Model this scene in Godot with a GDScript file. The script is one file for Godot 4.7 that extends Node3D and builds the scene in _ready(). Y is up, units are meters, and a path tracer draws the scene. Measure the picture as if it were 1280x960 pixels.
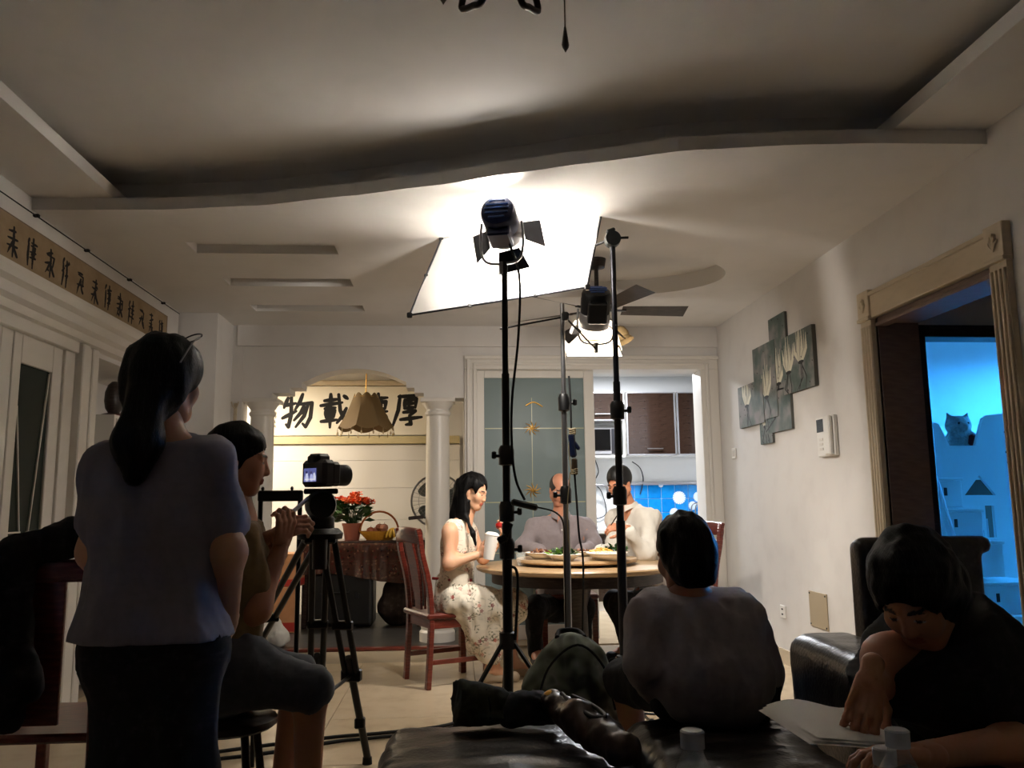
extends Node3D
# An evening film shoot in a flat: a dark living room in front, a lit dining table behind.

const FPX := 1030.0            # focal length in pixels of the 1280 x 960 frame
const EYE := 1.14              # height of the lens
const WALL_R := 2.33           # right wall
const WALL_L := -2.2           # face of the left wall
const SOFFIT := 2.68           # low ceiling over the dining end
const SHELF := 2.745           # ceiling strips along the living room walls
const RAISED := 2.90           # raised ceiling of the living room
const BACK := 7.1              # depth of the wall with arch and kitchen door
var cam_basis: Basis
var M := {}
var taken := {}
var rng := RandomNumberGenerator.new()

func _ready() -> void:
	rng.seed = 11
	cam_basis = Basis.from_euler(Vector3(deg_to_rad(8.25), deg_to_rad(-4.0), deg_to_rad(-0.6)))
	var cam := Camera3D.new()
	cam.fov = rad_to_deg(2.0 * atan(480.0 / FPX))
	cam.transform = Transform3D(cam_basis, Vector3(0, EYE, 0))
	cam.near = 0.05
	add_child(cam)
	cam.current = true
	var env := Environment.new()
	env.background_mode = Environment.BG_SKY
	var sky_m := ProceduralSkyMaterial.new()         # blue hour
	sky_m.sky_top_color = Color(0.17, 0.585, 0.98)
	sky_m.sky_horizon_color = Color(0.21, 0.63, 1.0)
	sky_m.ground_horizon_color = Color(0.10, 0.18, 0.30)
	sky_m.ground_bottom_color = Color(0.05, 0.08, 0.14)
	sky_m.energy_multiplier = SKY_E / EXPOSURE
	var sky := Sky.new()
	sky.sky_material = sky_m
	env.sky = sky
	env.tonemap_mode = Environment.TONE_MAPPER_LINEAR
	env.tonemap_exposure = EXPOSURE
	env.sdfgi_enabled = true
	env.ssao_enabled = true
	env.ssil_enabled = true
	var we := WorldEnvironment.new()
	we.environment = env
	add_child(we)
	materials()
	shell()
	living_left()
	right_wall_things()
	child_room()
	foyer()
	kitchen()
	dining()
	film_gear()
	seats()
	people()
	small_things()

const EXPOSURE := 16.0         # all lights below are given as they look at this exposure
const SKY_E := 60.0
const LAMP_A := 3.8           # fresnel lamp aimed at the white panel
const LAMP_B := 0.82           # lamp with diffusion over the table
const LAMP_VENT := 0.38        # stray light from the top vents of that lamp
const FOYER_E := 1.9
const KITCHEN_E := 2.5

func lamp_spot(p: Vector3, to: Vector3, c: Color, e: float, angle: float, size: float, parent: Node) -> void:
	var l := SpotLight3D.new()
	l.light_color = c
	l.light_energy = e / EXPOSURE
	l.spot_angle = angle
	l.spot_angle_attenuation = 0.7
	l.spot_range = 14.0
	l.spot_attenuation = 2.0
	l.light_size = size
	l.shadow_enabled = true
	parent.add_child(l)
	l.global_transform = Transform3D(Basis.looking_at(to - p, Vector3(0.1, 1, 0.05)), p)

func lamp_area(p: Vector3, to: Vector3, up: Vector3, c: Color, e: float, size: Vector2, parent: Node) -> void:
	var l := AreaLight3D.new()
	l.light_color = c
	l.light_energy = e / EXPOSURE
	l.area_size = size
	l.area_range = 14.0
	l.area_attenuation = 2.0
	l.shadow_enabled = true
	parent.add_child(l)
	l.global_transform = Transform3D(Basis.looking_at(to - p, up), p)

func materials() -> void:
	M.wall = grainy(Color(0.85, 0.835, 0.82), 0.03, 0.75, 0.9, Vector2.ONE, 3)
	M.ceiling = grainy(Color(0.86, 0.85, 0.835), 0.02, 0.85, 0.8, Vector2.ONE, 4)
	M.trim = mat(Color(0.85, 0.83, 0.80), 0.38)
	M.cream = grainy(Color(0.76, 0.70, 0.60), 0.04, 0.45, 2.0, Vector2(1, 3), 6)
	M.grout = mat(Color(0.52, 0.46, 0.37), 0.8)
	M.tiles = []
	for k in 4:
		var t := grainy(Color(0.78, 0.70, 0.58).lightened(k * 0.012), 0.06, 0.22, 1.3, Vector2.ONE, 20 + k)
		t.metallic_specular = 0.4
		M.tiles.append(t)
	M.dark_floor = grainy(Color(0.14, 0.135, 0.135), 0.12, 0.4, 1.5, Vector2.ONE, 30)
	M.red_wood = grainy(Color(0.40, 0.13, 0.08), 0.28, 0.28, 2.2, Vector2(1, 6), 31)
	M.red_wood.clearcoat_enabled = true
	M.red_wood.clearcoat = 0.5
	M.red_wood.clearcoat_roughness = 0.15
	M.dark_wood = grainy(Color(0.13, 0.085, 0.07), 0.3, 0.4, 2.2, Vector2(1, 6), 32)
	M.table_wood = grainy(Color(0.70, 0.58, 0.43), 0.16, 0.3, 1.6, Vector2(1, 5), 33)
	M.leather = grainy(Color(0.09, 0.075, 0.07), 0.25, 0.30, 3.0, Vector2.ONE, 34, 0.12, 0.05)
	M.black_metal = mat(Color(0.03, 0.03, 0.033), 0.38, 0.3)
	M.black_plastic = mat(Color(0.028, 0.028, 0.032), 0.45)
	M.rubber = mat(Color(0.02, 0.02, 0.022), 0.75)
	M.steel = mat(Color(0.55, 0.55, 0.56), 0.28, 0.9)
	M.dark_steel = mat(Color(0.22, 0.22, 0.24), 0.32, 0.8)
	M.aluminium = mat(Color(0.74, 0.74, 0.76), 0.32, 0.85)
	M.gold = mat(Color(0.80, 0.62, 0.30), 0.3, 0.9)
	M.lamp_blue = mat(Color(0.02, 0.10, 0.28), 0.35, 0.2)
	M.glass = mat(Color(0.9, 0.95, 0.95, 0.12), 0.05)
	M.glass.transparency = BaseMaterial3D.TRANSPARENCY_ALPHA
	M.green_glass = mat(Color(0.17, 0.20, 0.18, 0.85), 0.35)
	M.green_glass.metallic_specular = 0.2
	M.green_glass.transparency = BaseMaterial3D.TRANSPARENCY_ALPHA
	M.frosted = mat(Color(0.50, 0.56, 0.56, 0.86), 0.32)
	M.frosted.metallic_specular = 0.25
	M.frosted.transparency = BaseMaterial3D.TRANSPARENCY_ALPHA
	M.white = mat(Color(0.90, 0.89, 0.87), 0.4)
	M.porcelain = mat(Color(0.93, 0.91, 0.86), 0.15)
	M.paper = mat(Color(0.88, 0.87, 0.84), 0.85)
	M.black_cloth = grainy(Color(0.025, 0.025, 0.03), 0.3, 0.9, 6.0, Vector2.ONE, 40)
	M.skin = mat(Color.WHITE, 0.5)
	M.skin.vertex_color_use_as_albedo = true
	M.skin.subsurf_scatter_enabled = true
	M.skin.subsurf_scatter_strength = 0.12
	M.hair = grainy(Color(0.022, 0.018, 0.018), 0.3, 0.5, 8.0, Vector2(8, 1), 41, 0.1)
	M.hair.metallic_specular = 0.25

# ---------------------------------------------------------------- pixels to places (a pixel gives a direction only)
func ray(x: float, y: float) -> Vector3:
	return cam_basis * Vector3((x - 640.0) / FPX, (480.0 - y) / FPX, -1.0)

func at(x: float, y: float, d: float) -> Vector3:      # depth d into the room
	var v := ray(x, y)
	return Vector3(0, EYE, 0) + v * (d / -v.z)

func on(x: float, y: float, h: float) -> Vector3:      # on a level surface at height h
	var v := ray(x, y)
	return Vector3(0, EYE, 0) + v * ((h - EYE) / v.y)

func side(x: float, y: float, wx: float) -> Vector3:   # on a wall across x
	var v := ray(x, y)
	return Vector3(0, EYE, 0) + v * (wx / v.x)

# ---------------------------------------------------------------- nodes
func numbered(n: String) -> String:
	if not taken.has(n):
		taken[n] = 0
		return n
	taken[n] += 1
	return "%s_%03d" % [n, taken[n]]

func tag(o: Node, label: String, category: String, group := "") -> void:
	o.set_meta("label", label)
	o.set_meta("category", category)
	if group != "":
		o.set_meta("group", group)

func thing(n: String, label: String, category: String, pos := Vector3.ZERO, group := "") -> Node3D:
	var o := Node3D.new()
	o.name = numbered(n)
	add_child(o)
	o.position = pos
	tag(o, label, category, group)
	return o

func hang(parent: Node, n: String, mesh: Mesh, m: Material) -> MeshInstance3D:
	var o := MeshInstance3D.new()
	o.mesh = mesh
	o.material_override = m
	if parent == self:
		o.name = numbered(n)
		add_child(o)
	else:
		o.name = n
		parent.add_child(o, true)
		if parent.get_parent() == self and not parent is MeshInstance3D:
			o.position = -parent.position       # parts are drawn in the room's own axes
	return o

func part(parent: Node, n: String, st: SurfaceTool, m: Material) -> MeshInstance3D:
	st.generate_normals()
	return hang(parent, n, st.commit(), m)

func solo(n: String, label: String, category: String, st: SurfaceTool, m: Material, group := "") -> MeshInstance3D:
	var o := part(self, n, st, m)
	tag(o, label, category, group)
	return o

func struct(n: String, st: SurfaceTool, m: Material, parent: Node = self) -> MeshInstance3D:
	var o := part(parent, n, st, m)
	if parent == self:
		o.set_meta("kind", "structure")
	return o

func mb() -> SurfaceTool:
	var st := SurfaceTool.new()
	st.begin(Mesh.PRIMITIVE_TRIANGLES)
	return st

# ---------------------------------------------------------------- shapes
func tri(st: SurfaceTool, a: Vector3, b: Vector3, c: Vector3) -> void:
	st.add_vertex(a)
	st.add_vertex(c)
	st.add_vertex(b)

func quad(st: SurfaceTool, a: Vector3, b: Vector3, c: Vector3, d: Vector3) -> void:
	tri(st, a, b, c)
	tri(st, a, c, d)

func quad_out(st: SurfaceTool, a: Vector3, b: Vector3, c: Vector3, d: Vector3, out: Vector3) -> void:
	if (b - a).cross(c - a).dot(out) >= 0.0:
		quad(st, a, b, c, d)
	else:
		quad(st, a, d, c, b)

func box(st: SurfaceTool, c: Vector3, s: Vector3, b := Basis.IDENTITY, bev := 0.0) -> void:
	st.set_smooth_group(-1)
	var h := s * 0.5
	bev = minf(bev, minf(h.x, minf(h.y, h.z)) * 0.6)
	for ax in 3:
		var u := (ax + 1) % 3
		var v := (ax + 2) % 3
		for sg in [-1.0, 1.0]:
			var q := []
			for k in [[-1, -1], [1, -1], [1, 1], [-1, 1]]:
				var p := Vector3.ZERO
				p[ax] = h[ax] * sg
				p[u] = (h[u] - bev) * k[0]
				p[v] = (h[v] - bev) * k[1]
				q.append(c + b * p)
			var o := Vector3.ZERO
			o[ax] = sg
			quad_out(st, q[0], q[1], q[2], q[3], b * o)
		if bev > 0.0:
			for su in [-1.0, 1.0]:
				for sv in [-1.0, 1.0]:
					var e := []
					for k in [[0, -1], [0, 1], [1, 1], [1, -1]]:
						var p := Vector3.ZERO
						p[ax] = (h[ax] - bev) * k[1]
						p[u] = (h[u] - (bev if k[0] == 1 else 0.0)) * su
						p[v] = (h[v] - (bev if k[0] == 0 else 0.0)) * sv
						e.append(c + b * p)
					var o := Vector3.ZERO
					o[u] = su
					o[v] = sv
					quad_out(st, e[0], e[1], e[2], e[3], b * o)
	if bev > 0.0:
		for sx in [-1.0, 1.0]:
			for sy in [-1.0, 1.0]:
				for sz in [-1.0, 1.0]:
					var sg := Vector3(sx, sy, sz)
					var p0 := c + b * (sg * Vector3(h.x, h.y - bev, h.z - bev))
					var p1 := c + b * (sg * Vector3(h.x - bev, h.y, h.z - bev))
					var p2 := c + b * (sg * Vector3(h.x - bev, h.y - bev, h.z))
					if sx * sy * sz > 0:
						tri(st, p0, p1, p2)
					else:
						tri(st, p0, p2, p1)

func span(st: SurfaceTool, lo: Vector3, hi: Vector3, bev := 0.0) -> void:    # box between two corners
	box(st, (lo + hi) * 0.5, (hi - lo).abs(), Basis.IDENTITY, bev)

func beam(st: SurfaceTool, a: Vector3, b: Vector3, w: float, t: float, hint := Vector3.UP, bev := 0.0) -> void:
	var y := (b - a).normalized()
	var x := y.cross(hint)
	if x.length() < 0.01:
		x = y.cross(Vector3(0.3, 0.1, 1))
	x = x.normalized()
	box(st, (a + b) * 0.5, Vector3(w, (b - a).length(), t), Basis(x, y, x.cross(y)), bev)

func tube(st: SurfaceTool, pts: Array, r, sides := 8, caps := true) -> void:
	st.set_smooth_group(0)
	var n := pts.size()
	var rings := []
	var t0: Vector3 = (pts[1] - pts[0]).normalized()
	var nx := t0.cross(Vector3.UP)
	if nx.length() < 0.05:
		nx = t0.cross(Vector3.RIGHT)
	nx = nx.normalized()
	for i in n:
		var t: Vector3
		if i == 0:
			t = t0
		elif i == n - 1:
			t = (pts[i] - pts[i - 1]).normalized()
		else:
			t = ((pts[i + 1] - pts[i]).normalized() + (pts[i] - pts[i - 1]).normalized()).normalized()
		nx = (nx - t * nx.dot(t)).normalized()
		var ny := t.cross(nx)
		var rr: float = r[i] if r is Array else r
		var ring := []
		for k in sides:
			var a := TAU * k / sides
			ring.append(pts[i] + (nx * cos(a) + ny * sin(a)) * rr)
		rings.append(ring)
	for i in n - 1:
		for k in sides:
			var k2 := (k + 1) % sides
			quad(st, rings[i][k], rings[i][k2], rings[i + 1][k2], rings[i + 1][k])
	if caps:
		st.set_smooth_group(-1)
		for k in sides:
			var k2 := (k + 1) % sides
			tri(st, pts[0], rings[0][k2], rings[0][k])
			tri(st, pts[n - 1], rings[n - 1][k], rings[n - 1][k2])

func curve_pts(ctrl: Array, per := 6) -> Array:        # smooth line through points
	var out := []
	var n := ctrl.size()
	for i in n - 1:
		var p0: Vector3 = ctrl[maxi(i - 1, 0)]
		var p1: Vector3 = ctrl[i]
		var p2: Vector3 = ctrl[i + 1]
		var p3: Vector3 = ctrl[mini(i + 2, n - 1)]
		for k in per:
			out.append(p1.cubic_interpolate(p2, p0, p3, float(k) / per))
	out.append(ctrl[n - 1])
	return out

func lathe(st: SurfaceTool, prof: Array, xf: Transform3D, sides := 20) -> void:   # profile of (radius, height) from the top down or the bottom up
	var up: bool = prof[prof.size() - 1].y >= prof[0].y
	var g := 1
	for i in prof.size() - 1:
		var a: Vector2 = prof[i]
		var b: Vector2 = prof[i + 1]
		if i > 0 and absf((a - prof[i - 1]).angle_to(b - a)) > 0.6:
			g += 1
		st.set_smooth_group(g)
		for k in sides:
			var t0 := TAU * k / sides
			var t1 := TAU * (k + 1) / sides
			var p0 := xf * Vector3(a.x * cos(t0), a.y, a.x * sin(t0))
			var p1 := xf * Vector3(a.x * cos(t1), a.y, a.x * sin(t1))
			var q0 := xf * Vector3(b.x * cos(t0), b.y, b.x * sin(t0))
			var q1 := xf * Vector3(b.x * cos(t1), b.y, b.x * sin(t1))
			if up:
				if a.x > 0.0:
					tri(st, p0, q1, p1)
				if b.x > 0.0:
					tri(st, p0, q0, q1)
			else:
				if a.x > 0.0:
					tri(st, p0, p1, q1)
				if b.x > 0.0:
					tri(st, p0, q1, q0)

func place(p: Vector3, y := Vector3.UP, hint := Vector3(0, 0, 1)) -> Transform3D:   # a transform whose y axis runs along y
	y = y.normalized()
	var x := y.cross(hint)
	if x.length() < 0.02:
		x = y.cross(Vector3(1, 0, 0))
	x = x.normalized()
	return Transform3D(Basis(x, y, x.cross(y)), p)

func ball(st: SurfaceTool, c: Vector3, r: Vector3, sides := 12, rings := 7) -> void:
	var prof := []
	for i in rings + 1:
		var a := -PI / 2 + PI * i / rings
		prof.append(Vector2(maxf(cos(a), 0.0) if i > 0 and i < rings else 0.0, sin(a)))
	lathe(st, prof, Transform3D(Basis.from_scale(r), c), sides)

func prism(st: SurfaceTool, poly: PackedVector2Array, xf: Transform3D, depth: float) -> void:   # outline in xy, pushed along z
	st.set_smooth_group(-1)
	if Geometry2D.is_polygon_clockwise(poly):
		poly.reverse()
	var idx := Geometry2D.triangulate_polygon(poly)
	for i in range(0, idx.size(), 3):
		var a := poly[idx[i]]
		var b := poly[idx[i + 1]]
		var c := poly[idx[i + 2]]
		if (b - a).cross(c - a) < 0:
			var s := b
			b = c
			c = s
		tri(st, xf * Vector3(a.x, a.y, depth), xf * Vector3(b.x, b.y, depth), xf * Vector3(c.x, c.y, depth))
		tri(st, xf * Vector3(a.x, a.y, 0), xf * Vector3(c.x, c.y, 0), xf * Vector3(b.x, b.y, 0))
	for i in poly.size():
		var a := poly[i]
		var b := poly[(i + 1) % poly.size()]
		quad(st, xf * Vector3(a.x, a.y, 0), xf * Vector3(b.x, b.y, 0), xf * Vector3(b.x, b.y, depth), xf * Vector3(a.x, a.y, depth))

func grid(st: SurfaceTool, f: Callable, nu: int, nv: int, uv := false) -> void:
	st.set_smooth_group(0)
	for j in nv:
		for i in nu:
			var q := []
			for k in [[0, 0], [1, 0], [1, 1], [0, 1]]:
				q.append(Vector2(float(i + k[0]) / nu, float(j + k[1]) / nv))
			for k in [0, 2, 1, 0, 3, 2]:
				if uv:
					st.set_uv(q[k])
				st.add_vertex(f.call(q[k].x, q[k].y))

func picture(st: SurfaceTool, a: Vector3, b: Vector3, c: Vector3, d: Vector3) -> void:   # a print: top left, top right, bottom right, bottom left
	st.set_smooth_group(-1)
	var p := [a, b, c, d]
	var u := [Vector2(0, 0), Vector2(1, 0), Vector2(1, 1), Vector2(0, 1)]
	for k in [0, 1, 2, 0, 2, 3]:
		st.set_uv(u[k])
		st.add_vertex(p[k])

# ---------------------------------------------------------------- soft shapes: a distance field meshed as surface nets
class Shape:
	var v := PackedVector3Array()
	var c := PackedColorArray()
	var i := PackedInt32Array()
	func mesh() -> ArrayMesh:
		var n := PackedVector3Array()
		n.resize(v.size())
		for k in range(0, i.size(), 3):
			var a := v[i[k]]
			var f := (v[i[k + 2]] - a).cross(v[i[k + 1]] - a)
			n[i[k]] += f
			n[i[k + 1]] += f
			n[i[k + 2]] += f
		for k in n.size():
			n[k] = n[k].normalized()
		var arr := []
		arr.resize(Mesh.ARRAY_MAX)
		arr[Mesh.ARRAY_VERTEX] = v
		arr[Mesh.ARRAY_NORMAL] = n
		arr[Mesh.ARRAY_COLOR] = c
		arr[Mesh.ARRAY_INDEX] = i
		var m := ArrayMesh.new()
		m.add_surface_from_arrays(Mesh.PRIMITIVE_TRIANGLES, arr)
		return m

class Field:
	var o: Vector3
	var s: float
	var nx: int
	var ny: int
	var nz: int
	var f := PackedFloat32Array()
	func _init(lo: Vector3, hi: Vector3, cell: float) -> void:
		s = cell
		o = lo - Vector3.ONE * cell * 3.0
		var e := (hi - lo) / cell + Vector3.ONE * 7.0
		nx = int(e.x)
		ny = int(e.y)
		nz = int(e.z)
		f.resize(nx * ny * nz)
		f.fill(9.0)
	func reach(lo: Vector3, hi: Vector3) -> Array:
		var a := (lo - o) / s
		var b := (hi - o) / s
		return [clampi(int(a.x), 0, nx - 1), clampi(int(b.x) + 1, 0, nx - 1), clampi(int(a.y), 0, ny - 1), clampi(int(b.y) + 1, 0, ny - 1), clampi(int(a.z), 0, nz - 1), clampi(int(b.z) + 1, 0, nz - 1)]
	func cap(a: Vector3, b: Vector3, ra: float, rb: float, k := 0.03, less := false) -> void:
		var m := Vector3.ONE * (maxf(ra, rb) + k + s * 2.5)
		var w := reach(a.min(b) - m, a.max(b) + m)
		var ba := b - a
		var inv := 1.0 / maxf(ba.length_squared(), 1e-9)
		var dr := rb - ra
		for z in range(w[4], w[5] + 1):
			for y in range(w[2], w[3] + 1):
				var at := (z * ny + y) * nx
				var p := o + Vector3(w[0] * s, y * s, z * s) - a
				for x in range(w[0], w[1] + 1):
					var t := clampf(p.dot(ba) * inv, 0.0, 1.0)
					var d := (p - ba * t).length() - ra - dr * t
					var e := f[at + x]
					if less:
						f[at + x] = maxf(e, -d)
					elif d - e < k:
						var h := maxf(k - absf(d - e), 0.0)
						f[at + x] = minf(d, e) - h * h * 0.25 / k
					p.x += s
	func ell(c: Vector3, r: Vector3, b := Basis.IDENTITY, k := 0.02, less := false) -> void:
		var m := Vector3.ONE * (maxf(r.x, maxf(r.y, r.z)) + k + s * 2.5)
		var w := reach(c - m, c + m)
		var ib := b.inverse()
		var ir := Vector3(1.0 / r.x, 1.0 / r.y, 1.0 / r.z)
		for z in range(w[4], w[5] + 1):
			for y in range(w[2], w[3] + 1):
				var at := (z * ny + y) * nx
				for x in range(w[0], w[1] + 1):
					var q := ib * (o + Vector3(x * s, y * s, z * s) - c) * ir
					var l := q.length()
					var d := l * (l - 1.0) / maxf((q * ir).length(), 1e-6)
					var e := f[at + x]
					if less:
						f[at + x] = maxf(e, -d)
					elif d - e < k:
						var h := maxf(k - absf(d - e), 0.0)
						f[at + x] = minf(d, e) - h * h * 0.25 / k
	func rbox(c: Vector3, half: Vector3, r: float, b := Basis.IDENTITY, k := 0.02, less := false) -> void:
		var m := Vector3.ONE * (half.length() + k + s * 2.5)
		var w := reach(c - m, c + m)
		var ib := b.inverse()
		var hh := half - Vector3.ONE * r
		for z in range(w[4], w[5] + 1):
			for y in range(w[2], w[3] + 1):
				var at := (z * ny + y) * nx
				for x in range(w[0], w[1] + 1):
					var q := (ib * (o + Vector3(x * s, y * s, z * s) - c)).abs() - hh
					var d := q.max(Vector3.ZERO).length() + minf(maxf(q.x, maxf(q.y, q.z)), 0.0) - r
					var e := f[at + x]
					if less:
						f[at + x] = maxf(e, -d)
					elif d - e < k:
						var h := maxf(k - absf(d - e), 0.0)
						f[at + x] = minf(d, e) - h * h * 0.25 / k
	func cut(p: Vector3, n: Vector3) -> void:             # takes away what lies past the plane
		n = n.normalized()
		for z in nz:
			for y in ny:
				var at := (z * ny + y) * nx
				for x in nx:
					if f[at + x] < 0.1:
						f[at + x] = maxf(f[at + x], (o + Vector3(x * s, y * s, z * s) - p).dot(n))
	func folds(noise: FastNoiseLite, amp: float, stretch: Vector3) -> void:
		for z in nz:
			for y in ny:
				var at := (z * ny + y) * nx
				for x in nx:
					if absf(f[at + x]) < s * 2.5 + amp:
						f[at + x] += noise.get_noise_3dv((o + Vector3(x * s, y * s, z * s)) * stretch) * amp
	func net(to: Shape, paint) -> void:
		var idx := {}
		var lim := s * 2.6
		var sx := 1
		var sy := nx
		var sz := nx * ny
		var off := [0, sx, sy, sx + sy, sz, sx + sz, sy + sz, sx + sy + sz]
		for z in nz - 1:
			for y in ny - 1:
				var row := (z * ny + y) * nx
				for x in nx - 1:
					var a := row + x
					if absf(f[a]) > lim:
						continue
					var mask := 0
					for k in 8:
						if f[a + off[k]] < 0.0:
							mask |= 1 << k
					if mask == 0 or mask == 255:
						continue
					var sum := Vector3.ZERO
					var n := 0
					for k in 8:
						for j in 3:
							var bit := 1 << j
							if k & bit:
								continue
							var k2 := k | bit
							if ((mask >> k) & 1) != ((mask >> k2) & 1):
								var va := f[a + off[k]]
								var vb := f[a + off[k2]]
								var t := va / (va - vb)
								var p := Vector3(k & 1, (k >> 1) & 1, (k >> 2) & 1)
								p[j] += t
								sum += p
								n += 1
					idx[a] = to.v.size()
					var q := o + (Vector3(x, y, z) + sum / n) * s
					to.v.append(q)
					to.c.append(paint if paint is Color else paint.call(q))
		for a in idx:
			var inside := f[a] < 0.0
			var hand := [[sx, sy, sz], [sy, sz, sx], [sz, sx, sy]]
			for w in hand:
				if (f[a + w[0]] < 0.0) == inside:
					continue
				if not (idx.has(a - w[1]) and idx.has(a - w[2]) and idx.has(a - w[1] - w[2])):
					continue
				var q := [idx[a], idx[a - w[1]], idx[a - w[1] - w[2]], idx[a - w[2]]]
				for k in ([0, 2, 1, 0, 3, 2] if inside else [0, 1, 2, 0, 2, 3]):
					to.i.append(q[k])

func soft(parent: Node, n: String, fd: Field, m: Material) -> MeshInstance3D:
	var sh := Shape.new()
	fd.net(sh, Color.WHITE)
	return hang(parent, n, sh.mesh(), m)

# ---------------------------------------------------------------- materials and computed prints
func mat(c: Color, rough := 0.6, metal := 0.0) -> StandardMaterial3D:
	var m := StandardMaterial3D.new()
	m.albedo_color = c
	m.roughness = rough
	m.metallic = metal
	return m

func noise_of(sd: int, freq: float, oct := 4) -> FastNoiseLite:
	var n := FastNoiseLite.new()
	n.seed = sd
	n.frequency = freq
	n.fractal_octaves = oct
	return n

func tex_of(n: FastNoiseLite, ramp: Array, w := 256, h := 256, sq := Vector2.ONE) -> ImageTexture:   # noise run through colours
	var g := Gradient.new()
	g.offsets = PackedFloat32Array(range(ramp.size()).map(func(i): return float(i) / (ramp.size() - 1)))
	g.colors = PackedColorArray(ramp)
	var src := n.get_seamless_image(w, h)
	var im := Image.create(w, h, false, Image.FORMAT_RGB8)
	for y in h:
		for x in w:
			im.set_pixel(x, y, g.sample(src.get_pixel(int(x * sq.x) % w, int(y * sq.y) % h).r))
	return ImageTexture.create_from_image(im)

func grainy(c: Color, vary: float, rough: float, tile: float, sq := Vector2.ONE, sd := 1, bump := 0.0, freq := 0.02) -> StandardMaterial3D:
	var m := mat(Color.WHITE, rough)
	m.albedo_texture = tex_of(noise_of(sd, freq), [c.darkened(vary), c, c.lightened(vary * 0.6)], 192, 192, sq)
	m.uv1_triplanar = true
	m.uv1_world_triplanar = true
	m.uv1_scale = Vector3.ONE * tile
	if bump > 0.0:
		m.heightmap_enabled = true
		m.heightmap_scale = bump
		m.heightmap_texture = tex_of(noise_of(sd + 7, freq * 2.0), [Color.BLACK, Color.WHITE], 192, 192, sq)
	return m

func glow(c: Color, e: float) -> StandardMaterial3D:
	var m := mat(c, 0.5)
	m.emission_enabled = true
	m.emission = c
	m.emission_energy_multiplier = e / EXPOSURE
	return m

func print_mat(im: Image, rough := 0.7) -> StandardMaterial3D:
	var m := mat(Color.WHITE, rough)
	m.albedo_texture = ImageTexture.create_from_image(im)
	m.texture_repeat = false
	return m

func brush(im: Image, pts: Array, w0: float, w1: float, c: Color) -> void:      # an ink stroke through points
	var n := pts.size()
	for i in n - 1:
		var a: Vector2 = pts[i]
		var b: Vector2 = pts[i + 1]
		var steps := int((b - a).length() / 1.2) + 1
		for k in steps + 1:
			var t := float(k) / steps
			var u := (i + t) / (n - 1)
			var w := lerpf(w0, w1, u) * (0.75 + 0.35 * sin(u * PI))
			var p := a.lerp(b, t)
			for y in range(int(p.y - w), int(p.y + w) + 1):
				for x in range(int(p.x - w), int(p.x + w) + 1):
					if x >= 0 and y >= 0 and x < im.get_width() and y < im.get_height() and Vector2(x - p.x, (y - p.y) * 1.15).length() <= w:
						im.set_pixel(x, y, c)

# ---------------------------------------------------------------- the room
func lip_depth(x: float) -> float:            # the curved edge of the low ceiling
	var k := [[-2.6, 4.29], [-2.2, 4.28], [-1.54, 4.25], [-1.03, 4.17], [-0.56, 4.02], [-0.11, 3.86], [0.27, 3.69], [0.63, 3.55], [1.03, 3.40], [1.51, 3.32], [1.85, 3.29], [2.6, 3.27]]
	for i in k.size() - 1:
		if x <= k[i + 1][0]:
			return lerpf(k[i][1], k[i + 1][1], smoothstep(0.0, 1.0, (x - k[i][0]) / (k[i + 1][0] - k[i][0])) * 0.3 + 0.7 * (x - k[i][0]) / (k[i + 1][0] - k[i][0]))
	return 3.27

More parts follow.
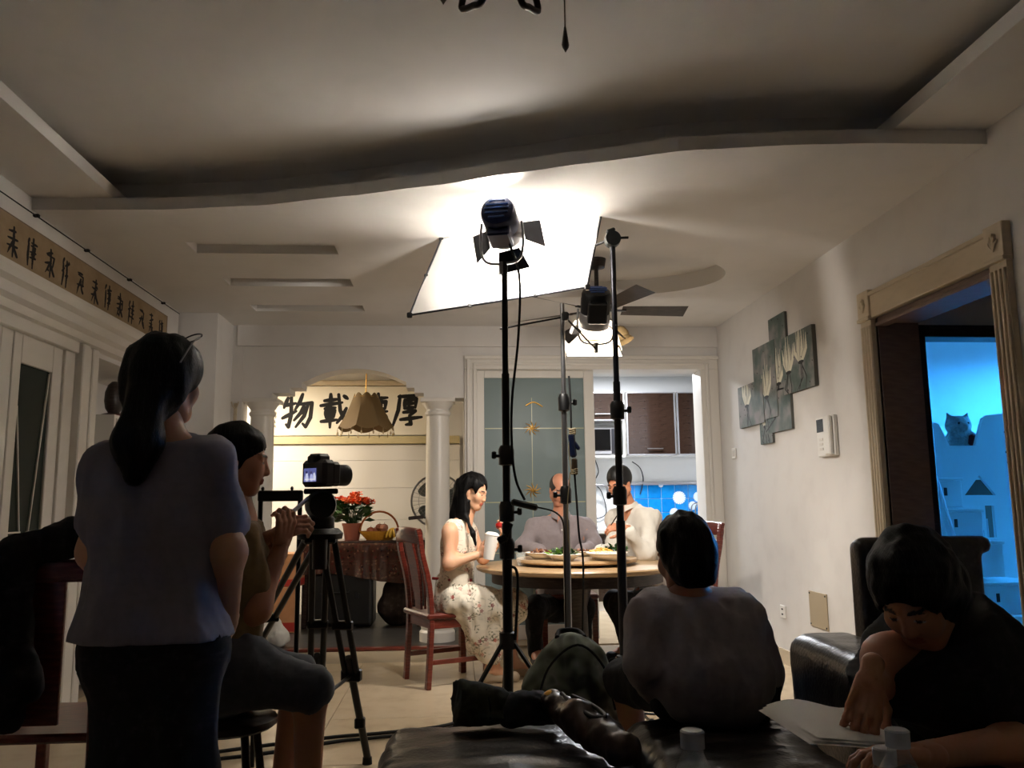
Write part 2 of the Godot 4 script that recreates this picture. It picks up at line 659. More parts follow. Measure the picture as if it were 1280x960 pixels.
func shell() -> void:
	# floor: a bed of grout and separate tiles on it
	var st := mb()
	span(st, Vector3(-3.4, -0.2, 1.8), Vector3(6.0, -0.012, -9.8))
	var fl := struct("floor", st, M.grout)
	var tile := mb()
	box(tile, Vector3.ZERO, Vector3(0.797, 0.012, 0.797), Basis.IDENTITY, 0.0015)
	tile.generate_normals()
	var tm := tile.commit()
	for i in range(-4, 3):
		for j in range(-2, 9):
			var x := 0.13 + i * 0.8 + 0.4
			var z := -(j * 0.8 + 0.4 - 0.1)
			if z < -6.7 or x < -2.4 or x > 2.3:
				continue
			var o := hang(fl, "tile", tm, M.tiles[posmod(i * 7 + j * 3, 4)])
			o.position = Vector3(x, -0.006, z)
	st = mb()
	span(st, Vector3(-3.4, -0.012, -6.93), Vector3(0.08, 0.004, -9.3))
	struct("floor_entry", st, M.dark_floor)
	st = mb()
	span(st, Vector3(-2.0, -0.012, -6.86), Vector3(0.08, 0.012, -6.93), 0.004)
	struct("trim_1", st, M.red_wood)
	st = mb()
	span(st, Vector3(0.08, -0.012, -6.9), Vector3(3.2, 0.0, -9.6))
	struct("floor_kitchen", st, M.tiles[1])
	st = mb()
	span(st, Vector3(2.33, -0.012, 1.8), Vector3(6.0, 0.0, -7.4))
	struct("floor_bedroom", st, M.tiles[2])

	# raised ceiling
	st = mb()
	span(st, Vector3(-3.4, RAISED, 1.8), Vector3(6.0, RAISED + 0.15, -9.8))
	struct("ceiling_raised", st, M.ceiling)

	# low ceiling: thin lip, filling behind it, three slots and an oval recess
	var lip := PackedVector2Array([Vector2(2.57, 7.2), Vector2(-2.7, 7.2)])
	var fill := PackedVector2Array([Vector2(2.57, 7.2), Vector2(-2.7, 7.2)])
	var n := 60
	for i in n + 1:
		var x := lerpf(-2.7, 2.57, float(i) / n)
		lip.append(Vector2(x, lip_depth(x)))
		fill.append(Vector2(x, lip_depth(x) + 0.2))
	var left_in := -1.785
	var right_in := 1.915
	var cs := CSGCombiner3D.new()
	cs.name = "ceiling"
	cs.set_meta("kind", "structure")
	add_child(cs)
	cs.material_override = M.ceiling
	for k in 2:
		var pg := CSGPolygon3D.new()
		pg.polygon = lip if k == 0 else fill
		pg.depth = 0.065 if k == 0 else RAISED - SOFFIT - 0.005
		pg.transform = Transform3D(Basis(Vector3(1, 0, 0), Vector3(0, 0, -1), Vector3(0, 1, 0)), Vector3(0, SOFFIT + pg.depth, 0))
		pg.transform.origin.y = SOFFIT + (0.065 if k == 0 else RAISED - SOFFIT + 0.003)
		pg.material = M.ceiling
		cs.add_child(pg)
	# strips along the side walls, a little higher, each a thin lip with a set back filling
	for e in [[-2.7, left_in, -2.7, left_in - 0.16], [right_in, 2.57, right_in + 0.16, 2.57]]:
		for k in 2:
			var b := CSGBox3D.new()
			var y0 := SHELF + (0.0 if k == 0 else 0.06)
			var y1 := SHELF + 0.065 if k == 0 else RAISED + 0.003
			b.size = Vector3(e[1 + k * 2] - e[k * 2], y1 - y0, 6.3)
			b.position = Vector3((e[1 + k * 2] + e[k * 2]) * 0.5, (y0 + y1) * 0.5, 1.8 - 3.15)
			b.material = M.ceiling
			cs.add_child(b)
	for d in [4.9, 5.67, 6.44]:
		var b := CSGBox3D.new()
		b.operation = CSGShape3D.OPERATION_SUBTRACTION
		b.size = Vector3(0.86, 0.11, 0.21)
		b.position = Vector3(-1.15, SOFFIT, -d)
		b.material = M.ceiling
		cs.add_child(b)
	var ov := CSGCylinder3D.new()
	ov.operation = CSGShape3D.OPERATION_SUBTRACTION
	ov.sides = 64
	ov.radius = 1.0
	ov.height = 0.24
	ov.transform = Transform3D(Basis.from_scale(Vector3(0.98, 1, 0.58)), Vector3(0.88, SOFFIT, -5.45))
	ov.material = M.ceiling
	cs.add_child(ov)

	# right wall with the door opening
	st = mb()
	span(st, Vector3(WALL_R, 0, 1.8), Vector3(2.57, RAISED, -3.30))
	span(st, Vector3(WALL_R, 2.14, -3.30), Vector3(2.57, RAISED, -4.33))
	span(st, Vector3(WALL_R, 0, -4.33), Vector3(2.57, RAISED, -BACK - 0.24))
	struct("wall_right", st, M.wall)
	st = mb()
	span(st, Vector3(WALL_R - 0.014, 0, 1.8), Vector3(WALL_R, 0.1, -3.19))
	span(st, Vector3(WALL_R - 0.014, 0, -4.44), Vector3(WALL_R, 0.1, -BACK + 0.02))
	struct("baseboard_right", st, M.cream)
	# wall behind the camera
	st = mb()
	span(st, Vector3(-3.4, 0, 1.8), Vector3(6.0, RAISED, 2.0))
	struct("wall_front", st, M.wall)
	# door casing: fluted pilasters, corner blocks, head board
	st = mb()
	var fx := WALL_R - 0.028
	for e in [[-4.33, -4.44], [-3.19, -3.30]]:
		span(st, Vector3(fx, 0, e[0]), Vector3(WALL_R + 0.01, 2.14, e[1]))
		for k in 4:
			var z := lerpf(e[0], e[1], (k + 0.5) / 4.0)
			tube(st, [Vector3(fx, 0.12, z), Vector3(fx, 2.10, z)], 0.0105, 8)
		span(st, Vector3(fx - 0.012, 2.14, e[0] + 0.008), Vector3(WALL_R + 0.01, 2.30, e[1] - 0.008), 0.004)
	span(st, Vector3(fx, 2.14, -3.30), Vector3(WALL_R + 0.01, 2.275, -4.33), 0.003)
	span(st, Vector3(fx - 0.01, 2.262, -3.30), Vector3(WALL_R, 2.285, -4.33), 0.003)
	span(st, Vector3(fx - 0.02, 2.13, -3.18), Vector3(WALL_R, 2.15, -3.31), 0.003)
	span(st, Vector3(fx - 0.02, 2.13, -4.32), Vector3(WALL_R, 2.15, -4.45), 0.003)
	var casing := struct("trim_2", st, M.cream)
	for z in [-4.385, -3.245]:
		st = mb()
		for k in 5:
			var a := PI * (0.12 + 0.19 * k)
			tube(st, [Vector3(fx - 0.014, 2.18, z), Vector3(fx - 0.018, 2.20 + 0.03 * sin(a), z + 0.022 * cos(a)), Vector3(fx - 0.014, 2.205 + 0.055 * sin(a), z + 0.034 * cos(a))], [0.003, 0.007, 0.002], 6)
		part(casing, "carved_leaf", st, M.cream)
	st = mb()
	span(st, Vector3(WALL_R - 0.005, 2.09, -3.30), Vector3(WALL_R + 0.06, 2.11, -4.33), 0.003)
	span(st, Vector3(WALL_R + 0.01, 2.11, -3.30), Vector3(2.57, 2.142, -4.33))
	span(st, Vector3(WALL_R + 0.01, 0, -4.322), Vector3(2.57, 2.11, -4.335))
	struct("trim_3", st, grainy(Color(0.46, 0.37, 0.33), 0.10, 0.5, 2.0, Vector2(1, 5), 50))

	# left wall with the glazed doors, the frieze above and a niche
	st = mb()
	span(st, Vector3(WALL_L - 0.25, 2.06, 1.8), Vector3(WALL_L, RAISED, -6.6))
	span(st, Vector3(WALL_L - 0.25, 0, 1.8), Vector3(WALL_L, 2.06, -3.1))
	span(st, Vector3(WALL_L - 0.25, 0, -4.76), Vector3(WALL_L - 0.02, 2.06, -5.17))
	span(st, Vector3(WALL_L - 0.6, 0, -5.17), Vector3(WALL_L - 0.45, 2.06, -6.65))
	span(st, Vector3(WALL_L - 0.6, 2.06, -5.1), Vector3(WALL_L - 0.2, 2.2, -6.65))
	span(st, Vector3(WALL_L - 0.6, 0, -3.0), Vector3(WALL_L - 0.5, 2.06, -5.17))
	struct("wall_left", st, M.wall)
	st = mb()
	span(st, Vector3(-3.4, 0, 1.8), Vector3(-3.2, RAISED, -6.7))
	span(st, Vector3(-3.2, 0, -6.63), Vector3(-2.88, RAISED, -6.75))
	struct("wall_outer", st, M.wall)
	st = mb()      # pier beside the arch
	span(st, Vector3(-2.9, 0, -6.62), Vector3(-1.90, RAISED, -BACK - 0.24))
	span(st, Vector3(-1.90, 0, -BACK + 0.006), Vector3(-1.81, RAISED, -BACK - 0.2))
	struct("wall_pier", st, M.wall)
	st = mb()      # cornice over the doors
	var prof := PackedVector2Array([Vector2(0, 2.09), Vector2(0.05, 2.10), Vector2(0.055, 2.14), Vector2(0.085, 2.16), Vector2(0.09, 2.21), Vector2(0.12, 2.23), Vector2(0.13, 2.27), Vector2(0.13, 2.29), Vector2(0.035, 2.30), Vector2(0.03, 2.315), Vector2(0, 2.315)])
	prism(st, prof, Transform3D(Basis(Vector3(1, 0, 0), Vector3(0, 1, 0), Vector3(0, 0, 1)), Vector3(WALL_L, 0, -6.6)), 6.0)
	struct("trim_4", st, M.trim)
	st = mb()      # door posts
	span(st, Vector3(WALL_L - 0.02, 0, -4.88), Vector3(WALL_L + 0.045, 2.09, -4.97), 0.006)
	span(st, Vector3(WALL_L - 0.02, 0, -5.05), Vector3(WALL_L + 0.03, 2.09, -5.13), 0.006)
	span(st, Vector3(WALL_L - 0.02, 0, -4.97), Vector3(WALL_L + 0.02, 2.09, -5.05), 0.006)
	struct("trim_5", st, M.trim)
	# wall with the arch, the columns and the kitchen door
	st = mb()
	var arch := PackedVector2Array([Vector2(-1.86, 2.70), Vector2(-1.86, 2.05), Vector2(-1.56, 2.05), Vector2(-1.56, 2.095), Vector2(-1.41, 2.095), Vector2(-1.41, 2.14), Vector2(-1.31, 2.14), Vector2(-1.31, 2.19)])
	for i in 17:
		var t := i / 16.0
		arch.append(Vector2(lerpf(-1.27, -0.45, t), 2.20 + 0.105 * (1.0 - pow(absf(2.0 * t - 1.0), 2.2))))
	for p in [Vector2(-0.42, 2.19), Vector2(-0.42, 2.14), Vector2(-0.35, 2.14), Vector2(-0.35, 2.095), Vector2(-0.27, 2.095), Vector2(-0.27, 2.05), Vector2(0.08, 2.05), Vector2(0.08, 2.42), Vector2(2.33, 2.42), Vector2(2.33, 2.70)]:
		arch.append(p)
	prism(st, arch, Transform3D(Basis.IDENTITY, Vector3(0, 0, -BACK - 0.24)), 0.24)
	span(st, Vector3(-1.86, RAISED, -BACK), Vector3(2.57, 2.68, -BACK - 0.24))
	span(st, Vector3(-1.86, 2.50, -BACK + 0.03), Vector3(2.33, 2.70, -BACK - 0.01))
	struct("wall_back", st, M.wall)
	for x in [-1.66, -0.15]:
		st = mb()
		var pr := [Vector2(0.0, 0.0), Vector2(0.15, 0.0), Vector2(0.15, 0.08), Vector2(0.135, 0.10), Vector2(0.14, 0.13), Vector2(0.112, 0.16), Vector2(0.11, 0.18), Vector2(0.10, 1.80), Vector2(0.098, 1.90), Vector2(0.112, 1.915), Vector2(0.112, 1.935), Vector2(0.10, 1.945), Vector2(0.10, 1.96), Vector2(0.135, 2.01), Vector2(0.14, 2.02), Vector2(0.0, 2.02)]
		lathe(st, pr, Transform3D(Basis.IDENTITY, Vector3(x, 0, -BACK - 0.12)), 28)
		box(st, Vector3(x, 2.036, -BACK - 0.12), Vector3(0.30, 0.034, 0.26), Basis.IDENTITY, 0.004)
		solo("column", "white plaster column carrying the %s end of the arch, with a round moulded capital" % ("pier" if x < -1 else "kitchen door"), "column", st, M.trim, "columns under the arch")
	# kitchen door frame
	st = mb()
	var kz := -BACK + 0.02
	span(st, Vector3(0.08, 0, kz), Vector3(0.19, 2.30, kz - 0.26), 0.006)
	span(st, Vector3(0.08, 2.30, kz), Vector3(2.33, 2.42, kz - 0.26), 0.006)
	span(st, Vector3(2.17, 0, kz), Vector3(2.33, 2.30, kz - 0.26), 0.006)
	span(st, Vector3(0.10, 0, kz + 0.02), Vector3(0.13, 2.42, kz), 0.006)
	span(st, Vector3(0.155, 0, kz + 0.015), Vector3(0.175, 2.35, kz), 0.005)
	span(st, Vector3(0.08, 2.385, kz + 0.025), Vector3(2.33, 2.42, kz), 0.006)
	span(st, Vector3(0.155, 2.335, kz + 0.015), Vector3(2.2, 2.355, kz), 0.005)
	span(st, Vector3(2.21, 0, kz + 0.015), Vector3(2.24, 2.35, kz), 0.005)
	struct("trim_6", st, M.trim)
	# the sliding leaf
	var leaf := Node3D.new()
	leaf.name = "door_3"
	leaf.set_meta("kind", "structure")
	add_child(leaf)
	st = mb()
	var lz := -BACK - 0.06
	span(st, Vector3(0.19, 0.0, lz), Vector3(0.255, 2.30, lz - 0.04), 0.004)
	span(st, Vector3(1.135, 0.0, lz), Vector3(1.225, 2.30, lz - 0.04), 0.004)
	span(st, Vector3(0.255, 2.235, lz), Vector3(1.135, 2.30, lz - 0.04), 0.004)
	span(st, Vector3(0.255, 0.0, lz), Vector3(1.135, 0.12, lz - 0.04), 0.004)
	part(leaf, "frame", st, M.trim)
	st = mb()
	span(st, Vector3(0.255, 0.12, lz - 0.016), Vector3(1.135, 2.235, lz - 0.024))
	part(leaf, "pane", st, M.frosted)
	st = mb()
	var gz := lz - 0.012
	for y in [0.72, 1.15, 1.79]:
		span(st, Vector3(0.26, y - 0.004, gz), Vector3(1.13, y + 0.004, gz - 0.004))
	span(st, Vector3(0.67, 0.15, gz), Vector3(0.675, 2.06, gz - 0.004))
	part(leaf, "engraved_line", st, mat(Color(0.70, 0.70, 0.55), 0.3))
	for y in [1.79, 1.25]:
		st = mb()
		for k in 9:
			var a := TAU * k / 9.0
			tube(st, [Vector3(0.672, y, gz + 0.003), Vector3(0.672 + 0.035 * cos(a), y + 0.03 * sin(a), gz + 0.004), Vector3(0.672 + 0.075 * cos(a + 0.3), y + 0.065 * sin(a + 0.3), gz + 0.002)], [0.003, 0.006, 0.002], 5)
		part(leaf, "gold_ornament", st, M.gold)
	st = mb()
	tube(st, curve_pts([Vector3(0.62, 1.99, gz + 0.002), Vector3(0.69, 2.02, gz + 0.004), Vector3(0.77, 1.98, gz + 0.002)]), 0.006, 5)
	part(leaf, "gold_ornament", st, M.gold)

	# glazed doors on the left
	for k in 2:
		var z0 := -4.76 + k * 0.53
		var dr := Node3D.new()
		dr.name = "door_%d" % (k + 1)
		dr.set_meta("kind", "structure")
		add_child(dr)
		var x0 := WALL_L - 0.05
		st = mb()
		span(st, Vector3(x0, 0, z0), Vector3(x0 + 0.035, 2.03, z0 + 0.11), 0.004)
		span(st, Vector3(x0, 0, z0 + 0.44), Vector3(x0 + 0.035, 2.03, z0 + 0.52), 0.004)
		span(st, Vector3(x0, 1.88, z0 + 0.11), Vector3(x0 + 0.035, 2.03, z0 + 0.44), 0.004)
		span(st, Vector3(x0, 0, z0 + 0.11), Vector3(x0 + 0.035, 0.25, z0 + 0.44), 0.004)
		part(dr, "frame", st, M.trim)
		st = mb()
		span(st, Vector3(x0 + 0.012, 0.25, z0 + 0.11), Vector3(x0 + 0.020, 1.88, z0 + 0.44))
		part(dr, "pane", st, M.green_glass)
		var bars := [[Vector2(0.12, 1.87), Vector2(0.24, 0.95)], [Vector2(0.43, 1.66), Vector2(0.31, 0.95)], [Vector2(0.11, 1.02), Vector2(0.25, 1.02)], [Vector2(0.31, 1.02), Vector2(0.44, 1.02)], [Vector2(0.11, 0.78), Vector2(0.44, 0.78)], [Vector2(0.24, 1.02), Vector2(0.24, 0.26)], [Vector2(0.32, 1.02), Vector2(0.32, 0.26)]]
		for b in bars:
			st = mb()
			beam(st, Vector3(x0 + 0.024, b[0].y, z0 + b[0].x), Vector3(x0 + 0.024, b[1].y, z0 + b[1].x), 0.008, 0.008, Vector3.RIGHT)
			part(dr, "glazing_bar", st, M.trim)
		st = mb()
		span(st, Vector3(x0 + 0.02, 0.80, z0 + 0.245), Vector3(x0 + 0.032, 1.00, z0 + 0.315), 0.003)
		part(dr, "inset_panel", st, M.trim)
	st = mb()
	span(st, Vector3(WALL_L - 0.06, 2.03, -3.1), Vector3(WALL_L + 0.02, 2.10, -4.88), 0.004)
	span(st, Vector3(WALL_L - 0.02, 0, -4.76), Vector3(WALL_L + 0.0, 2.03, -4.88), 0.004)
	span(st, Vector3(WALL_L - 0.06, 0, -3.1), Vector3(WALL_L + 0.02, 2.03, -3.69), 0.004)
	struct("trim_7", st, M.trim)

# ---------------------------------------------------------------- left wall: frieze of writing, niche
func ink_glyph(im: Image, box_: Rect2, sd: int, c: Color, w: float) -> void:     # a running-hand character, too blurred in the photograph to read
	var r := RandomNumberGenerator.new()
	r.seed = sd
	var P := func(x: float, y: float) -> Vector2: return box_.position + Vector2(x, y) * box_.size
	var J := func(x: float, y: float) -> Vector2: return P.call(x + r.randf_range(-0.07, 0.07), y + r.randf_range(-0.05, 0.05))
	var kind := sd % 5
	var x0 := 0.08
	if kind in [0, 3]:                                  # with a left side part
		brush(im, [J.call(0.26, 0.02), J.call(0.08, 0.22)], w, w * 0.5, c)
		brush(im, [J.call(0.2, 0.22), J.call(0.18, 0.6), J.call(0.12, 0.98)], w, w * 0.7, c)
		if kind == 3:
			brush(im, [J.call(0.02, 0.44), J.call(0.36, 0.36)], w * 0.8, w * 0.6, c)
		x0 = 0.44
	var n := r.randi_range(2, 4)
	for k in n:                                         # level strokes
		var y := lerpf(0.10, 0.86, (k + 0.2) / n)
		brush(im, [J.call(x0, y + 0.03), J.call(x0 + r.randf_range(0.28, 0.55) * (1.6 - x0), y - 0.02)], w * 0.7, w, c)
	var xm := lerpf(x0, 0.95, 0.52)
	if kind != 2:
		brush(im, [J.call(xm, 0.0), J.call(xm + 0.02, 0.5), J.call(xm - 0.04, 0.98)], w, w * 0.7, c)
	if kind in [1, 2, 4]:                               # sweeping strokes
		brush(im, [J.call(xm, 0.42), J.call(lerpf(xm, x0, 0.6), 0.72), J.call(x0 - 0.02, 0.95)], w, w * 0.3, c)
		brush(im, [J.call(xm, 0.45), J.call(lerpf(xm, 0.95, 0.5), 0.74), J.call(0.97, 0.92)], w * 0.5, w * 1.25, c)
	if kind in [0, 2, 4]:                               # a turn with a hook
		brush(im, [J.call(x0 + 0.05, 0.26), J.call(0.9, 0.22), J.call(0.86, 0.58), J.call(0.72, 0.66)], w * 0.8, w * 0.6, c)
	for k in r.randi_range(1, 3):
		var q: Vector2 = J.call(r.randf_range(0.3, 0.95), r.randf_range(0.05, 0.9))
		brush(im, [q, q + Vector2(0.07, 0.06) * box_.size], w, w * 0.6, c)

func living_left() -> void:
	var im := Image.create(1536, 160, false, Image.FORMAT_RGB8)
	var nz := noise_of(61, 0.01)
	for y in 160:
		for x in 1536:
			var t := nz.get_noise_2d(x, y) * 0.06
			im.set_pixel(x, y, Color(0.62 + t, 0.53 + t, 0.41 + t))
	for k in 17:
		var cx := 1536.0 - (k + 0.62) * 1536.0 / 17.4
		ink_glyph(im, Rect2(cx - 22, 30 + rng.randf_range(-4, 4), 44 + rng.randf_range(-6, 6), 98), 100 + k, Color(0.07, 0.045, 0.04), 5.5)
	var st := mb()
	var X := WALL_L + 0.012
	# the writing starts beside the doors and ends at the pier
	picture(st, Vector3(X, 2.575, -3.0), Vector3(X, 2.575, -6.3), Vector3(X, 2.325, -6.3), Vector3(X, 2.325, -3.0))
	var ban := thing("calligraphy_banner", "long tan paper banner of black brush calligraphy above the glazed doors", "banner", Vector3(WALL_L, 2.33, -4.6))
	part(ban, "paper", st, print_mat(im, 0.85))
	st = mb()
	span(st, Vector3(WALL_L + 0.001, 2.318, -2.98), Vector3(WALL_L + 0.011, 2.582, -6.32))
	part(ban, "backing", st, mat(Color(0.50, 0.44, 0.36), 0.8))
	st = mb()
	tube(st, [Vector3(WALL_L + 0.02, 2.655, 0.5), Vector3(WALL_L + 0.02, 2.65, -3.0), Vector3(WALL_L + 0.02, 2.655, -6.55)], 0.0035, 5)
	var wire := solo("wall_cable", "thin dark cable tacked along the top of the left wall under the ceiling", "cable", st, M.rubber)
	for z in [-4.3, -4.9, -5.55, -6.2]:
		st = mb()
		box(st, Vector3(WALL_L + 0.016, 2.656, z), Vector3(0.03, 0.016, 0.02), Basis.IDENTITY, 0.003)
		part(wire, "clip", st, M.rubber)
	# niche: white cube shelf with a dark oval carving
	var nx := WALL_L - 0.28
	var sh := thing("cube_shelf", "white open cube shelf standing in the niche by the pier", "shelf", Vector3(nx, 0, -5.92))
	for y in [0.02, 0.45, 0.88, 1.31, 1.735]:
		st = mb()
		span(st, Vector3(nx - 0.12, y, -5.70), Vector3(nx + 0.20, y + 0.025, -6.14), 0.002)
		part(sh, "board", st, M.white)
	for z in [-5.70, -6.14]:
		st = mb()
		span(st, Vector3(nx - 0.12, 0.02, z), Vector3(nx + 0.20, 1.76, z + 0.025), 0.002)
		part(sh, "side_panel", st, M.white)
	st = mb()
	span(st, Vector3(nx - 0.13, 0.0, -5.69), Vector3(nx - 0.12, 1.76, -6.14))
	part(sh, "back_panel", st, M.white)
	var car := thing("oval_carving", "dark oval wood carving standing on top of the white cube shelf", "carving", Vector3(nx, 1.76, -5.95))
	st = mb()
	lathe(st, [Vector2(0.0, 0.0), Vector2(0.09, 0.0), Vector2(0.095, 0.02), Vector2(0.06, 0.035), Vector2(0.0, 0.04)], Transform3D(Basis.IDENTITY, Vector3(nx + 0.08, 1.76, -5.95)), 20)
	part(car, "stand", st, M.red_wood)
	st = mb()
	lathe(st, [Vector2(0.0, 0.0), Vector2(0.05, 0.01), Vector2(0.085, 0.06), Vector2(0.10, 0.13), Vector2(0.095, 0.22), Vector2(0.07, 0.29), Vector2(0.035, 0.325), Vector2(0.0, 0.335)], Transform3D(Basis.from_scale(Vector3(0.6, 0.72, 0.85)), Vector3(nx + 0.08, 1.785, -5.95)), 24)
	part(car, "body", st, M.dark_wood)
	var hk := thing("key_hook", "small pale figure shaped hook on the pier wall by the arch", "hook", Vector3(-1.95, 1.8, -6.62))
	var hp := at(294, 520, BACK - 0.006)
	st = mb()
	box(st, hp + Vector3(0, 0, 0.0), Vector3(0.03, 0.22, 0.012), Basis.IDENTITY, 0.004)
	part(hk, "plate", st, M.cream)
	for s in [-1.0, 1.0]:
		st = mb()
		tube(st, curve_pts([hp + Vector3(0, 0.06, 0.008), hp + Vector3(s * 0.02, 0.085, 0.02), hp + Vector3(s * 0.03, 0.12, 0.018)]), 0.005, 6)
		part(hk, "arm", st, M.cream)
	hk.position = hp - Vector3(0, 0.11, 0)
	for c in hk.get_children():
		c.position = -hk.position

# ---------------------------------------------------------------- right wall
func right_wall_things() -> void:
	var X := WALL_R - 0.001
	# five canvases of one picture: [depth near, depth far, bottom, top, thickness, flowers as (u, v)]
	var cs := [[5.52, 5.82, 1.92, 2.46, 0.02, [Vector2(0.45, 0.85)]], [5.08, 5.58, 1.87, 2.27, 0.028, [Vector2(0.62, 0.45), Vector2(0.2, 0.55)]], [5.72, 6.16, 1.74, 2.30, 0.024, [Vector2(0.55, 0.65)]], [5.50, 5.98, 1.63, 1.93, 0.02, [Vector2(0.25, 0.2)]], [5.98, 6.52, 1.72, 2.05, 0.026, [Vector2(0.35, 0.4)]], [5.86, 6.10, 1.56, 1.74, 0.018, [Vector2(0.5, 0.1)]]]
	var pic := thing("lotus_painting", "painting of white flowers on stepped grey green canvases beside the entry phone", "painting", Vector3(X, 1.56, -5.7))
	for i in cs.size():
		var c = cs[i]
		var w: int = int((c[1] - c[0]) * 360)
		var h: int = int((c[3] - c[2]) * 360)
		var im := Image.create(w, h, false, Image.FORMAT_RGB8)
		var nz := noise_of(70 + i, 0.012)
		for y in h:
			for x in w:
				var t := nz.get_noise_2d(x, y)
				im.set_pixel(x, y, Color(0.47, 0.475, 0.46).lerp(Color(0.30, 0.36, 0.34), clampf(0.35 + t * 1.3, 0, 1)).lerp(Color(0.56, 0.53, 0.53), clampf(-t * 1.2, 0, 1)))
		for fl in c[5]:
			var p := Vector2(fl.x * w, fl.y * h)
			for k in 3:
				brush(im, [p + Vector2(rng.randf_range(-6, 6), 8), p + Vector2(rng.randf_range(-30, 30), 50), p + Vector2(rng.randf_range(-50, 50), 80)], 2.4, 1.2, Color(0.09, 0.09, 0.09))
			for k in 7:
				var a := lerpf(-0.7, 0.7, k / 6.0)
				var ln := rng.randf_range(0.7, 1.1)
				brush(im, [p + Vector2(a * 10, 8), p + Vector2(a * 44 + rng.randf_range(-4, 4), -18 * ln), p + Vector2(a * 46 + rng.randf_range(-6, 6), -84 * ln + absf(a) * 34)], 9.0, 1.5, Color(0.84, 0.82, 0.74).darkened(0.16 * (k % 2)))
			brush(im, [p + Vector2(-12, 12), p + Vector2(12, 12)], 5, 4, Color(0.12, 0.12, 0.11))
		for k in 8:
			var q := Vector2(rng.randf() * w, rng.randf() * h)
			brush(im, [q, q + Vector2(3, 2)], 2.0, 1.0, Color(0.15, 0.12, 0.12))
		var x0: float = X - c[4]
		var st := mb()
		picture(st, Vector3(x0 - 0.0006, c[3], -c[1]), Vector3(x0 - 0.0006, c[3], -c[0]), Vector3(x0 - 0.0006, c[2], -c[0]), Vector3(x0 - 0.0006, c[2], -c[1]))
		var cv := mb()
		span(cv, Vector3(x0, c[2], -c[0]), Vector3(X, c[3], -c[1]), 0.002)
		var panel := part(pic, "canvas", cv, mat(Color(0.36, 0.36, 0.34), 0.8))
		part(panel, "painted_face", st, print_mat(im, 0.75))
	# entry phone
	var ph := thing("entry_phone", "white entry phone with a dark screen on the right wall below the painting", "intercom", Vector3(X, 1.41, -4.97))
	var st2 := mb()
	span(st2, Vector3(X - 0.03, 1.41, -4.86), Vector3(X, 1.66, -5.10), 0.006)
	part(ph, "base", st2, M.white)
	st2 = mb()
	span(st2, Vector3(X - 0.058, 1.415, -4.865), Vector3(X - 0.03, 1.655, -4.945), 0.01)
	part(ph, "handset", st2, M.white)
	st2 = mb()
	span(st2, Vector3(X - 0.032, 1.565, -5.09), Vector3(X - 0.0295, 1.645, -4.985))
	part(ph, "dark_screen", st2, mat(Color(0.05, 0.045, 0.045), 0.2))
	for k in 3:
		st2 = mb()
		span(st2, Vector3(X - 0.034, 1.45 + 0.03 * k, -5.06), Vector3(X - 0.0295, 1.465 + 0.03 * k, -5.01), 0.001)
		part(ph, "button", st2, M.trim)
	# plates
	plate("light_switch", "small square switch plate on the right wall near the kitchen door", Vector3(X, 1.535, -6.75), 0.088, 0.088, 1)
	plate("wall_socket", "white power socket low on the right wall beside the access panel", Vector3(X, 0.36, -5.88), 0.088, 0.088, 2)
	var ap := thing("access_panel", "beige metal access panel screwed low on the right wall", "panel", Vector3(X, 0.32, -5.3))
	st2 = mb()
	span(st2, Vector3(X - 0.008, 0.33, -5.16), Vector3(X, 0.555, -5.42), 0.002)
	part(ap, "cover", st2, mat(Color(0.66, 0.60, 0.50), 0.55))
	for p in [Vector2(0.345, -5.175), Vector2(0.54, -5.175), Vector2(0.345, -5.405), Vector2(0.54, -5.405)]:
		st2 = mb()
		lathe(st2, [Vector2(0.0, 0.0), Vector2(0.006, 0.0), Vector2(0.005, 0.004), Vector2(0.0, 0.005)], place(Vector3(X - 0.008, p.x, p.y), Vector3.LEFT), 8)
		part(ap, "screw", st2, M.dark_steel)

func plate(n: String, label: String, p: Vector3, w: float, h: float, holes: int) -> void:
	var t := thing(n, label, "wall plate", p)
	var st := mb()
	box(st, p - Vector3(0.005, 0, 0), Vector3(0.01, h, w), Basis.IDENTITY, 0.003)
	part(t, "plate", st, M.white)
	for k in holes:
		st = mb()
		var y := (k - (holes - 1) * 0.5) * h * 0.4
		if holes == 1:
			box(st, p - Vector3(0.012, 0, 0), Vector3(0.006, h * 0.55, w * 0.5), Basis.IDENTITY, 0.002)
			part(t, "rocker", st, M.trim)
		else:
			box(st, p + Vector3(-0.0105, y, 0), Vector3(0.002, h * 0.12, w * 0.3))
			part(t, "slot", st, M.rubber)

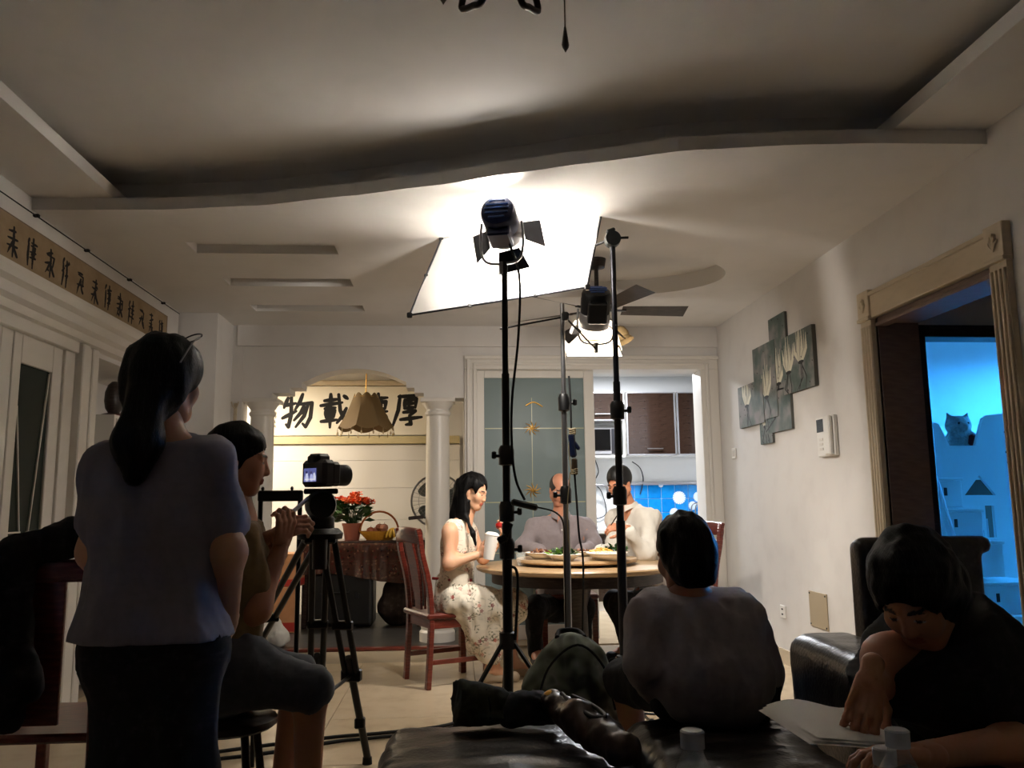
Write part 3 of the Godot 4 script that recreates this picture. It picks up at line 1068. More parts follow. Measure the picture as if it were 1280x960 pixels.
# ---------------------------------------------------------------- the child's room beyond the right door
func child_room() -> void:
	var paint := grainy(Color(0.86, 0.855, 0.84), 0.02, 0.8, 0.7, Vector2.ONE, 80)
	var st := mb()
	var fd := 4.45          # depth of the wall with the dark framed door
	var a := at(1160, 480, fd)
	# wall with the inner door opening
	span(st, Vector3(2.57, 0, -fd), Vector3(a.x - 0.06, RAISED, -fd - 0.12))
	span(st, Vector3(a.x - 0.06, 2.12, -fd), Vector3(a.x + 0.95, RAISED, -fd - 0.12))
	span(st, Vector3(a.x + 0.95, 0, -fd), Vector3(6.0, RAISED, -fd - 0.12))
	struct("wall_hall", st, M.wall)
	st = mb()
	span(st, Vector3(a.x - 0.065, 0, -fd + 0.015), Vector3(a.x, 2.12, -fd - 0.14), 0.004)
	span(st, Vector3(a.x + 0.89, 0, -fd + 0.015), Vector3(a.x + 0.955, 2.12, -fd - 0.14), 0.004)
	span(st, Vector3(a.x - 0.065, 2.055, -fd + 0.015), Vector3(a.x + 0.955, 2.125, -fd - 0.14), 0.004)
	struct("trim_8", st, M.dark_wood)
	st = mb()
	span(st, Vector3(2.57, 0, -7.3), Vector3(6.0, RAISED, -7.42))
	struct("wall_bedroom_back", st, paint)
	st = mb()      # outer wall with the window opening
	span(st, Vector3(5.3, 0, -4.4), Vector3(5.5, 0.75, -7.4))
	span(st, Vector3(5.3, 2.5, -4.4), Vector3(5.5, RAISED, -7.4))
	span(st, Vector3(5.3, 0.75, -4.4), Vector3(5.5, 2.5, -5.75))
	span(st, Vector3(5.3, 0.75, -7.15), Vector3(5.5, 2.5, -7.4))
	struct("wall_bedroom_side", st, paint)
	st = mb()
	span(st, Vector3(5.3, 0, 1.8), Vector3(5.5, RAISED, -4.5))
	struct("wall_hall_side", st, M.wall)
	st = mb()
	span(st, Vector3(5.38, 0.75, -5.75), Vector3(5.42, 0.81, -7.15))
	span(st, Vector3(5.38, 2.44, -5.75), Vector3(5.42, 2.5, -7.15))
	for z in [-5.78, -6.45, -7.12]:
		span(st, Vector3(5.38, 0.75, z + 0.03), Vector3(5.42, 2.5, z - 0.03))
	var wn := struct("window_1", st, M.trim)
	st = mb()
	span(st, Vector3(5.398, 0.81, -5.81), Vector3(5.402, 2.44, -6.42))
	part(wn, "pane", st, M.glass)
	st = mb()
	span(st, Vector3(5.398, 0.81, -6.48), Vector3(5.402, 2.44, -7.09))
	part(wn, "pane", st, M.glass)

	# loft bed with stair drawers, a panel with a triangle and a little window, and a slide rail
	var bd := 6.1
	var bed := thing("loft_bed", "pale child's loft bed with stair drawers and a house shaped front panel", "bed", Vector3(4.0, 0, -bd - 0.4))
	var white := mat(Color(0.86, 0.855, 0.84), 0.45)
	var W := func(x: float, y: float) -> Vector2:
		var p := at(x, y, bd)
		return Vector2(p.x, p.y)
	# front panel: outline with triangle and window cut out, in two halves joined at the openings
	var x_r: float = W.call(1300, 600).x
	var tr := [W.call(1224, 594), W.call(1206, 619), W.call(1245, 619)]
	var wi := [W.call(1231, 632), W.call(1246, 672)]
	var x_l: float = W.call(1163, 560).x
	var dip: float = W.call(1205, 557).y
	var left_half := PackedVector2Array([Vector2(x_l, 0.9), Vector2(x_l, W.call(1165, 528).y), W.call(1173, 529), W.call(1187, 557), W.call(1219, 557), Vector2(tr[0].x, dip + 0.03), tr[0], tr[1], Vector2(tr[0].x, tr[1].y), Vector2(tr[0].x, 0.9)])
	var xm: float = tr[0].x
	var right_half := PackedVector2Array([Vector2(xm, dip + 0.03), W.call(1228, 523), W.call(1234, 519), Vector2(x_r, W.call(1300, 512).y), Vector2(x_r, 0.0), Vector2(wi[1].x, 0.0), Vector2(wi[1].x, wi[0].y), Vector2(wi[0].x, wi[0].y), Vector2(wi[0].x, 0.0), Vector2(xm, 0.0), Vector2(xm, tr[1].y), tr[2], tr[0]])
	st = mb()
	prism(st, left_half, Transform3D(Basis.IDENTITY, Vector3(0, 0, -bd - 0.03)), 0.03)
	part(bed, "front_panel", st, white)
	st = mb()
	prism(st, right_half, Transform3D(Basis.IDENTITY, Vector3(0, 0, -bd - 0.03)), 0.03)
	span(st, Vector3(wi[0].x - 0.002, 0, -bd), Vector3(wi[1].x + 0.002, wi[1].y, -bd - 0.03))
	part(bed, "front_panel", st, white)
	st = mb()
	span(st, Vector3(x_l, 1.30, -bd - 0.03), Vector3(5.1, 1.36, -bd - 1.1), 0.004)
	part(bed, "bed_base", st, white)
	st = mb()
	span(st, Vector3(x_l + 0.02, 1.36, -bd - 0.05), Vector3(5.05, 1.5, -bd - 1.05), 0.03)
	part(bed, "mattress", st, mat(Color(0.68, 0.67, 0.66), 0.9))
	st = mb()
	span(st, Vector3(x_l - 0.03, 0, -bd), Vector3(x_l, 1.75, -bd - 1.1), 0.004)
	span(st, Vector3(x_r, 0, -bd), Vector3(5.12, 1.75, -bd - 0.03), 0.004)
	part(bed, "side_panel", st, white)
	st = mb()
	span(st, Vector3(x_l, 0, -bd - 1.06), Vector3(5.1, 1.8, -bd - 1.1), 0.004)
	part(bed, "back_panel", st, white)
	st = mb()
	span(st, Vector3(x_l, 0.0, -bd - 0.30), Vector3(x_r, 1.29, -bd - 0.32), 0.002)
	part(bed, "added_shade_board", st, mat(Color(0.40, 0.33, 0.28), 0.7))  # dark board added so the openings read as a shaded interior
	for k in 6:
		st = mb()
		var bx := lerpf(wi[0].x - 0.02, wi[1].x + 0.02, (k + 0.5) / 6.0)
		span(st, Vector3(bx - 0.012, wi[1].y - 0.1, -bd - 0.12), Vector3(bx + 0.012, wi[1].y + 0.10 + 0.02 * (k % 3), -bd - 0.28), 0.002)
		part(bed, "picture_book", st, mat([Color(0.75, 0.72, 0.7), Color(0.45, 0.5, 0.6), Color(0.7, 0.5, 0.4), Color(0.8, 0.78, 0.7), Color(0.3, 0.32, 0.4), Color(0.72, 0.7, 0.72)][k], 0.6))
	# stair drawers climb towards the left
	var steps := [[1163, 1201, 597, 636], [1163, 1227, 636, 676], [1163, 1253, 676, 725], [1195, 1300, 727, 772]]
	for i in 4:
		var s = steps[i]
		var zf := -bd + 0.09 + 0.10 * i
		var lo: Vector3 = at(s[0], s[3], -zf)
		var hi: Vector3 = at(s[1], s[2], -zf)
		st = mb()
		span(st, Vector3(lo.x, lo.y + 0.012, zf), Vector3(hi.x, hi.y - 0.02, -bd + 0.002), 0.004)
		var dw := part(bed, "stair_drawer", st, white)
		st = mb()
		span(st, Vector3(lo.x - 0.01, hi.y - 0.02, zf + 0.015), Vector3(hi.x + 0.01, hi.y, -bd), 0.003)
		part(dw, "tread", st, white)
		st = mb()
		box(st, Vector3((lo.x + hi.x) * 0.5, lerpf(lo.y, hi.y, 0.55), zf + 0.001), Vector3(0.025, 0.06, 0.006), Basis.IDENTITY, 0.002)
		part(dw, "finger_pull", st, mat(Color(0.2, 0.19, 0.18), 0.5))
	var foot := at(1195, 772, bd - 0.5)
	st = mb()
	span(st, Vector3(foot.x - 0.3, 0.0, -bd + 0.5), Vector3(x_r + 0.3, maxf(foot.y, 0.12), -bd), 0.004)
	part(bed, "plinth", st, white)
	# slide rail in front
	for k in 2:
		st = mb()
		var off := Vector3(-0.02 - 0.28 * k, 0, 0)
		beam(st, at(1172, 600, bd - 0.35) + off, at(1221, 760, bd - 1.0) + off, 0.02, 0.10, Vector3.UP, 0.004)
		part(bed, "slide_rail", st, white)
	st = mb()
	beam(st, at(1172, 600, bd - 0.35) + Vector3(-0.16, -0.03, 0), at(1221, 760, bd - 1.0) + Vector3(-0.16, -0.03, 0), 0.28, 0.012, Vector3(1, 0, 0))
	part(bed, "slide_bed", st, white)
	for p in [[1256, 540], [1258, 565], [1260, 578]]:
		var q := at(p[0], p[1], bd)
		st = mb()
		lathe(st, [Vector2(0.0, 0.0), Vector2(0.009, 0.0), Vector2(0.007, 0.004), Vector2(0.0, 0.005)], place(q, Vector3.BACK), 8)
		part(bed, "bolt_cap", st, M.rubber)
	# soft toy cat peeping over the dip
	var tp := at(1200, 540, bd + 0.16)
	tp.y = 1.5
	var toy := thing("plush_cat", "grey plush cat holding a red cushion on the loft bed", "toy", tp)
	var fd2 := Field.new(tp + Vector3(-0.16, 0, -0.14), tp + Vector3(0.16, 0.34, 0.14), 0.012)
	fd2.ell(tp + Vector3(-0.02, 0.09, 0), Vector3(0.10, 0.10, 0.09))
	fd2.ell(tp + Vector3(-0.03, 0.21, 0.03), Vector3(0.10, 0.08, 0.08))
	for s in [-1.0, 1.0]:
		fd2.cap(tp + Vector3(-0.03 + s * 0.06, 0.26, 0.03), tp + Vector3(-0.03 + s * 0.085, 0.315, 0.03), 0.028, 0.006)
		fd2.cap(tp + Vector3(-0.02 + s * 0.08, 0.13, 0.06), tp + Vector3(s * 0.05, 0.09, 0.11), 0.03, 0.026)
	fd2.ell(tp + Vector3(-0.03, 0.195, 0.10), Vector3(0.04, 0.03, 0.03))
	soft(toy, "body", fd2, grainy(Color(0.60, 0.58, 0.56), 0.3, 0.95, 8.0, Vector2.ONE, 82))
	for s in [-1.0, 1.0]:
		st = mb()
		ball(st, tp + Vector3(-0.03 + s * 0.038, 0.225, 0.103), Vector3(0.009, 0.009, 0.006), 8, 5)
		part(toy, "eye", st, M.rubber)
	st = mb()
	box(st, tp + Vector3(0.07, 0.085, 0.10), Vector3(0.13, 0.09, 0.05), Basis(Vector3(0, 0, 1), -0.2), 0.02)
	part(toy, "red_cushion", st, mat(Color(0.42, 0.05, 0.06), 0.8))

# ---------------------------------------------------------------- the entry hall behind the arch
func foyer() -> void:
	var wd := 9.1
	var st := mb()
	span(st, Vector3(-3.4, 0, -wd - 0.05), Vector3(0.3, RAISED, -wd - 0.2))
	var wall := struct("wall_entry_back", st, M.wall)
	# smooth panels with joints
	var y := 0.0
	for h in [0.62, 0.36, 0.34, 0.30, 0.17]:
		st = mb()
		span(st, Vector3(-3.0, y + 0.0012, -wd), Vector3(0.05, y + h - 0.0012, -wd - 0.055), 0.001)
		part(wall, "panel", st, M.trim)
		y += h
	st = mb()
	span(st, Vector3(-3.0, 1.80, -wd + 0.03), Vector3(0.05, 1.885, -wd - 0.05), 0.006)
	struct("trim_9", st, grainy(Color(0.78, 0.72, 0.55), 0.05, 0.4, 2.0, Vector2(1, 5), 84))
	st = mb()
	span(st, Vector3(-3.4, 2.44, -wd + 0.04), Vector3(0.05, 2.50, -wd - 0.05), 0.01)
	struct("trim_10", st, grainy(Color(0.78, 0.72, 0.62), 0.04, 0.5, 2.0, Vector2(1, 5), 85))
	st = mb()
	span(st, Vector3(-3.4, 2.6, -7.34), Vector3(0.05, RAISED, -wd - 0.1))
	struct("ceiling_entry", st, M.ceiling)
	st = mb()
	span(st, Vector3(-3.4, 0, -6.6), Vector3(-3.2, RAISED, -9.3))
	struct("wall_entry_left", st, grainy(Color(0.80, 0.72, 0.50), 0.03, 0.8, 0.7, Vector2.ONE, 86))
	# partition between entry hall and kitchen, glazed towards the hall
	st = mb()
	span(st, Vector3(0.09, 0, -7.3), Vector3(0.2, 0.9, -9.7))
	span(st, Vector3(0.09, 2.2, -7.3), Vector3(0.2, RAISED, -9.7))
	span(st, Vector3(0.09, 0.9, -8.7), Vector3(0.2, 2.2, -9.7))
	struct("wall_partition", st, M.wall)
	st = mb()
	for e in [[0.9, 0.95], [1.62, 1.67], [2.15, 2.2]]:
		span(st, Vector3(0.10, e[0], -7.3), Vector3(0.16, e[1], -8.7))
	for z in [-7.32, -8.0, -8.68]:
		span(st, Vector3(0.10, 0.9, z + 0.025), Vector3(0.16, 2.2, z - 0.025))
	var pw := struct("window_2", st, M.trim)
	for e in [[0.95, 1.62], [1.67, 2.15]]:
		for z in [[-7.345, -7.975], [-8.025, -8.655]]:
			st = mb()
			span(st, Vector3(0.126, e[0], z[0]), Vector3(0.132, e[1], z[1]))
			part(pw, "pane", st, M.frosted)
	# ceiling lamp of the entry hall
	var lp := Vector3(-2.35, 2.6, -8.1)
	var lamp := thing("entry_ceiling_light", "round flush ceiling light of the entry hall behind the arch", "lamp", lp)
	st = mb()
	lathe(st, [Vector2(0.0, 0.0), Vector2(0.2, 0.0), Vector2(0.2, -0.03), Vector2(0.0, -0.03)], Transform3D(Basis.IDENTITY, lp), 28)
	part(lamp, "base", st, M.white)
	st = mb()
	lathe(st, [Vector2(0.18, -0.031), Vector2(0.17, -0.06), Vector2(0.11, -0.085), Vector2(0.0, -0.095)], Transform3D(Basis.IDENTITY, lp), 28)
	part(lamp, "diffuser", st, glow(Color(1.0, 0.86, 0.62), 3.0))
	lamp_area(lp - Vector3(0, 0.10, 0), lp - Vector3(0, 2, 0), Vector3(0, 0, 1), Color(1.0, 0.95, 0.87), FOYER_E * 4.0, Vector2(0.34, 0.34), lamp)
	# scroll with four large characters, read from the right
	var im := Image.create(1400, 360, false, Image.FORMAT_RGB8)
	im.fill(Color(0.90, 0.87, 0.80))
	var ink := Color(0.045, 0.03, 0.02)
	var strokes := {
		"hou": [[[.22, .10], [.55, .09], [.93, .05]], [[.26, .08], [.20, .5], [.02, .96]], [[.42, .20], [.41, .44]], [[.42, .21], [.80, .17], [.77, .42]], [[.42, .32], [.76, .29]], [[.41, .44], [.77, .41]], [[.38, .56], [.76, .52], [.58, .66]], [[.58, .65], [.62, .90], [.46, .92]], [[.28, .77], [.98, .70]]],
		"de": [[[.25, .06], [.08, .28]], [[.28, .28], [.06, .52]], [[.19, .42], [.19, .97]], [[.40, .17], [.97, .13]], [[.67, .02], [.64, .26]], [[.44, .28], [.46, .46]], [[.44, .28], [.92, .25], [.90, .45]], [[.60, .28], [.60, .45]], [[.75, .27], [.75, .45]], [[.45, .46], [.90, .45]], [[.38, .57], [.97, .53]], [[.42, .70], [.36, .90]], [[.52, .66], [.57, .92], [.84, .92], [.87, .78]], [[.66, .64], [.71, .76]], [[.88, .62], [.97, .76]]],
		"zai": [[[.14, .22], [.60, .17]], [[.34, .03], [.34, .30]], [[.02, .36], [.72, .27]], [[.16, .45], [.50, .42]], [[.18, .52], [.20, .70]], [[.18, .53], [.47, .50], [.45, .69]], [[.20, .61], [.45, .59]], [[.20, .70], [.45, .69]], [[.04, .82], [.56, .77]], [[.33, .40], [.33, .99]], [[.60, .04], [.66, .50], [.86, .88], [.97, .92], [.96, .74]], [[.86, .44], [.74, .66], [.56, .86]], [[.78, .08], [.90, .16]]],
		"wu": [[[.18, .14], [.06, .42]], [[.07, .36], [.44, .29]], [[.29, .02], [.30, .60], [.22, .97], [.14, .90]], [[.02, .72], [.46, .52]], [[.66, .03], [.58, .24], [.42, .48]], [[.54, .32], [.97, .28], [.93, .70], [.78, .97], [.68, .88]], [[.72, .34], [.62, .56], [.40, .78]], [[.84, .34], [.72, .66], [.46, .97]]],
	}
	var order := ["wu", "zai", "de", "hou"]
	var xs := [182, 500, 818, 1108]
	for k in 4:
		for s in strokes[order[k]]:
			var pts := []
			for p in s:
				pts.append(Vector2(xs[k] + p[0] * 255.0, 48 + p[1] * 258.0))
			brush(im, pts, 18.0, 14.0, ink)
	for k in 8:
		ink_glyph(im, Rect2(112, 50 + k * 33, 24, 26), 300 + k, ink, 1.8)
	for k in 6:
		ink_glyph(im, Rect2(68, 120 + k * 33, 18, 24), 320 + k, ink, 1.3)
	var p0 := at(338, 484, wd - 0.01)
	var p1 := at(531, 484, wd - 0.01)
	st = mb()
	var zz := -wd + 0.014
	picture(st, Vector3(p0.x - 0.1, 2.43, zz), Vector3(p1.x + 0.02, 2.43, zz), Vector3(p1.x + 0.02, 1.90, zz), Vector3(p0.x - 0.1, 1.90, zz))
	var sc := thing("calligraphy_scroll", "wide white scroll with large black brush characters on the entry hall wall", "scroll", Vector3(-1.1, 1.9, zz))
	part(sc, "paper", st, print_mat(im, 0.8))
	st = mb()
	span(st, Vector3(p0.x - 0.11, 1.895, zz - 0.002), Vector3(p1.x + 0.03, 2.435, -wd - 0.048), 0.002)
	part(sc, "mount", st, M.paper)
	# pendant with a scalloped shade and drops
	var bp := at(457, 534, 8.2)
	var pend := thing("pendant_lamp", "unlit pendant lamp with a scalloped beige shade and crystal drops", "lamp", bp)
	var shade := mat(Color(0.44, 0.36, 0.24), 0.8)
	shade.backlight_enabled = true
	shade.backlight = Color(0.2, 0.16, 0.1)
	var top_y := at(457, 496, 8.2).y
	for k in 8:
		st = mb()
		var a0 := TAU * (k + 0.28) / 8.0
		var a1 := TAU * (k + 1.28) / 8.0
		var f := func(u: float, v: float) -> Vector3:
			var r := lerpf(0.285, 0.115, pow(v, 0.9)) * (1.0 + 0.05 * sin(u * PI))
			var p := Vector3(cos(a0), 0, sin(a0)).lerp(Vector3(cos(a1), 0, sin(a1)), u) * r
			p.y = lerpf(0.0, top_y - bp.y, v) - 0.035 * sin(u * PI) * (1.0 - v) + 0.035 * sin(u * PI) * v * v * v
			return bp + p
		grid(st, f, 8, 8)
		var pn := part(pend, "shade_panel", st, shade)
		for q in [0.25, 0.75]:
			st = mb()
			var dp: Vector3 = f.call(q, 0.0)
			tube(st, [dp, dp - Vector3(0, 0.03, 0)], 0.002, 4)
			ball(st, dp - Vector3(0, 0.045, 0), Vector3(0.009, 0.018, 0.009), 6, 4)
			part(pn, "crystal_drop", st, mat(Color(0.75, 0.68, 0.55), 0.1))
	st = mb()
	tube(st, [Vector3(bp.x, top_y + 0.02, bp.z), Vector3(bp.x, 2.6, bp.z)], 0.006, 6)
	part(pend, "cord", st, M.gold)
	st = mb()
	lathe(st, [Vector2(0.0, 0.05), Vector2(0.02, 0.04), Vector2(0.03, 0.0), Vector2(0.125, -0.005), Vector2(0.115, -0.03), Vector2(0.02, -0.03), Vector2(0.02, -0.1), Vector2(0.0, -0.1)], Transform3D(Basis.IDENTITY, Vector3(bp.x, top_y, bp.z)), 16)
	part(pend, "holder", st, M.gold)
	# table with a patterned cloth under clear film
	var tx0 := -1.46
	var tx1 := -0.28
	var tz := -8.02
	var th := 0.80
	var tb := thing("side_table", "long side table standing behind the arch under a patterned cloth", "table", Vector3(-0.9, 0, tz - 0.28))
	st = mb()
	span(st, Vector3(tx0, th - 0.03, tz), Vector3(tx1, th, tz - 0.55), 0.004)
	part(tb, "table_top", st, M.dark_wood)
	for x in [tx0 + 0.05, tx1 - 0.05]:
		for z in [tz - 0.05, tz - 0.5]:
			st = mb()
			box(st, Vector3(x, 0.387, z), Vector3(0.05, 0.766, 0.05), Basis.IDENTITY, 0.004)
			part(tb, "leg", st, M.dark_wood)
	var cl := mat(Color.WHITE, 0.18)
	var ci := Image.create(256, 256, false, Image.FORMAT_RGB8)
	ci.fill(Color(0.25, 0.15, 0.12))
	for k in 90:
		var q := Vector2(rng.randf() * 256, rng.randf() * 256)
		var cc: Color = [Color(0.16, 0.07, 0.06), Color(0.42, 0.30, 0.23), Color(0.30, 0.10, 0.09), Color(0.20, 0.16, 0.11)][k % 4]
		for j in 5:
			var a := TAU * j / 5.0 + k
			brush(ci, [q, q + Vector2(cos(a), sin(a)) * rng.randf_range(5, 11)], 4.0, 2.0, cc)
	cl.albedo_texture = ImageTexture.create_from_image(ci)
	cl.uv1_triplanar = true
	cl.uv1_scale = Vector3.ONE * 3.2
	st = mb()
	var hem := 0.46
	var drape := func(u: float, v: float) -> Vector3:        # u along the table, v from the back edge over the front and down
		var x := lerpf(tx0 - 0.02, tx1 + 0.02, u)
		if v < 0.6:
			return Vector3(x, th + 0.004, lerpf(tz - 0.55, tz + 0.012, v / 0.6))
		var t := (v - 0.6) / 0.4
		return Vector3(x, lerpf(th + 0.002, hem + 0.05 * sin(u * 5.0 + 0.6), t), tz + 0.014 + 0.022 * t * sin(u * 31.0 + sin(u * 11.0) * 2.0) + 0.02 * t)
	grid(st, drape, 60, 14)
	for s in [tx0 - 0.02, tx1 + 0.02]:
		var f2 := func(u: float, v: float) -> Vector3: return Vector3(s + (0.012 if s > -0.5 else -0.012) * sin(u * 20.0) * v, lerpf(th + 0.004, hem, v), lerpf(tz - 0.55, tz + 0.012, u))
		grid(st, f2, 20, 6)
	solo("tablecloth", "dark red flowered tablecloth hanging over the side table", "tablecloth", st, cl)
	# things under the table; case and sack enlarged to stand in for its shade
	carton(Vector3(-1.62, 0.004, -7.95), Vector3(0.34, 0.40, 0.34), 0.12, "cream cardboard carton with a red band beneath the other carton by the arch")
	carton(Vector3(-1.58, 0.406, -7.97), Vector3(0.32, 0.30, 0.30), -0.1, "cream cardboard carton with a red band on top of another carton")
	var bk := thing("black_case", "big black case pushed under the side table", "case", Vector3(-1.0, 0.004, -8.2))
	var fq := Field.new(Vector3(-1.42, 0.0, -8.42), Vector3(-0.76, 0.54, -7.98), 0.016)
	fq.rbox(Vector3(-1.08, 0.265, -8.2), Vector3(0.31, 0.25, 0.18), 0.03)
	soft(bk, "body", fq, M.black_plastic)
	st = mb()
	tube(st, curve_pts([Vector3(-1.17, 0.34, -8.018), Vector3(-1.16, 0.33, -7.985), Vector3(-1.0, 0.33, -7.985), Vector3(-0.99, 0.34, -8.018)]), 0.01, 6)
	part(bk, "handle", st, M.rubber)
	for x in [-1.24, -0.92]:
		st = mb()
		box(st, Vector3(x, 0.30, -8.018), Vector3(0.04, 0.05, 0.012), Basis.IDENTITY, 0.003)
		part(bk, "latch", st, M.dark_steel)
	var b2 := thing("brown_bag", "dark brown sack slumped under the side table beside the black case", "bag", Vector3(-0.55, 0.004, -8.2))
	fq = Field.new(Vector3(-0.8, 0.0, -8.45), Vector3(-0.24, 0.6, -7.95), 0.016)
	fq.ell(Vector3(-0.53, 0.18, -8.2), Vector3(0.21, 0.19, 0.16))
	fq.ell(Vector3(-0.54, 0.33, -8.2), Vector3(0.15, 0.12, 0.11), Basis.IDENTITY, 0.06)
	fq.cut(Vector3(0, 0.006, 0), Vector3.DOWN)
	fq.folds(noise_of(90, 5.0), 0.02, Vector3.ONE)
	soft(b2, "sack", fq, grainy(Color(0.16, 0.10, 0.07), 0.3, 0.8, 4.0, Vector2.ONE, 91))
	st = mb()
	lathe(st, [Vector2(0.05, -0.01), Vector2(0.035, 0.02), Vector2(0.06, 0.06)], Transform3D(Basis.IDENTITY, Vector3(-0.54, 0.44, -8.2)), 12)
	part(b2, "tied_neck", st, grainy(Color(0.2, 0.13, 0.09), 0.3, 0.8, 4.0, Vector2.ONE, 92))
	# white shopping bag on the floor by the column
	var wb := on(332, 802, 0.0)
	wb.y = 0.004
	wb.z = -7.05
	wb.x = -1.43
	fq = Field.new(wb + Vector3(-0.12, 0, -0.1), wb + Vector3(0.12, 0.27, 0.1), 0.012)
	fq.ell(wb + Vector3(0, 0.08, 0), Vector3(0.085, 0.085, 0.07))
	fq.cap(wb + Vector3(0, 0.12, 0), wb + Vector3(-0.02, 0.22, 0), 0.045, 0.015)
	fq.cut(wb + Vector3(0, 0.002, 0), Vector3.DOWN)
	fq.folds(noise_of(93, 9.0), 0.02, Vector3.ONE)
	var pb := thing("plastic_bag", "small white plastic bag on the floor at the foot of the column", "bag", wb)
	soft(pb, "sack", fq, mat(Color(0.8, 0.79, 0.76), 0.35))
	# pot of orange flowers
	var fp := at(440, 671, 8.25)
	fp.y = th + 0.006
	var pot := thing("potted_kalanchoe", "terracotta pot of orange flowers on the side table", "plant", fp)
	st = mb()
	lathe(st, [Vector2(0.0, 0.0), Vector2(0.07, 0.0), Vector2(0.092, 0.135), Vector2(0.098, 0.135), Vector2(0.10, 0.16), Vector2(0.088, 0.16), Vector2(0.086, 0.14), Vector2(0.0, 0.14)], Transform3D(Basis.IDENTITY, fp), 24)
	part(pot, "flowerpot", st, mat(Color(0.55, 0.30, 0.22), 0.6))
	var leaf_m := [mat(Color(0.10, 0.20, 0.07), 0.4), mat(Color(0.15, 0.27, 0.09), 0.4)]
	for k in 90:
		var a := rng.randf() * TAU
		var up := rng.randf()
		var b := fp + Vector3(0, 0.15, 0) + Vector3(cos(a), 0, sin(a)) * 0.04 * rng.randf()
		var e := fp + Vector3(cos(a) * (0.03 + 0.13 * sqrt(rng.randf())), 0.18 + 0.18 * up, sin(a) * (0.03 + 0.13 * rng.randf()))
		st = mb()
		tube(st, [b, (b + e) * 0.5 + Vector3(0, 0.015, 0), e], [0.003, 0.0025, 0.002], 4)
		var dirv := (e - b).normalized() * 0.5 + Vector3(cos(a), -0.15, sin(a)) * 0.7
		leaf_blade(st, e - dirv * 0.02, dirv.normalized(), 0.095 + 0.03 * rng.randf(), 0.07)
		part(pot, "leaf", st, leaf_m[k % 2])
	var petal := [mat(Color(0.90, 0.38, 0.16), 0.6), mat(Color(0.93, 0.47, 0.24), 0.6), mat(Color(0.80, 0.28, 0.12), 0.6)]
	for k in 13:
		var a := TAU * k / 13.0 * 2.4
		var r := 0.03 + 0.15 * sqrt(k / 13.0)
		var c := fp + Vector3(cos(a) * r, 0.42 - r * 0.45 + 0.02 * rng.randf(), sin(a) * r)
		st = mb()
		for j in 24:
			var q := c + Vector3(rng.randf_range(-1, 1), rng.randf_range(-0.4, 0.7), rng.randf_range(-1, 1)) * 0.045
			for i in 4:
				var b := TAU * i / 4.0 + j
				leaf_blade(st, q, Vector3(cos(b), 0.5, sin(b)).normalized(), 0.026, 0.022)
		part(pot, "flower_head", st, petal[k % 3])
	# fruit basket
	var fb := at(474, 671, 8.2)
	fb.y = th + 0.006
	var bas := thing("fruit_basket", "yellow basket with an arched wicker handle on the side table", "basket", fb)
	st = mb()
	lathe(st, [Vector2(0.0, 0.0), Vector2(0.10, 0.0), Vector2(0.15, 0.07), Vector2(0.155, 0.085), Vector2(0.142, 0.085), Vector2(0.095, 0.012), Vector2(0.0, 0.012)], Transform3D(Basis.from_scale(Vector3(1.25, 1, 0.8)), fb), 24)
	part(bas, "bowl", st, grainy(Color(0.72, 0.50, 0.12), 0.25, 0.5, 6.0, Vector2(1, 6), 95))
	st = mb()
	var arc := []
	for i in 15:
		var a := PI * i / 14.0
		arc.append(fb + Vector3(0.185 * cos(a), 0.08 + 0.19 * sin(a), 0.0))
	tube(st, arc, 0.010, 7)
	part(bas, "handle", st, mat(Color(0.62, 0.32, 0.10), 0.5))
	for k in 4:
		st = mb()
		var q := fb + Vector3([-0.08, 0.0, -0.03, 0.05][k], 0.085 + 0.03 * (k % 2), [0.03, -0.03, -0.05, 0.05][k])
		lathe(st, [Vector2(0.0, -0.040), Vector2(0.025, -0.034), Vector2(0.041, -0.004), Vector2(0.036, 0.022), Vector2(0.015, 0.036), Vector2(0.0, 0.031)], Transform3D(Basis.IDENTITY, q), 14)
		var ap := solo("peach", "pinkish brown peach heaped in the yellow basket", "fruit", st, mat(Color(0.62, 0.34, 0.22).lightened(0.06 * k), 0.55), "peaches in the basket")
		st = mb()
		tube(st, [q + Vector3(0, 0.03, 0), q + Vector3(0.004, 0.05, 0)], 0.002, 4)
		part(ap, "stalk", st, M.dark_wood)
	var bq := at(494, 668, 8.1)
	bq.y = th + 0.02
	var ban := thing("banana_bunch", "bunch of yellow bananas lying beside the fruit basket", "fruit", bq)
	for k in 5:
		st = mb()
		var a := -0.7 + 0.35 * k
		var dv := Vector3(sin(a), 0, cos(a) * 0.6)
		tube(st, curve_pts([bq + Vector3(0.02, 0.09, -0.03), bq + dv * 0.05 + Vector3(0, 0.085, 0), bq + dv * 0.10 + Vector3(0, 0.05, 0), bq + dv * 0.125 + Vector3(0, 0.01, 0)], 4), [0.005, 0.008, 0.012, 0.015, 0.017, 0.018, 0.018, 0.018, 0.017, 0.015, 0.012, 0.008, 0.004], 7)
		part(ban, "banana", st, mat(Color(0.74, 0.58, 0.13), 0.5))
	var gb := at(416, 670, 8.2)
	gb.y = th + 0.006
	var bot := thing("green_bottle", "small dark green bottle behind the camera on the side table", "bottle", gb)
	st = mb()
	lathe(st, [Vector2(0.0, 0.0), Vector2(0.03, 0.0), Vector2(0.032, 0.01), Vector2(0.032, 0.09), Vector2(0.014, 0.12), Vector2(0.013, 0.15), Vector2(0.0, 0.15)], Transform3D(Basis.IDENTITY, gb), 16)
	part(bot, "body", st, mat(Color(0.06, 0.11, 0.05), 0.2))
	st = mb()
	lathe(st, [Vector2(0.0, 0.15), Vector2(0.015, 0.15), Vector2(0.015, 0.17), Vector2(0.0, 0.172)], Transform3D(Basis.IDENTITY, gb), 12)
	part(bot, "cap", st, M.gold)
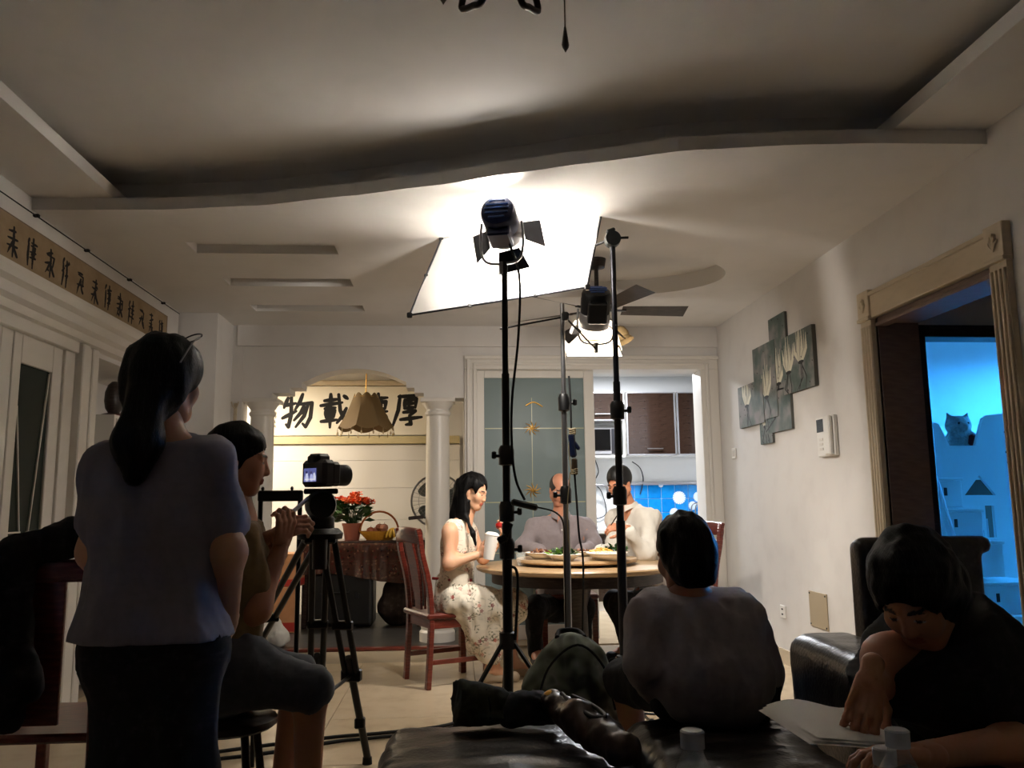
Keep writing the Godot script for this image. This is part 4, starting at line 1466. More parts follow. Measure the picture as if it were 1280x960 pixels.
	# standing fan behind the column
	var fc := at(547, 626, 7.62)
	var fan := thing("standing_fan", "grey standing fan with a wire cage behind the column by the kitchen door", "fan", Vector3(fc.x, 0.004, fc.z))
	st = mb()
	lathe(st, [Vector2(0.0, 0.0), Vector2(0.17, 0.0), Vector2(0.17, 0.02), Vector2(0.04, 0.05), Vector2(0.0, 0.05)], Transform3D(Basis.IDENTITY, Vector3(fc.x, 0.004, fc.z - 0.08)), 24)
	part(fan, "base", st, M.dark_steel)
	st = mb()
	tube(st, [Vector3(fc.x, 0.05, fc.z - 0.08), Vector3(fc.x, fc.y - 0.05, fc.z - 0.08)], 0.014, 8)
	part(fan, "pole", st, M.steel)
	st = mb()
	lathe(st, [Vector2(0.0, 0.0), Vector2(0.06, 0.0), Vector2(0.075, 0.05), Vector2(0.055, 0.14), Vector2(0.0, 0.15)], place(fc + Vector3(0, 0, -0.03), Vector3(0, 0, -1)), 16)
	part(fan, "motor_housing", st, M.dark_steel)
	st = mb()
	for rr in [0.24, 0.232, 0.17, 0.11, 0.06]:
		var ring := []
		for i in 33:
			var a := TAU * i / 32.0
			ring.append(fc + Vector3(cos(a) * rr, sin(a) * rr, 0.03 + 0.05 * (1.0 - rr / 0.24)))
		tube(st, ring, 0.006 if rr > 0.23 else 0.0022, 5, false)
	for k in 36:
		var a := TAU * k / 36.0
		tube(st, [fc + Vector3(cos(a) * 0.05, sin(a) * 0.05, 0.075), fc + Vector3(cos(a) * 0.24, sin(a) * 0.24, 0.03), fc + Vector3(cos(a) * 0.07, sin(a) * 0.07, -0.05)], 0.0016, 4, false)
	part(fan, "cage", st, M.steel)
	for k in 3:
		st = mb()
		var a0 := TAU * k / 3.0
		var bl := func(u: float, v: float) -> Vector3:
			var r := lerpf(0.03, 0.20, u)
			var a := a0 + (v - 0.5) * (0.5 + 1.0 * sin(u * 2.4))
			return fc + Vector3(cos(a) * r, sin(a) * r, (v - 0.5) * 0.05)
		grid(st, bl, 8, 8)
		part(fan, "blade", st, mat(Color(0.36, 0.38, 0.38), 0.3))
	var hb := at(520, 647, 7.2)
	st = mb()
	beam(st, hb + Vector3(-0.065, -0.006, 0), hb + Vector3(0.065, 0.006, 0), 0.036, 0.03, Vector3.UP, 0.006)
	var hw := solo("wooden_towel_rod", "short dark wooden rod fixed to the column by the standing fan", "rod", st, M.dark_wood)
	st = mb()
	tube(st, [hb + Vector3(0.05, 0, 0), Vector3(-0.22, hb.y, -BACK - 0.1)], 0.006, 6)
	part(hw, "bracket", st, M.dark_steel)

func leaf_blade(st: SurfaceTool, p: Vector3, dir: Vector3, l: float, w: float) -> void:
	var s := (dir.cross(Vector3.UP).normalized() * w * 0.5).rotated(dir, rng.randf_range(-1.2, 1.2))
	var mid := p + dir * l * 0.5 + Vector3(0, l * 0.08, 0)
	var tip := p + dir * l
	st.set_smooth_group(0)
	tri(st, p, mid + s, mid)
	tri(st, p, mid, mid - s)
	tri(st, mid, mid + s, tip)
	tri(st, mid, tip, mid - s)

func carton(p: Vector3, s: Vector3, turn: float, label: String) -> void:
	var b := Basis(Vector3.UP, turn)
	var t := thing("carton", label, "box", p, "cartons by the arch")
	var st := mb()
	box(st, p + Vector3(0, s.y * 0.5, 0), s, b, 0.004)
	part(t, "body", st, grainy(Color(0.66, 0.47, 0.32), 0.06, 0.75, 2.0, Vector2.ONE, 97))
	st = mb()
	box(st, p + Vector3(0, s.y * 0.13, 0), Vector3(s.x + 0.002, s.y * 0.20, s.z + 0.002), b)
	part(t, "red_band", st, mat(Color(0.60, 0.13, 0.09), 0.7))
	st = mb()
	box(st, p + Vector3(0, s.y, 0) + b * Vector3(0, 0.0005, 0), Vector3(s.x * 0.98, 0.001, 0.05), b)
	box(st, p + b * Vector3(0, s.y * 0.93, s.z * 0.5 + 0.0008), Vector3(0.05, s.y * 0.14, 0.001), b)
	part(t, "tape", st, mat(Color(0.70, 0.55, 0.38), 0.25))

# ---------------------------------------------------------------- the kitchen
func kitchen() -> void:
	var wd := 9.45
	var kw := mat(Color(0.84, 0.85, 0.86), 0.5)
	var st := mb()
	span(st, Vector3(0.0, 0, -wd), Vector3(3.4, RAISED, -wd - 0.2))
	var wall := struct("wall_kitchen_back", st, kw)
	st = mb()
	span(st, Vector3(3.15, 0, -7.42), Vector3(3.35, RAISED, -wd - 0.1))
	struct("wall_kitchen_right", st, kw)
	st = mb()
	span(st, Vector3(2.3, 0, -7.34), Vector3(3.35, RAISED, -7.42))
	struct("wall_kitchen_front", st, kw)
	st = mb()
	span(st, Vector3(0.2, 2.6, -7.34), Vector3(3.3, RAISED, -wd - 0.1))
	struct("ceiling_kitchen", st, M.ceiling)
	# blue splashback tiles
	var blue := [grainy(Color(0.06, 0.46, 0.76), 0.06, 0.12, 3.0, Vector2.ONE, 101), grainy(Color(0.08, 0.50, 0.80), 0.06, 0.12, 3.0, Vector2.ONE, 102)]
	st = mb()
	span(st, Vector3(1.9, 0.86, -wd + 0.002), Vector3(3.15, 1.335, -wd - 0.001))
	part(wall, "tile_bed", st, mat(Color(0.72, 0.76, 0.78), 0.7))
	var tb := mb()
	box(tb, Vector3.ZERO, Vector3(0.152, 0.152, 0.008), Basis.IDENTITY, 0.0015)
	tb.generate_normals()
	var tm := tb.commit()
	for i in 8:
		for j in 3:
			var o := hang(wall, "tile", tm, blue[(i + j) % 2])
			o.position = Vector3(1.98 + i * 0.157, 1.256 - j * 0.157, -wd + 0.006)
	for c in [[849, 622, 0.075], [873, 621, 0.06], [843, 641, 0.055], [866, 632, 0.05], [826, 606, 0.03]]:
		var p := at(c[0], c[1], wd - 0.012)
		st = mb()
		for k in 18:
			var a := TAU * k / 18.0
			beam(st, Vector3(p.x, p.y, -wd + 0.0125), Vector3(p.x + cos(a) * c[2], p.y + sin(a) * c[2], -wd + 0.0125), c[2] * 0.24, 0.003, Vector3.BACK)
		lathe(st, [Vector2(c[2] * 0.8, 0.0), Vector2(c[2] * 0.78, 0.0025), Vector2(0.0, 0.003)], place(Vector3(p.x, p.y, -wd + 0.0135), Vector3.BACK), 20)
		part(wall, "flower_motif", st, mat(Color(0.80, 0.86, 0.93), 0.3))
	st = mb()
	span(st, Vector3(1.9, 1.34, -wd + 0.035), Vector3(3.15, 1.375, -wd), 0.004)
	solo("wall_rail", "bright metal rail running above the blue kitchen tiles", "rail", st, M.aluminium)
	# wall units
	var gloss := grainy(Color(0.17, 0.12, 0.095), 0.08, 0.10, 2.0, Vector2(1, 6), 103)
	var units := [[1.0, 1.90, 2.05, 2.37, 1], [1.92, 2.48, 1.66, 2.37, 0], [2.50, 3.06, 1.66, 2.37, 0]]
	var names := ["short dark gloss wall cabinet above the microwave", "dark gloss wall cabinet with a steel handle to the right of the microwave", "dark gloss wall cabinet against the right kitchen wall"]
	for i in 3:
		var u = units[i]
		var c := thing("wall_cabinet", names[i], "cabinet", Vector3((u[0] + u[1]) * 0.5, u[2], -wd + 0.17), "kitchen wall cabinets")
		st = mb()
		span(st, Vector3(u[0], u[2], -9.12), Vector3(u[1], u[3], -wd), 0.002)
		part(c, "body", st, M.white)
		st = mb()
		span(st, Vector3(u[0] + 0.015, u[2] + 0.012, -9.10), Vector3(u[1] - 0.015, u[3] - 0.012, -9.12), 0.002)
		var d := part(c, "door", st, gloss)
		st = mb()
		for e in [[u[0], u[0] + 0.015], [u[1] - 0.015, u[1]]]:
			span(st, Vector3(e[0], u[2], -9.095), Vector3(e[1], u[3], -9.12), 0.001)
		for e in [[u[2], u[2] + 0.012], [u[3] - 0.012, u[3]]]:
			span(st, Vector3(u[0], e[0], -9.095), Vector3(u[1], e[1], -9.12), 0.001)
		part(d, "aluminium_edge", st, M.aluminium)
		st = mb()
		var hx: float = (u[0] + u[1]) * 0.5 + (0.2 if i == 0 else 0.03)
		tube(st, [Vector3(hx - 0.09, u[2] + 0.07, -9.07), Vector3(hx + 0.09, u[2] + 0.07, -9.07)], 0.006, 8)
		for s in [-0.08, 0.08]:
			tube(st, [Vector3(hx + s, u[2] + 0.07, -9.07), Vector3(hx + s, u[2] + 0.07, -9.1)], 0.004, 6)
		part(d, "handle", st, M.steel)
	var shf := thing("microwave_shelf", "white open shelf under the short wall cabinet", "shelf", Vector3(1.45, 1.64, -9.28))
	st = mb()
	span(st, Vector3(1.0, 1.64, -9.10), Vector3(1.90, 1.66, -wd), 0.002)
	part(shf, "board", st, M.white)
	for x in [1.0, 1.88]:
		st = mb()
		span(st, Vector3(x, 1.66, -9.10), Vector3(x + 0.02, 2.05, -wd), 0.002)
		part(shf, "side", st, M.white)
	var mw := thing("microwave", "steel and black microwave oven on the kitchen wall shelf", "microwave", Vector3(1.6, 1.66, -9.25))
	st = mb()
	span(st, Vector3(1.32, 1.665, -9.10), Vector3(1.86, 1.97, -9.42), 0.006)
	part(mw, "body", st, M.steel)
	st = mb()
	span(st, Vector3(1.335, 1.715, -9.088), Vector3(1.73, 1.95, -9.10), 0.003)
	part(mw, "door", st, mat(Color(0.03, 0.03, 0.033), 0.1))
	st = mb()
	span(st, Vector3(1.745, 1.68, -9.088), Vector3(1.85, 1.955, -9.10), 0.003)
	var pnl := part(mw, "control_panel", st, M.dark_steel)
	st = mb()
	lathe(st, [Vector2(0.0, 0.0), Vector2(0.025, 0.0), Vector2(0.022, 0.02), Vector2(0.0, 0.02)], place(Vector3(1.80, 1.75, -9.088), Vector3.BACK), 16)
	part(pnl, "knob", st, M.steel)
	st = mb()
	span(st, Vector3(1.335, 1.675, -9.085), Vector3(1.74, 1.705, -9.10), 0.004)
	part(mw, "handle", st, M.aluminium)
	# worktop and base units
	for i in 4:
		var x0 := 0.8 + i * 0.59
		var c := thing("base_cabinet", ["dark gloss base cabinet behind the frosted door leaf", "dark gloss base cabinet behind the older man", "dark gloss base cabinet behind the man in white", "dark gloss base cabinet in the right kitchen corner"][i], "cabinet", Vector3(x0 + 0.29, 0, -9.15), "kitchen base cabinets")
		st = mb()
		span(st, Vector3(x0, 0.0, -8.92), Vector3(x0 + 0.585, 0.81, -wd), 0.002)
		part(c, "body", st, M.white)
		st = mb()
		span(st, Vector3(x0 + 0.008, 0.10, -8.90), Vector3(x0 + 0.577, 0.80, -8.92), 0.002)
		var d := part(c, "door", st, gloss)
		st = mb()
		tube(st, [Vector3(x0 + 0.2, 0.74, -8.88), Vector3(x0 + 0.38, 0.74, -8.88)], 0.006, 6)
		part(d, "handle", st, M.steel)
	st = mb()
	span(st, Vector3(0.78, 0.81, -8.88), Vector3(3.15, 0.85, -wd), 0.004)
	solo("worktop", "pale stone kitchen worktop below the blue tiles", "worktop", st, mat(Color(0.78, 0.78, 0.77), 0.25))
	var cp := at(873, 640, 9.2)
	cp.y = 0.85
	var can := thing("steel_rack", "small steel draining rack on the kitchen worktop by the blue tiles", "rack", cp)
	st = mb()
	span(st, cp + Vector3(-0.05, 0.0, -0.08), cp + Vector3(0.18, 0.15, 0.08), 0.01)
	part(can, "cutlery_holder", st, M.dark_steel)
	st = mb()
	for s in [-0.08, 0.08]:
		tube(st, curve_pts([cp + Vector3(-0.05, 0.0, s), cp + Vector3(-0.05, 0.24, s), cp + Vector3(0.05, 0.27, s), cp + Vector3(0.18, 0.24, s), cp + Vector3(0.18, 0.0, s)], 5), 0.008, 6)
	part(can, "frame", st, M.steel)
	# hanging leads and hooks on the wall
	var ww := wd - 0.03
	for k in 2:
		st = mb()
		if k == 0:
			tube(st, curve_pts([at(744, 575, ww), at(748, 590, ww), at(743, 603, ww), at(752, 615, ww), at(758, 640, ww), at(748, 648, ww), at(742, 644, ww)], 5), 0.006, 5)
		else:
			tube(st, curve_pts([at(790, 577, ww), at(800, 585, ww), at(804, 600, ww), at(800, 618, ww)], 5), 0.006, 5)
		solo("kitchen_cable", ["grey cable looping on the kitchen wall under the microwave", "grey cable hanging behind the head of the man in white"][k], "cable", st, M.dark_steel)
	var kc := at(748, 612, 9.3)
	var ket := thing("wall_tap", "chrome kitchen tap behind the man in white", "tap", kc)
	st = mb()
	tube(st, curve_pts([Vector3(kc.x - 0.05, 0.85, kc.z), Vector3(kc.x - 0.05, kc.y, kc.z), Vector3(kc.x, kc.y + 0.05, kc.z), Vector3(kc.x + 0.09, kc.y + 0.03, kc.z), Vector3(kc.x + 0.11, kc.y - 0.03, kc.z)], 6), 0.014, 8)
	part(ket, "spout", st, M.steel)
	st = mb()
	lathe(st, [Vector2(0.0, 0.0), Vector2(0.03, 0.0), Vector2(0.025, 0.05), Vector2(0.0, 0.05)], Transform3D(Basis.IDENTITY, Vector3(kc.x - 0.05, 0.85, kc.z)), 12)
	part(ket, "base", st, M.steel)
	# kitchen ceiling light
	var lp := Vector3(1.75, 2.6, -8.3)
	var lamp := thing("kitchen_ceiling_light", "flat white ceiling light panel of the kitchen", "lamp", lp)
	st = mb()
	span(st, lp + Vector3(-0.3, -0.02, -0.15), lp + Vector3(0.3, 0.0, 0.15), 0.004)
	part(lamp, "frame", st, M.white)
	st = mb()
	span(st, lp + Vector3(-0.28, -0.026, -0.13), lp + Vector3(0.28, -0.021, 0.13))
	part(lamp, "diffuser", st, glow(Color(0.92, 0.96, 1.0), 3.0))
	lamp_area(lp - Vector3(0, 0.03, 0), lp - Vector3(0, 2, 0), Vector3(0, 0, 1), Color(0.96, 0.975, 1.0), KITCHEN_E * 4.0, Vector2(0.55, 0.25), lamp)

# ---------------------------------------------------------------- the dining table and what stands on it
const TABLE := Vector3(0.82, 0.0, -5.65)
const TOP := 0.73

func make_chair(label: String, pos: Vector3, turn: float) -> Node3D:       # red wooden chair that faces its own +x
	var t := thing("dining_chair", label, "chair", Vector3.ZERO, "red wooden dining chairs")
	var w: Material = M.red_wood
	for s in [-1.0, 1.0]:
		var st := mb()
		var p := [Vector3(-0.215, 0.0, s * 0.19), Vector3(-0.20, 0.25, s * 0.19), Vector3(-0.195, 0.45, s * 0.19), Vector3(-0.215, 0.65, s * 0.19), Vector3(-0.26, 0.83, s * 0.188), Vector3(-0.275, 0.93, s * 0.188), Vector3(-0.29, 0.985, s * 0.188)]
		var c := curve_pts(p, 4)
		for i in c.size() - 1:
			beam(st, c[i], c[i + 1] + (c[i + 1] - c[i]) * 0.08, 0.032, 0.042, Vector3(0, 0, 1), 0.004)
		part(t, "back_post", st, w)
		st = mb()
		box(st, Vector3(0.195, 0.21, s * 0.19), Vector3(0.042, 0.42, 0.042), Basis.IDENTITY, 0.004)
		part(t, "front_leg", st, w)
		st = mb()
		beam(st, Vector3(-0.20, 0.16, s * 0.19), Vector3(0.18, 0.16, s * 0.19), 0.018, 0.03, Vector3.UP, 0.002)
		part(t, "stretcher", st, w)
	var st2 := mb()
	var top := func(u: float, v: float) -> Vector3:
		var z := lerpf(-0.21, 0.21, u)
		var a := TAU * v
		return Vector3(-0.275 - 0.02 * (1.0 - pow(u * 2 - 1, 2)) + 0.014 * cos(a), 0.935 + 0.012 * (1.0 - pow(u * 2 - 1, 2)) + 0.05 * sin(a), z)
	grid(st2, top, 14, 12)
	part(t, "top_rail", st2, w)
	st2 = mb()
	for k in 8:
		var y0 := 0.47 + k * 0.054
		var f := func(y: float) -> Vector3: return Vector3(-0.20 - 0.075 * pow(clampf((y - 0.45) / 0.45, 0, 1), 1.6), y, 0)
		beam(st2, f.call(y0), f.call(y0 + 0.056), 0.09 + 0.05 * sin((y0 - 0.47) * 6.0), 0.016, Vector3.RIGHT)
	part(t, "splat", st2, w)
	for s in [-1.0, 1.0]:
		st2 = mb()
		tube(st2, curve_pts([Vector3(-0.20, 0.48, s * 0.105), Vector3(-0.215, 0.65, s * 0.12), Vector3(-0.262, 0.89, s * 0.10)], 5), 0.009, 6)
		part(t, "back_slat", st2, w)
	st2 = mb()
	box(st2, Vector3(-0.005, 0.44, 0), Vector3(0.45, 0.035, 0.44), Basis.IDENTITY, 0.012)
	part(t, "seat", st2, w)
	st2 = mb()
	for s in [-1.0, 1.0]:
		beam(st2, Vector3(-0.19, 0.39, s * 0.19), Vector3(0.19, 0.39, s * 0.19), 0.02, 0.055, Vector3.UP, 0.002)
		beam(st2, Vector3(s * 0.19, 0.39, -0.19), Vector3(s * 0.19, 0.39, 0.19), 0.02, 0.055, Vector3.UP, 0.002)
	part(t, "apron", st2, w)
	t.position = pos
	t.rotation.y = turn
	return t

func dish(label: String, x: float, z: float, y: float, r: float, deep: float) -> Vector3:
	var p := Vector3(x, y, z)
	var t := thing("plate", label, "plate", p, "dishes on the turntable")
	var st := mb()
	lathe(st, [Vector2(0.0, 0.0), Vector2(r * 0.55, 0.0), Vector2(r * 0.6, deep * 0.25), Vector2(r, deep), Vector2(r * 0.985, deep + 0.003), Vector2(r * 0.58, deep * 0.4), Vector2(0.0, deep * 0.32)], Transform3D(Basis.IDENTITY, p), 32)
	part(t, "dish", st, M.porcelain)
	st = mb()
	lathe(st, [Vector2(r * 0.97, deep + 0.0015), Vector2(r * 1.003, deep + 0.0005), Vector2(r * 0.97, deep - 0.004)], Transform3D(Basis.IDENTITY, p), 32)
	part(t, "rim_line", st, mat(Color(0.55, 0.46, 0.30), 0.3))
	return p + Vector3(0, deep * 0.4, 0)

func heap(n: String, label: String, c: Vector3, r: float, h: float, count: int, size: float, cols: Array, leafy: bool) -> void:
	var t := thing(n, label, "food", c)
	for m in cols.size():
		var st := mb()
		for k in count / cols.size():
			var a := rng.randf() * TAU
			var q := sqrt(rng.randf())
			var p := c + Vector3(cos(a) * q * r, 0.008 + h * (1.0 - q * q) * rng.randf_range(0.5, 1.0) + 0.012 * q, sin(a) * q * r)
			if leafy:
				for j in 2:
					leaf_blade(st, p, Vector3(rng.randf_range(-1, 1), rng.randf_range(-0.1, 0.7), rng.randf_range(-1, 1)).normalized(), size * rng.randf_range(1.2, 2.4), size)
			else:
				var b := Basis.from_euler(Vector3(rng.randf() * 6, rng.randf() * 6, rng.randf() * 6))
				box(st, p, Vector3(size * rng.randf_range(0.8, 1.8), size * 0.6, size), b, size * 0.2)
		var o := part(t, "morsels", st, cols[m])
		o.set_meta("kind", "stuff")

func dining() -> void:
	var st := mb()
	var tb := thing("dining_table", "round pale wooden dining table in the lamp light", "table", TABLE)
	var xf := Transform3D(Basis.IDENTITY, TABLE)
	lathe(st, [Vector2(0.0, TOP - 0.035), Vector2(0.655, TOP - 0.035), Vector2(0.675, TOP - 0.025), Vector2(0.68, TOP - 0.008), Vector2(0.672, TOP), Vector2(0.0, TOP)], xf, 72)
	part(tb, "table_top", st, M.table_wood)
	st = mb()
	lathe(st, [Vector2(0.56, TOP - 0.11), Vector2(0.575, TOP - 0.11), Vector2(0.575, TOP - 0.035), Vector2(0.56, TOP - 0.035)], xf, 60)
	part(tb, "apron", st, M.dark_wood)
	st = mb()
	lathe(st, [Vector2(0.0, 0.0), Vector2(0.26, 0.0), Vector2(0.26, 0.05), Vector2(0.15, 0.09), Vector2(0.075, 0.16), Vector2(0.065, 0.45), Vector2(0.11, 0.62), Vector2(0.25, TOP - 0.04), Vector2(0.0, TOP - 0.036)], xf, 32)
	part(tb, "pedestal", st, M.dark_wood)
	var ls := thing("lazy_susan", "round wooden turntable in the middle of the dining table", "turntable", TABLE + Vector3(0, TOP, 0))
	st = mb()
	lathe(st, [Vector2(0.0, TOP), Vector2(0.16, TOP), Vector2(0.16, TOP + 0.018), Vector2(0.0, TOP + 0.018)], xf, 32)
	part(ls, "bearing", st, M.dark_wood)
	st = mb()
	lathe(st, [Vector2(0.0, TOP + 0.018), Vector2(0.40, TOP + 0.018), Vector2(0.41, TOP + 0.028), Vector2(0.405, TOP + 0.042), Vector2(0.0, TOP + 0.042)], xf, 64)
	part(ls, "disc", st, M.table_wood)
	var y := TOP + 0.042
	var brown := [mat(Color(0.30, 0.13, 0.06), 0.35), mat(Color(0.42, 0.22, 0.10), 0.35), mat(Color(0.52, 0.32, 0.16), 0.4)]
	var green := [mat(Color(0.10, 0.28, 0.05), 0.4), mat(Color(0.35, 0.52, 0.12), 0.4), mat(Color(0.07, 0.18, 0.04), 0.4)]
	var yellow := [mat(Color(0.80, 0.62, 0.28), 0.4), mat(Color(0.88, 0.76, 0.46), 0.4)]
	heap("braised_meat", "heap of brown braised meat in the leftmost porcelain dish", dish("porcelain dish of brown braised meat", 0.58, -5.58, y, 0.115, 0.042), 0.078, 0.035, 60, 0.016, brown, false)
	heap("stir_fried_greens", "pile of bright stir fried greens", dish("porcelain dish of bright green vegetables", 0.70, -5.38, y, 0.115, 0.040), 0.085, 0.045, 70, 0.024, green, true)
	heap("fried_peanuts", "brown fried morsels in the middle dish", dish("porcelain dish of small brown morsels", 0.88, -5.80, y, 0.10, 0.034), 0.07, 0.025, 50, 0.012, brown, false)
	heap("scrambled_eggs", "pale yellow scrambled eggs in a dish", dish("porcelain dish of pale yellow eggs", 0.97, -5.56, y, 0.10, 0.040), 0.075, 0.04, 50, 0.02, yellow, false)
	heap("white_tofu", "white slices in the big front bowl", dish("big shallow white bowl before the eggs", 0.98, -5.37, y, 0.135, 0.045), 0.09, 0.02, 36, 0.018, [mat(Color(0.86, 0.82, 0.72), 0.4)], false)
	heap("dark_greens", "dark leafy vegetables in the small dish by the elbow", dish("porcelain dish of dark leafy vegetables", 1.10, -5.70, y, 0.095, 0.036), 0.07, 0.035, 50, 0.022, [green[0], green[2]], true)
	var gp := on(640, 697, TOP)
	var gl := thing("tumbler", "clear glass tumbler on the dining table near the white cup", "glass", Vector3(gp.x, TOP, -5.55))
	st = mb()
	lathe(st, [Vector2(0.0, 0.0), Vector2(0.026, 0.0), Vector2(0.033, 0.09), Vector2(0.031, 0.09), Vector2(0.024, 0.006), Vector2(0.0, 0.006)], Transform3D(Basis.IDENTITY, Vector3(gp.x, TOP, -5.55)), 20)
	part(gl, "wall", st, M.glass)
	# chairs
	make_chair("red wooden dining chair under the woman in the flowered dress", Vector3(-0.05, 0, -5.62), 0.42)
	make_chair("red wooden dining chair by the right wall under the man in white", Vector3(1.58, 0, -5.98), PI + 0.35)
	make_chair("red wooden dining chair under the older man in grey", Vector3(0.86, 0, -6.52), -PI / 2)
	# ceiling fan with tulip shades
	var fh := Vector3(0.97, SOFFIT + 0.12, -5.45)
	var fan := thing("ceiling_fan", "dark bladed ceiling fan with tulip glass shades in the oval ceiling recess", "fan", fh)
	st = mb()
	lathe(st, [Vector2(0.0, 0.0), Vector2(0.07, 0.0), Vector2(0.06, -0.06), Vector2(0.015, -0.075), Vector2(0.015, -0.24), Vector2(0.0, -0.24)], Transform3D(Basis.IDENTITY, fh), 20)
	part(fan, "canopy", st, M.dark_wood)
	st = mb()
	lathe(st, [Vector2(0.0, -0.23), Vector2(0.06, -0.24), Vector2(0.11, -0.27), Vector2(0.115, -0.33), Vector2(0.08, -0.37), Vector2(0.05, -0.43), Vector2(0.0, -0.44)], Transform3D(Basis.IDENTITY, fh), 24)
	part(fan, "motor", st, M.dark_wood)
	for k in 5:
		st = mb()
		var a := TAU * k / 5.0 - 0.02
		var dv := Vector3(cos(a), 0, sin(a))
		var sv := Vector3(-sin(a), 0, cos(a))
		var c0 := fh + Vector3(0, -0.36, 0)
		beam(st, c0 + dv * 0.09, c0 + dv * 0.2, 0.03, 0.008, Vector3.UP)
		var f := func(u: float, v: float) -> Vector3:
			return c0 + dv * lerpf(0.17, 0.62, u) + sv * (v - 0.5) * (0.09 + 0.05 * u) + Vector3(0, (v - 0.5) * 0.04, 0)
		grid(st, f, 6, 4)
		part(fan, "blade", st, M.dark_wood)
	for k in 4:
		st = mb()
		var a := TAU * k / 4.0 + 0.5
		var dv := Vector3(cos(a), 0, sin(a))
		var e := fh + Vector3(0, -0.50, 0) + dv * 0.14
		tube(st, curve_pts([fh + Vector3(0, -0.42, 0) + dv * 0.03, fh + Vector3(0, -0.44, 0) + dv * 0.09, e], 4), 0.008, 6)
		var arm := part(fan, "lamp_arm", st, M.gold)
		st = mb()
		lathe(st, [Vector2(0.02, 0.0), Vector2(0.045, 0.02), Vector2(0.055, 0.06), Vector2(0.05, 0.085), Vector2(0.07, 0.115), Vector2(0.066, 0.115), Vector2(0.046, 0.085), Vector2(0.05, 0.06), Vector2(0.04, 0.022), Vector2(0.0, 0.004)], place(e + Vector3(0, 0.01, 0), (dv * 0.45 + Vector3.DOWN).normalized()), 18)
		part(arm, "glass_shade", st, mat(Color(0.62, 0.52, 0.36), 0.35))

# ---------------------------------------------------------------- lamps, stands, camera
func stand(label: String, foot: Vector3, height: float, hub: float, r: float, m: Material, collars: Array, spread: float, turn: float, reach: float) -> Node3D:
	var t := thing("light_stand", label, "light stand", foot, "light stands")
	var st := mb()
	tube(st, [foot + Vector3(0, 0.10, 0), foot + Vector3(0, 1.05, 0)], r * 1.25, 12)
	part(t, "lower_tube", st, m)
	st = mb()
	tube(st, [foot + Vector3(0, 1.0, 0), foot + Vector3(0, 1.75, 0)], r, 12)
	part(t, "middle_tube", st, m)
	st = mb()
	tube(st, [foot + Vector3(0, 1.7, 0), foot + Vector3(0, height, 0)], r * 0.8, 12)
	part(t, "upper_tube", st, m)
	for c in collars:
		st = mb()
		var p: Vector3 = foot + Vector3(0, c[0], 0)
		lathe(st, [Vector2(r * 1.2, -0.045), Vector2(r * 1.9, -0.04), Vector2(r * 2.0, 0.03), Vector2(r * 1.5, 0.05), Vector2(r * 1.2, 0.05)], Transform3D(Basis.IDENTITY, p), 12)
		var col := part(t, "collar", st, M.black_plastic)
		st = mb()
		var dv := Vector3(c[1], 0, 0.25).normalized()
		tube(st, [p, p + dv * 0.055], 0.008, 6)
		box(st, p + dv * 0.06 + Vector3(0, 0.004, 0), Vector3(0.022, 0.035, 0.018), Basis.IDENTITY, 0.005)
		part(col, "knob", st, M.black_plastic)
	st = mb()
	lathe(st, [Vector2(r * 1.3, -0.03), Vector2(r * 2.1, -0.03), Vector2(r * 2.1, 0.04), Vector2(r * 1.3, 0.045)], Transform3D(Basis.IDENTITY, foot + Vector3(0, hub, 0)), 12)
	part(t, "hub", st, M.black_plastic)
	for k in 3:
		var a := turn + TAU * k / 3.0
		var dv := Vector3(cos(a), 0, sin(a))
		st = mb()
		beam(st, foot + Vector3(0, hub, 0) + dv * r * 1.5, foot + dv * reach + Vector3(0, 0.012, 0), 0.022, 0.014, Vector3.UP, 0.003)
		var lg := part(t, "leg", st, m)
		st = mb()
		beam(st, foot + Vector3(0, 0.14, 0) + dv * r * 1.2, foot + dv * reach * 0.55 + Vector3(0, hub * 0.45, 0), 0.016, 0.008, Vector3.UP, 0.002)
		part(lg, "brace", st, m)
		st = mb()
		box(st, foot + dv * reach + Vector3(0, 0.014, 0), Vector3(0.035, 0.028, 0.035), Basis(Vector3.UP, -a), 0.006)
		part(lg, "rubber_foot", st, M.rubber)
	return t

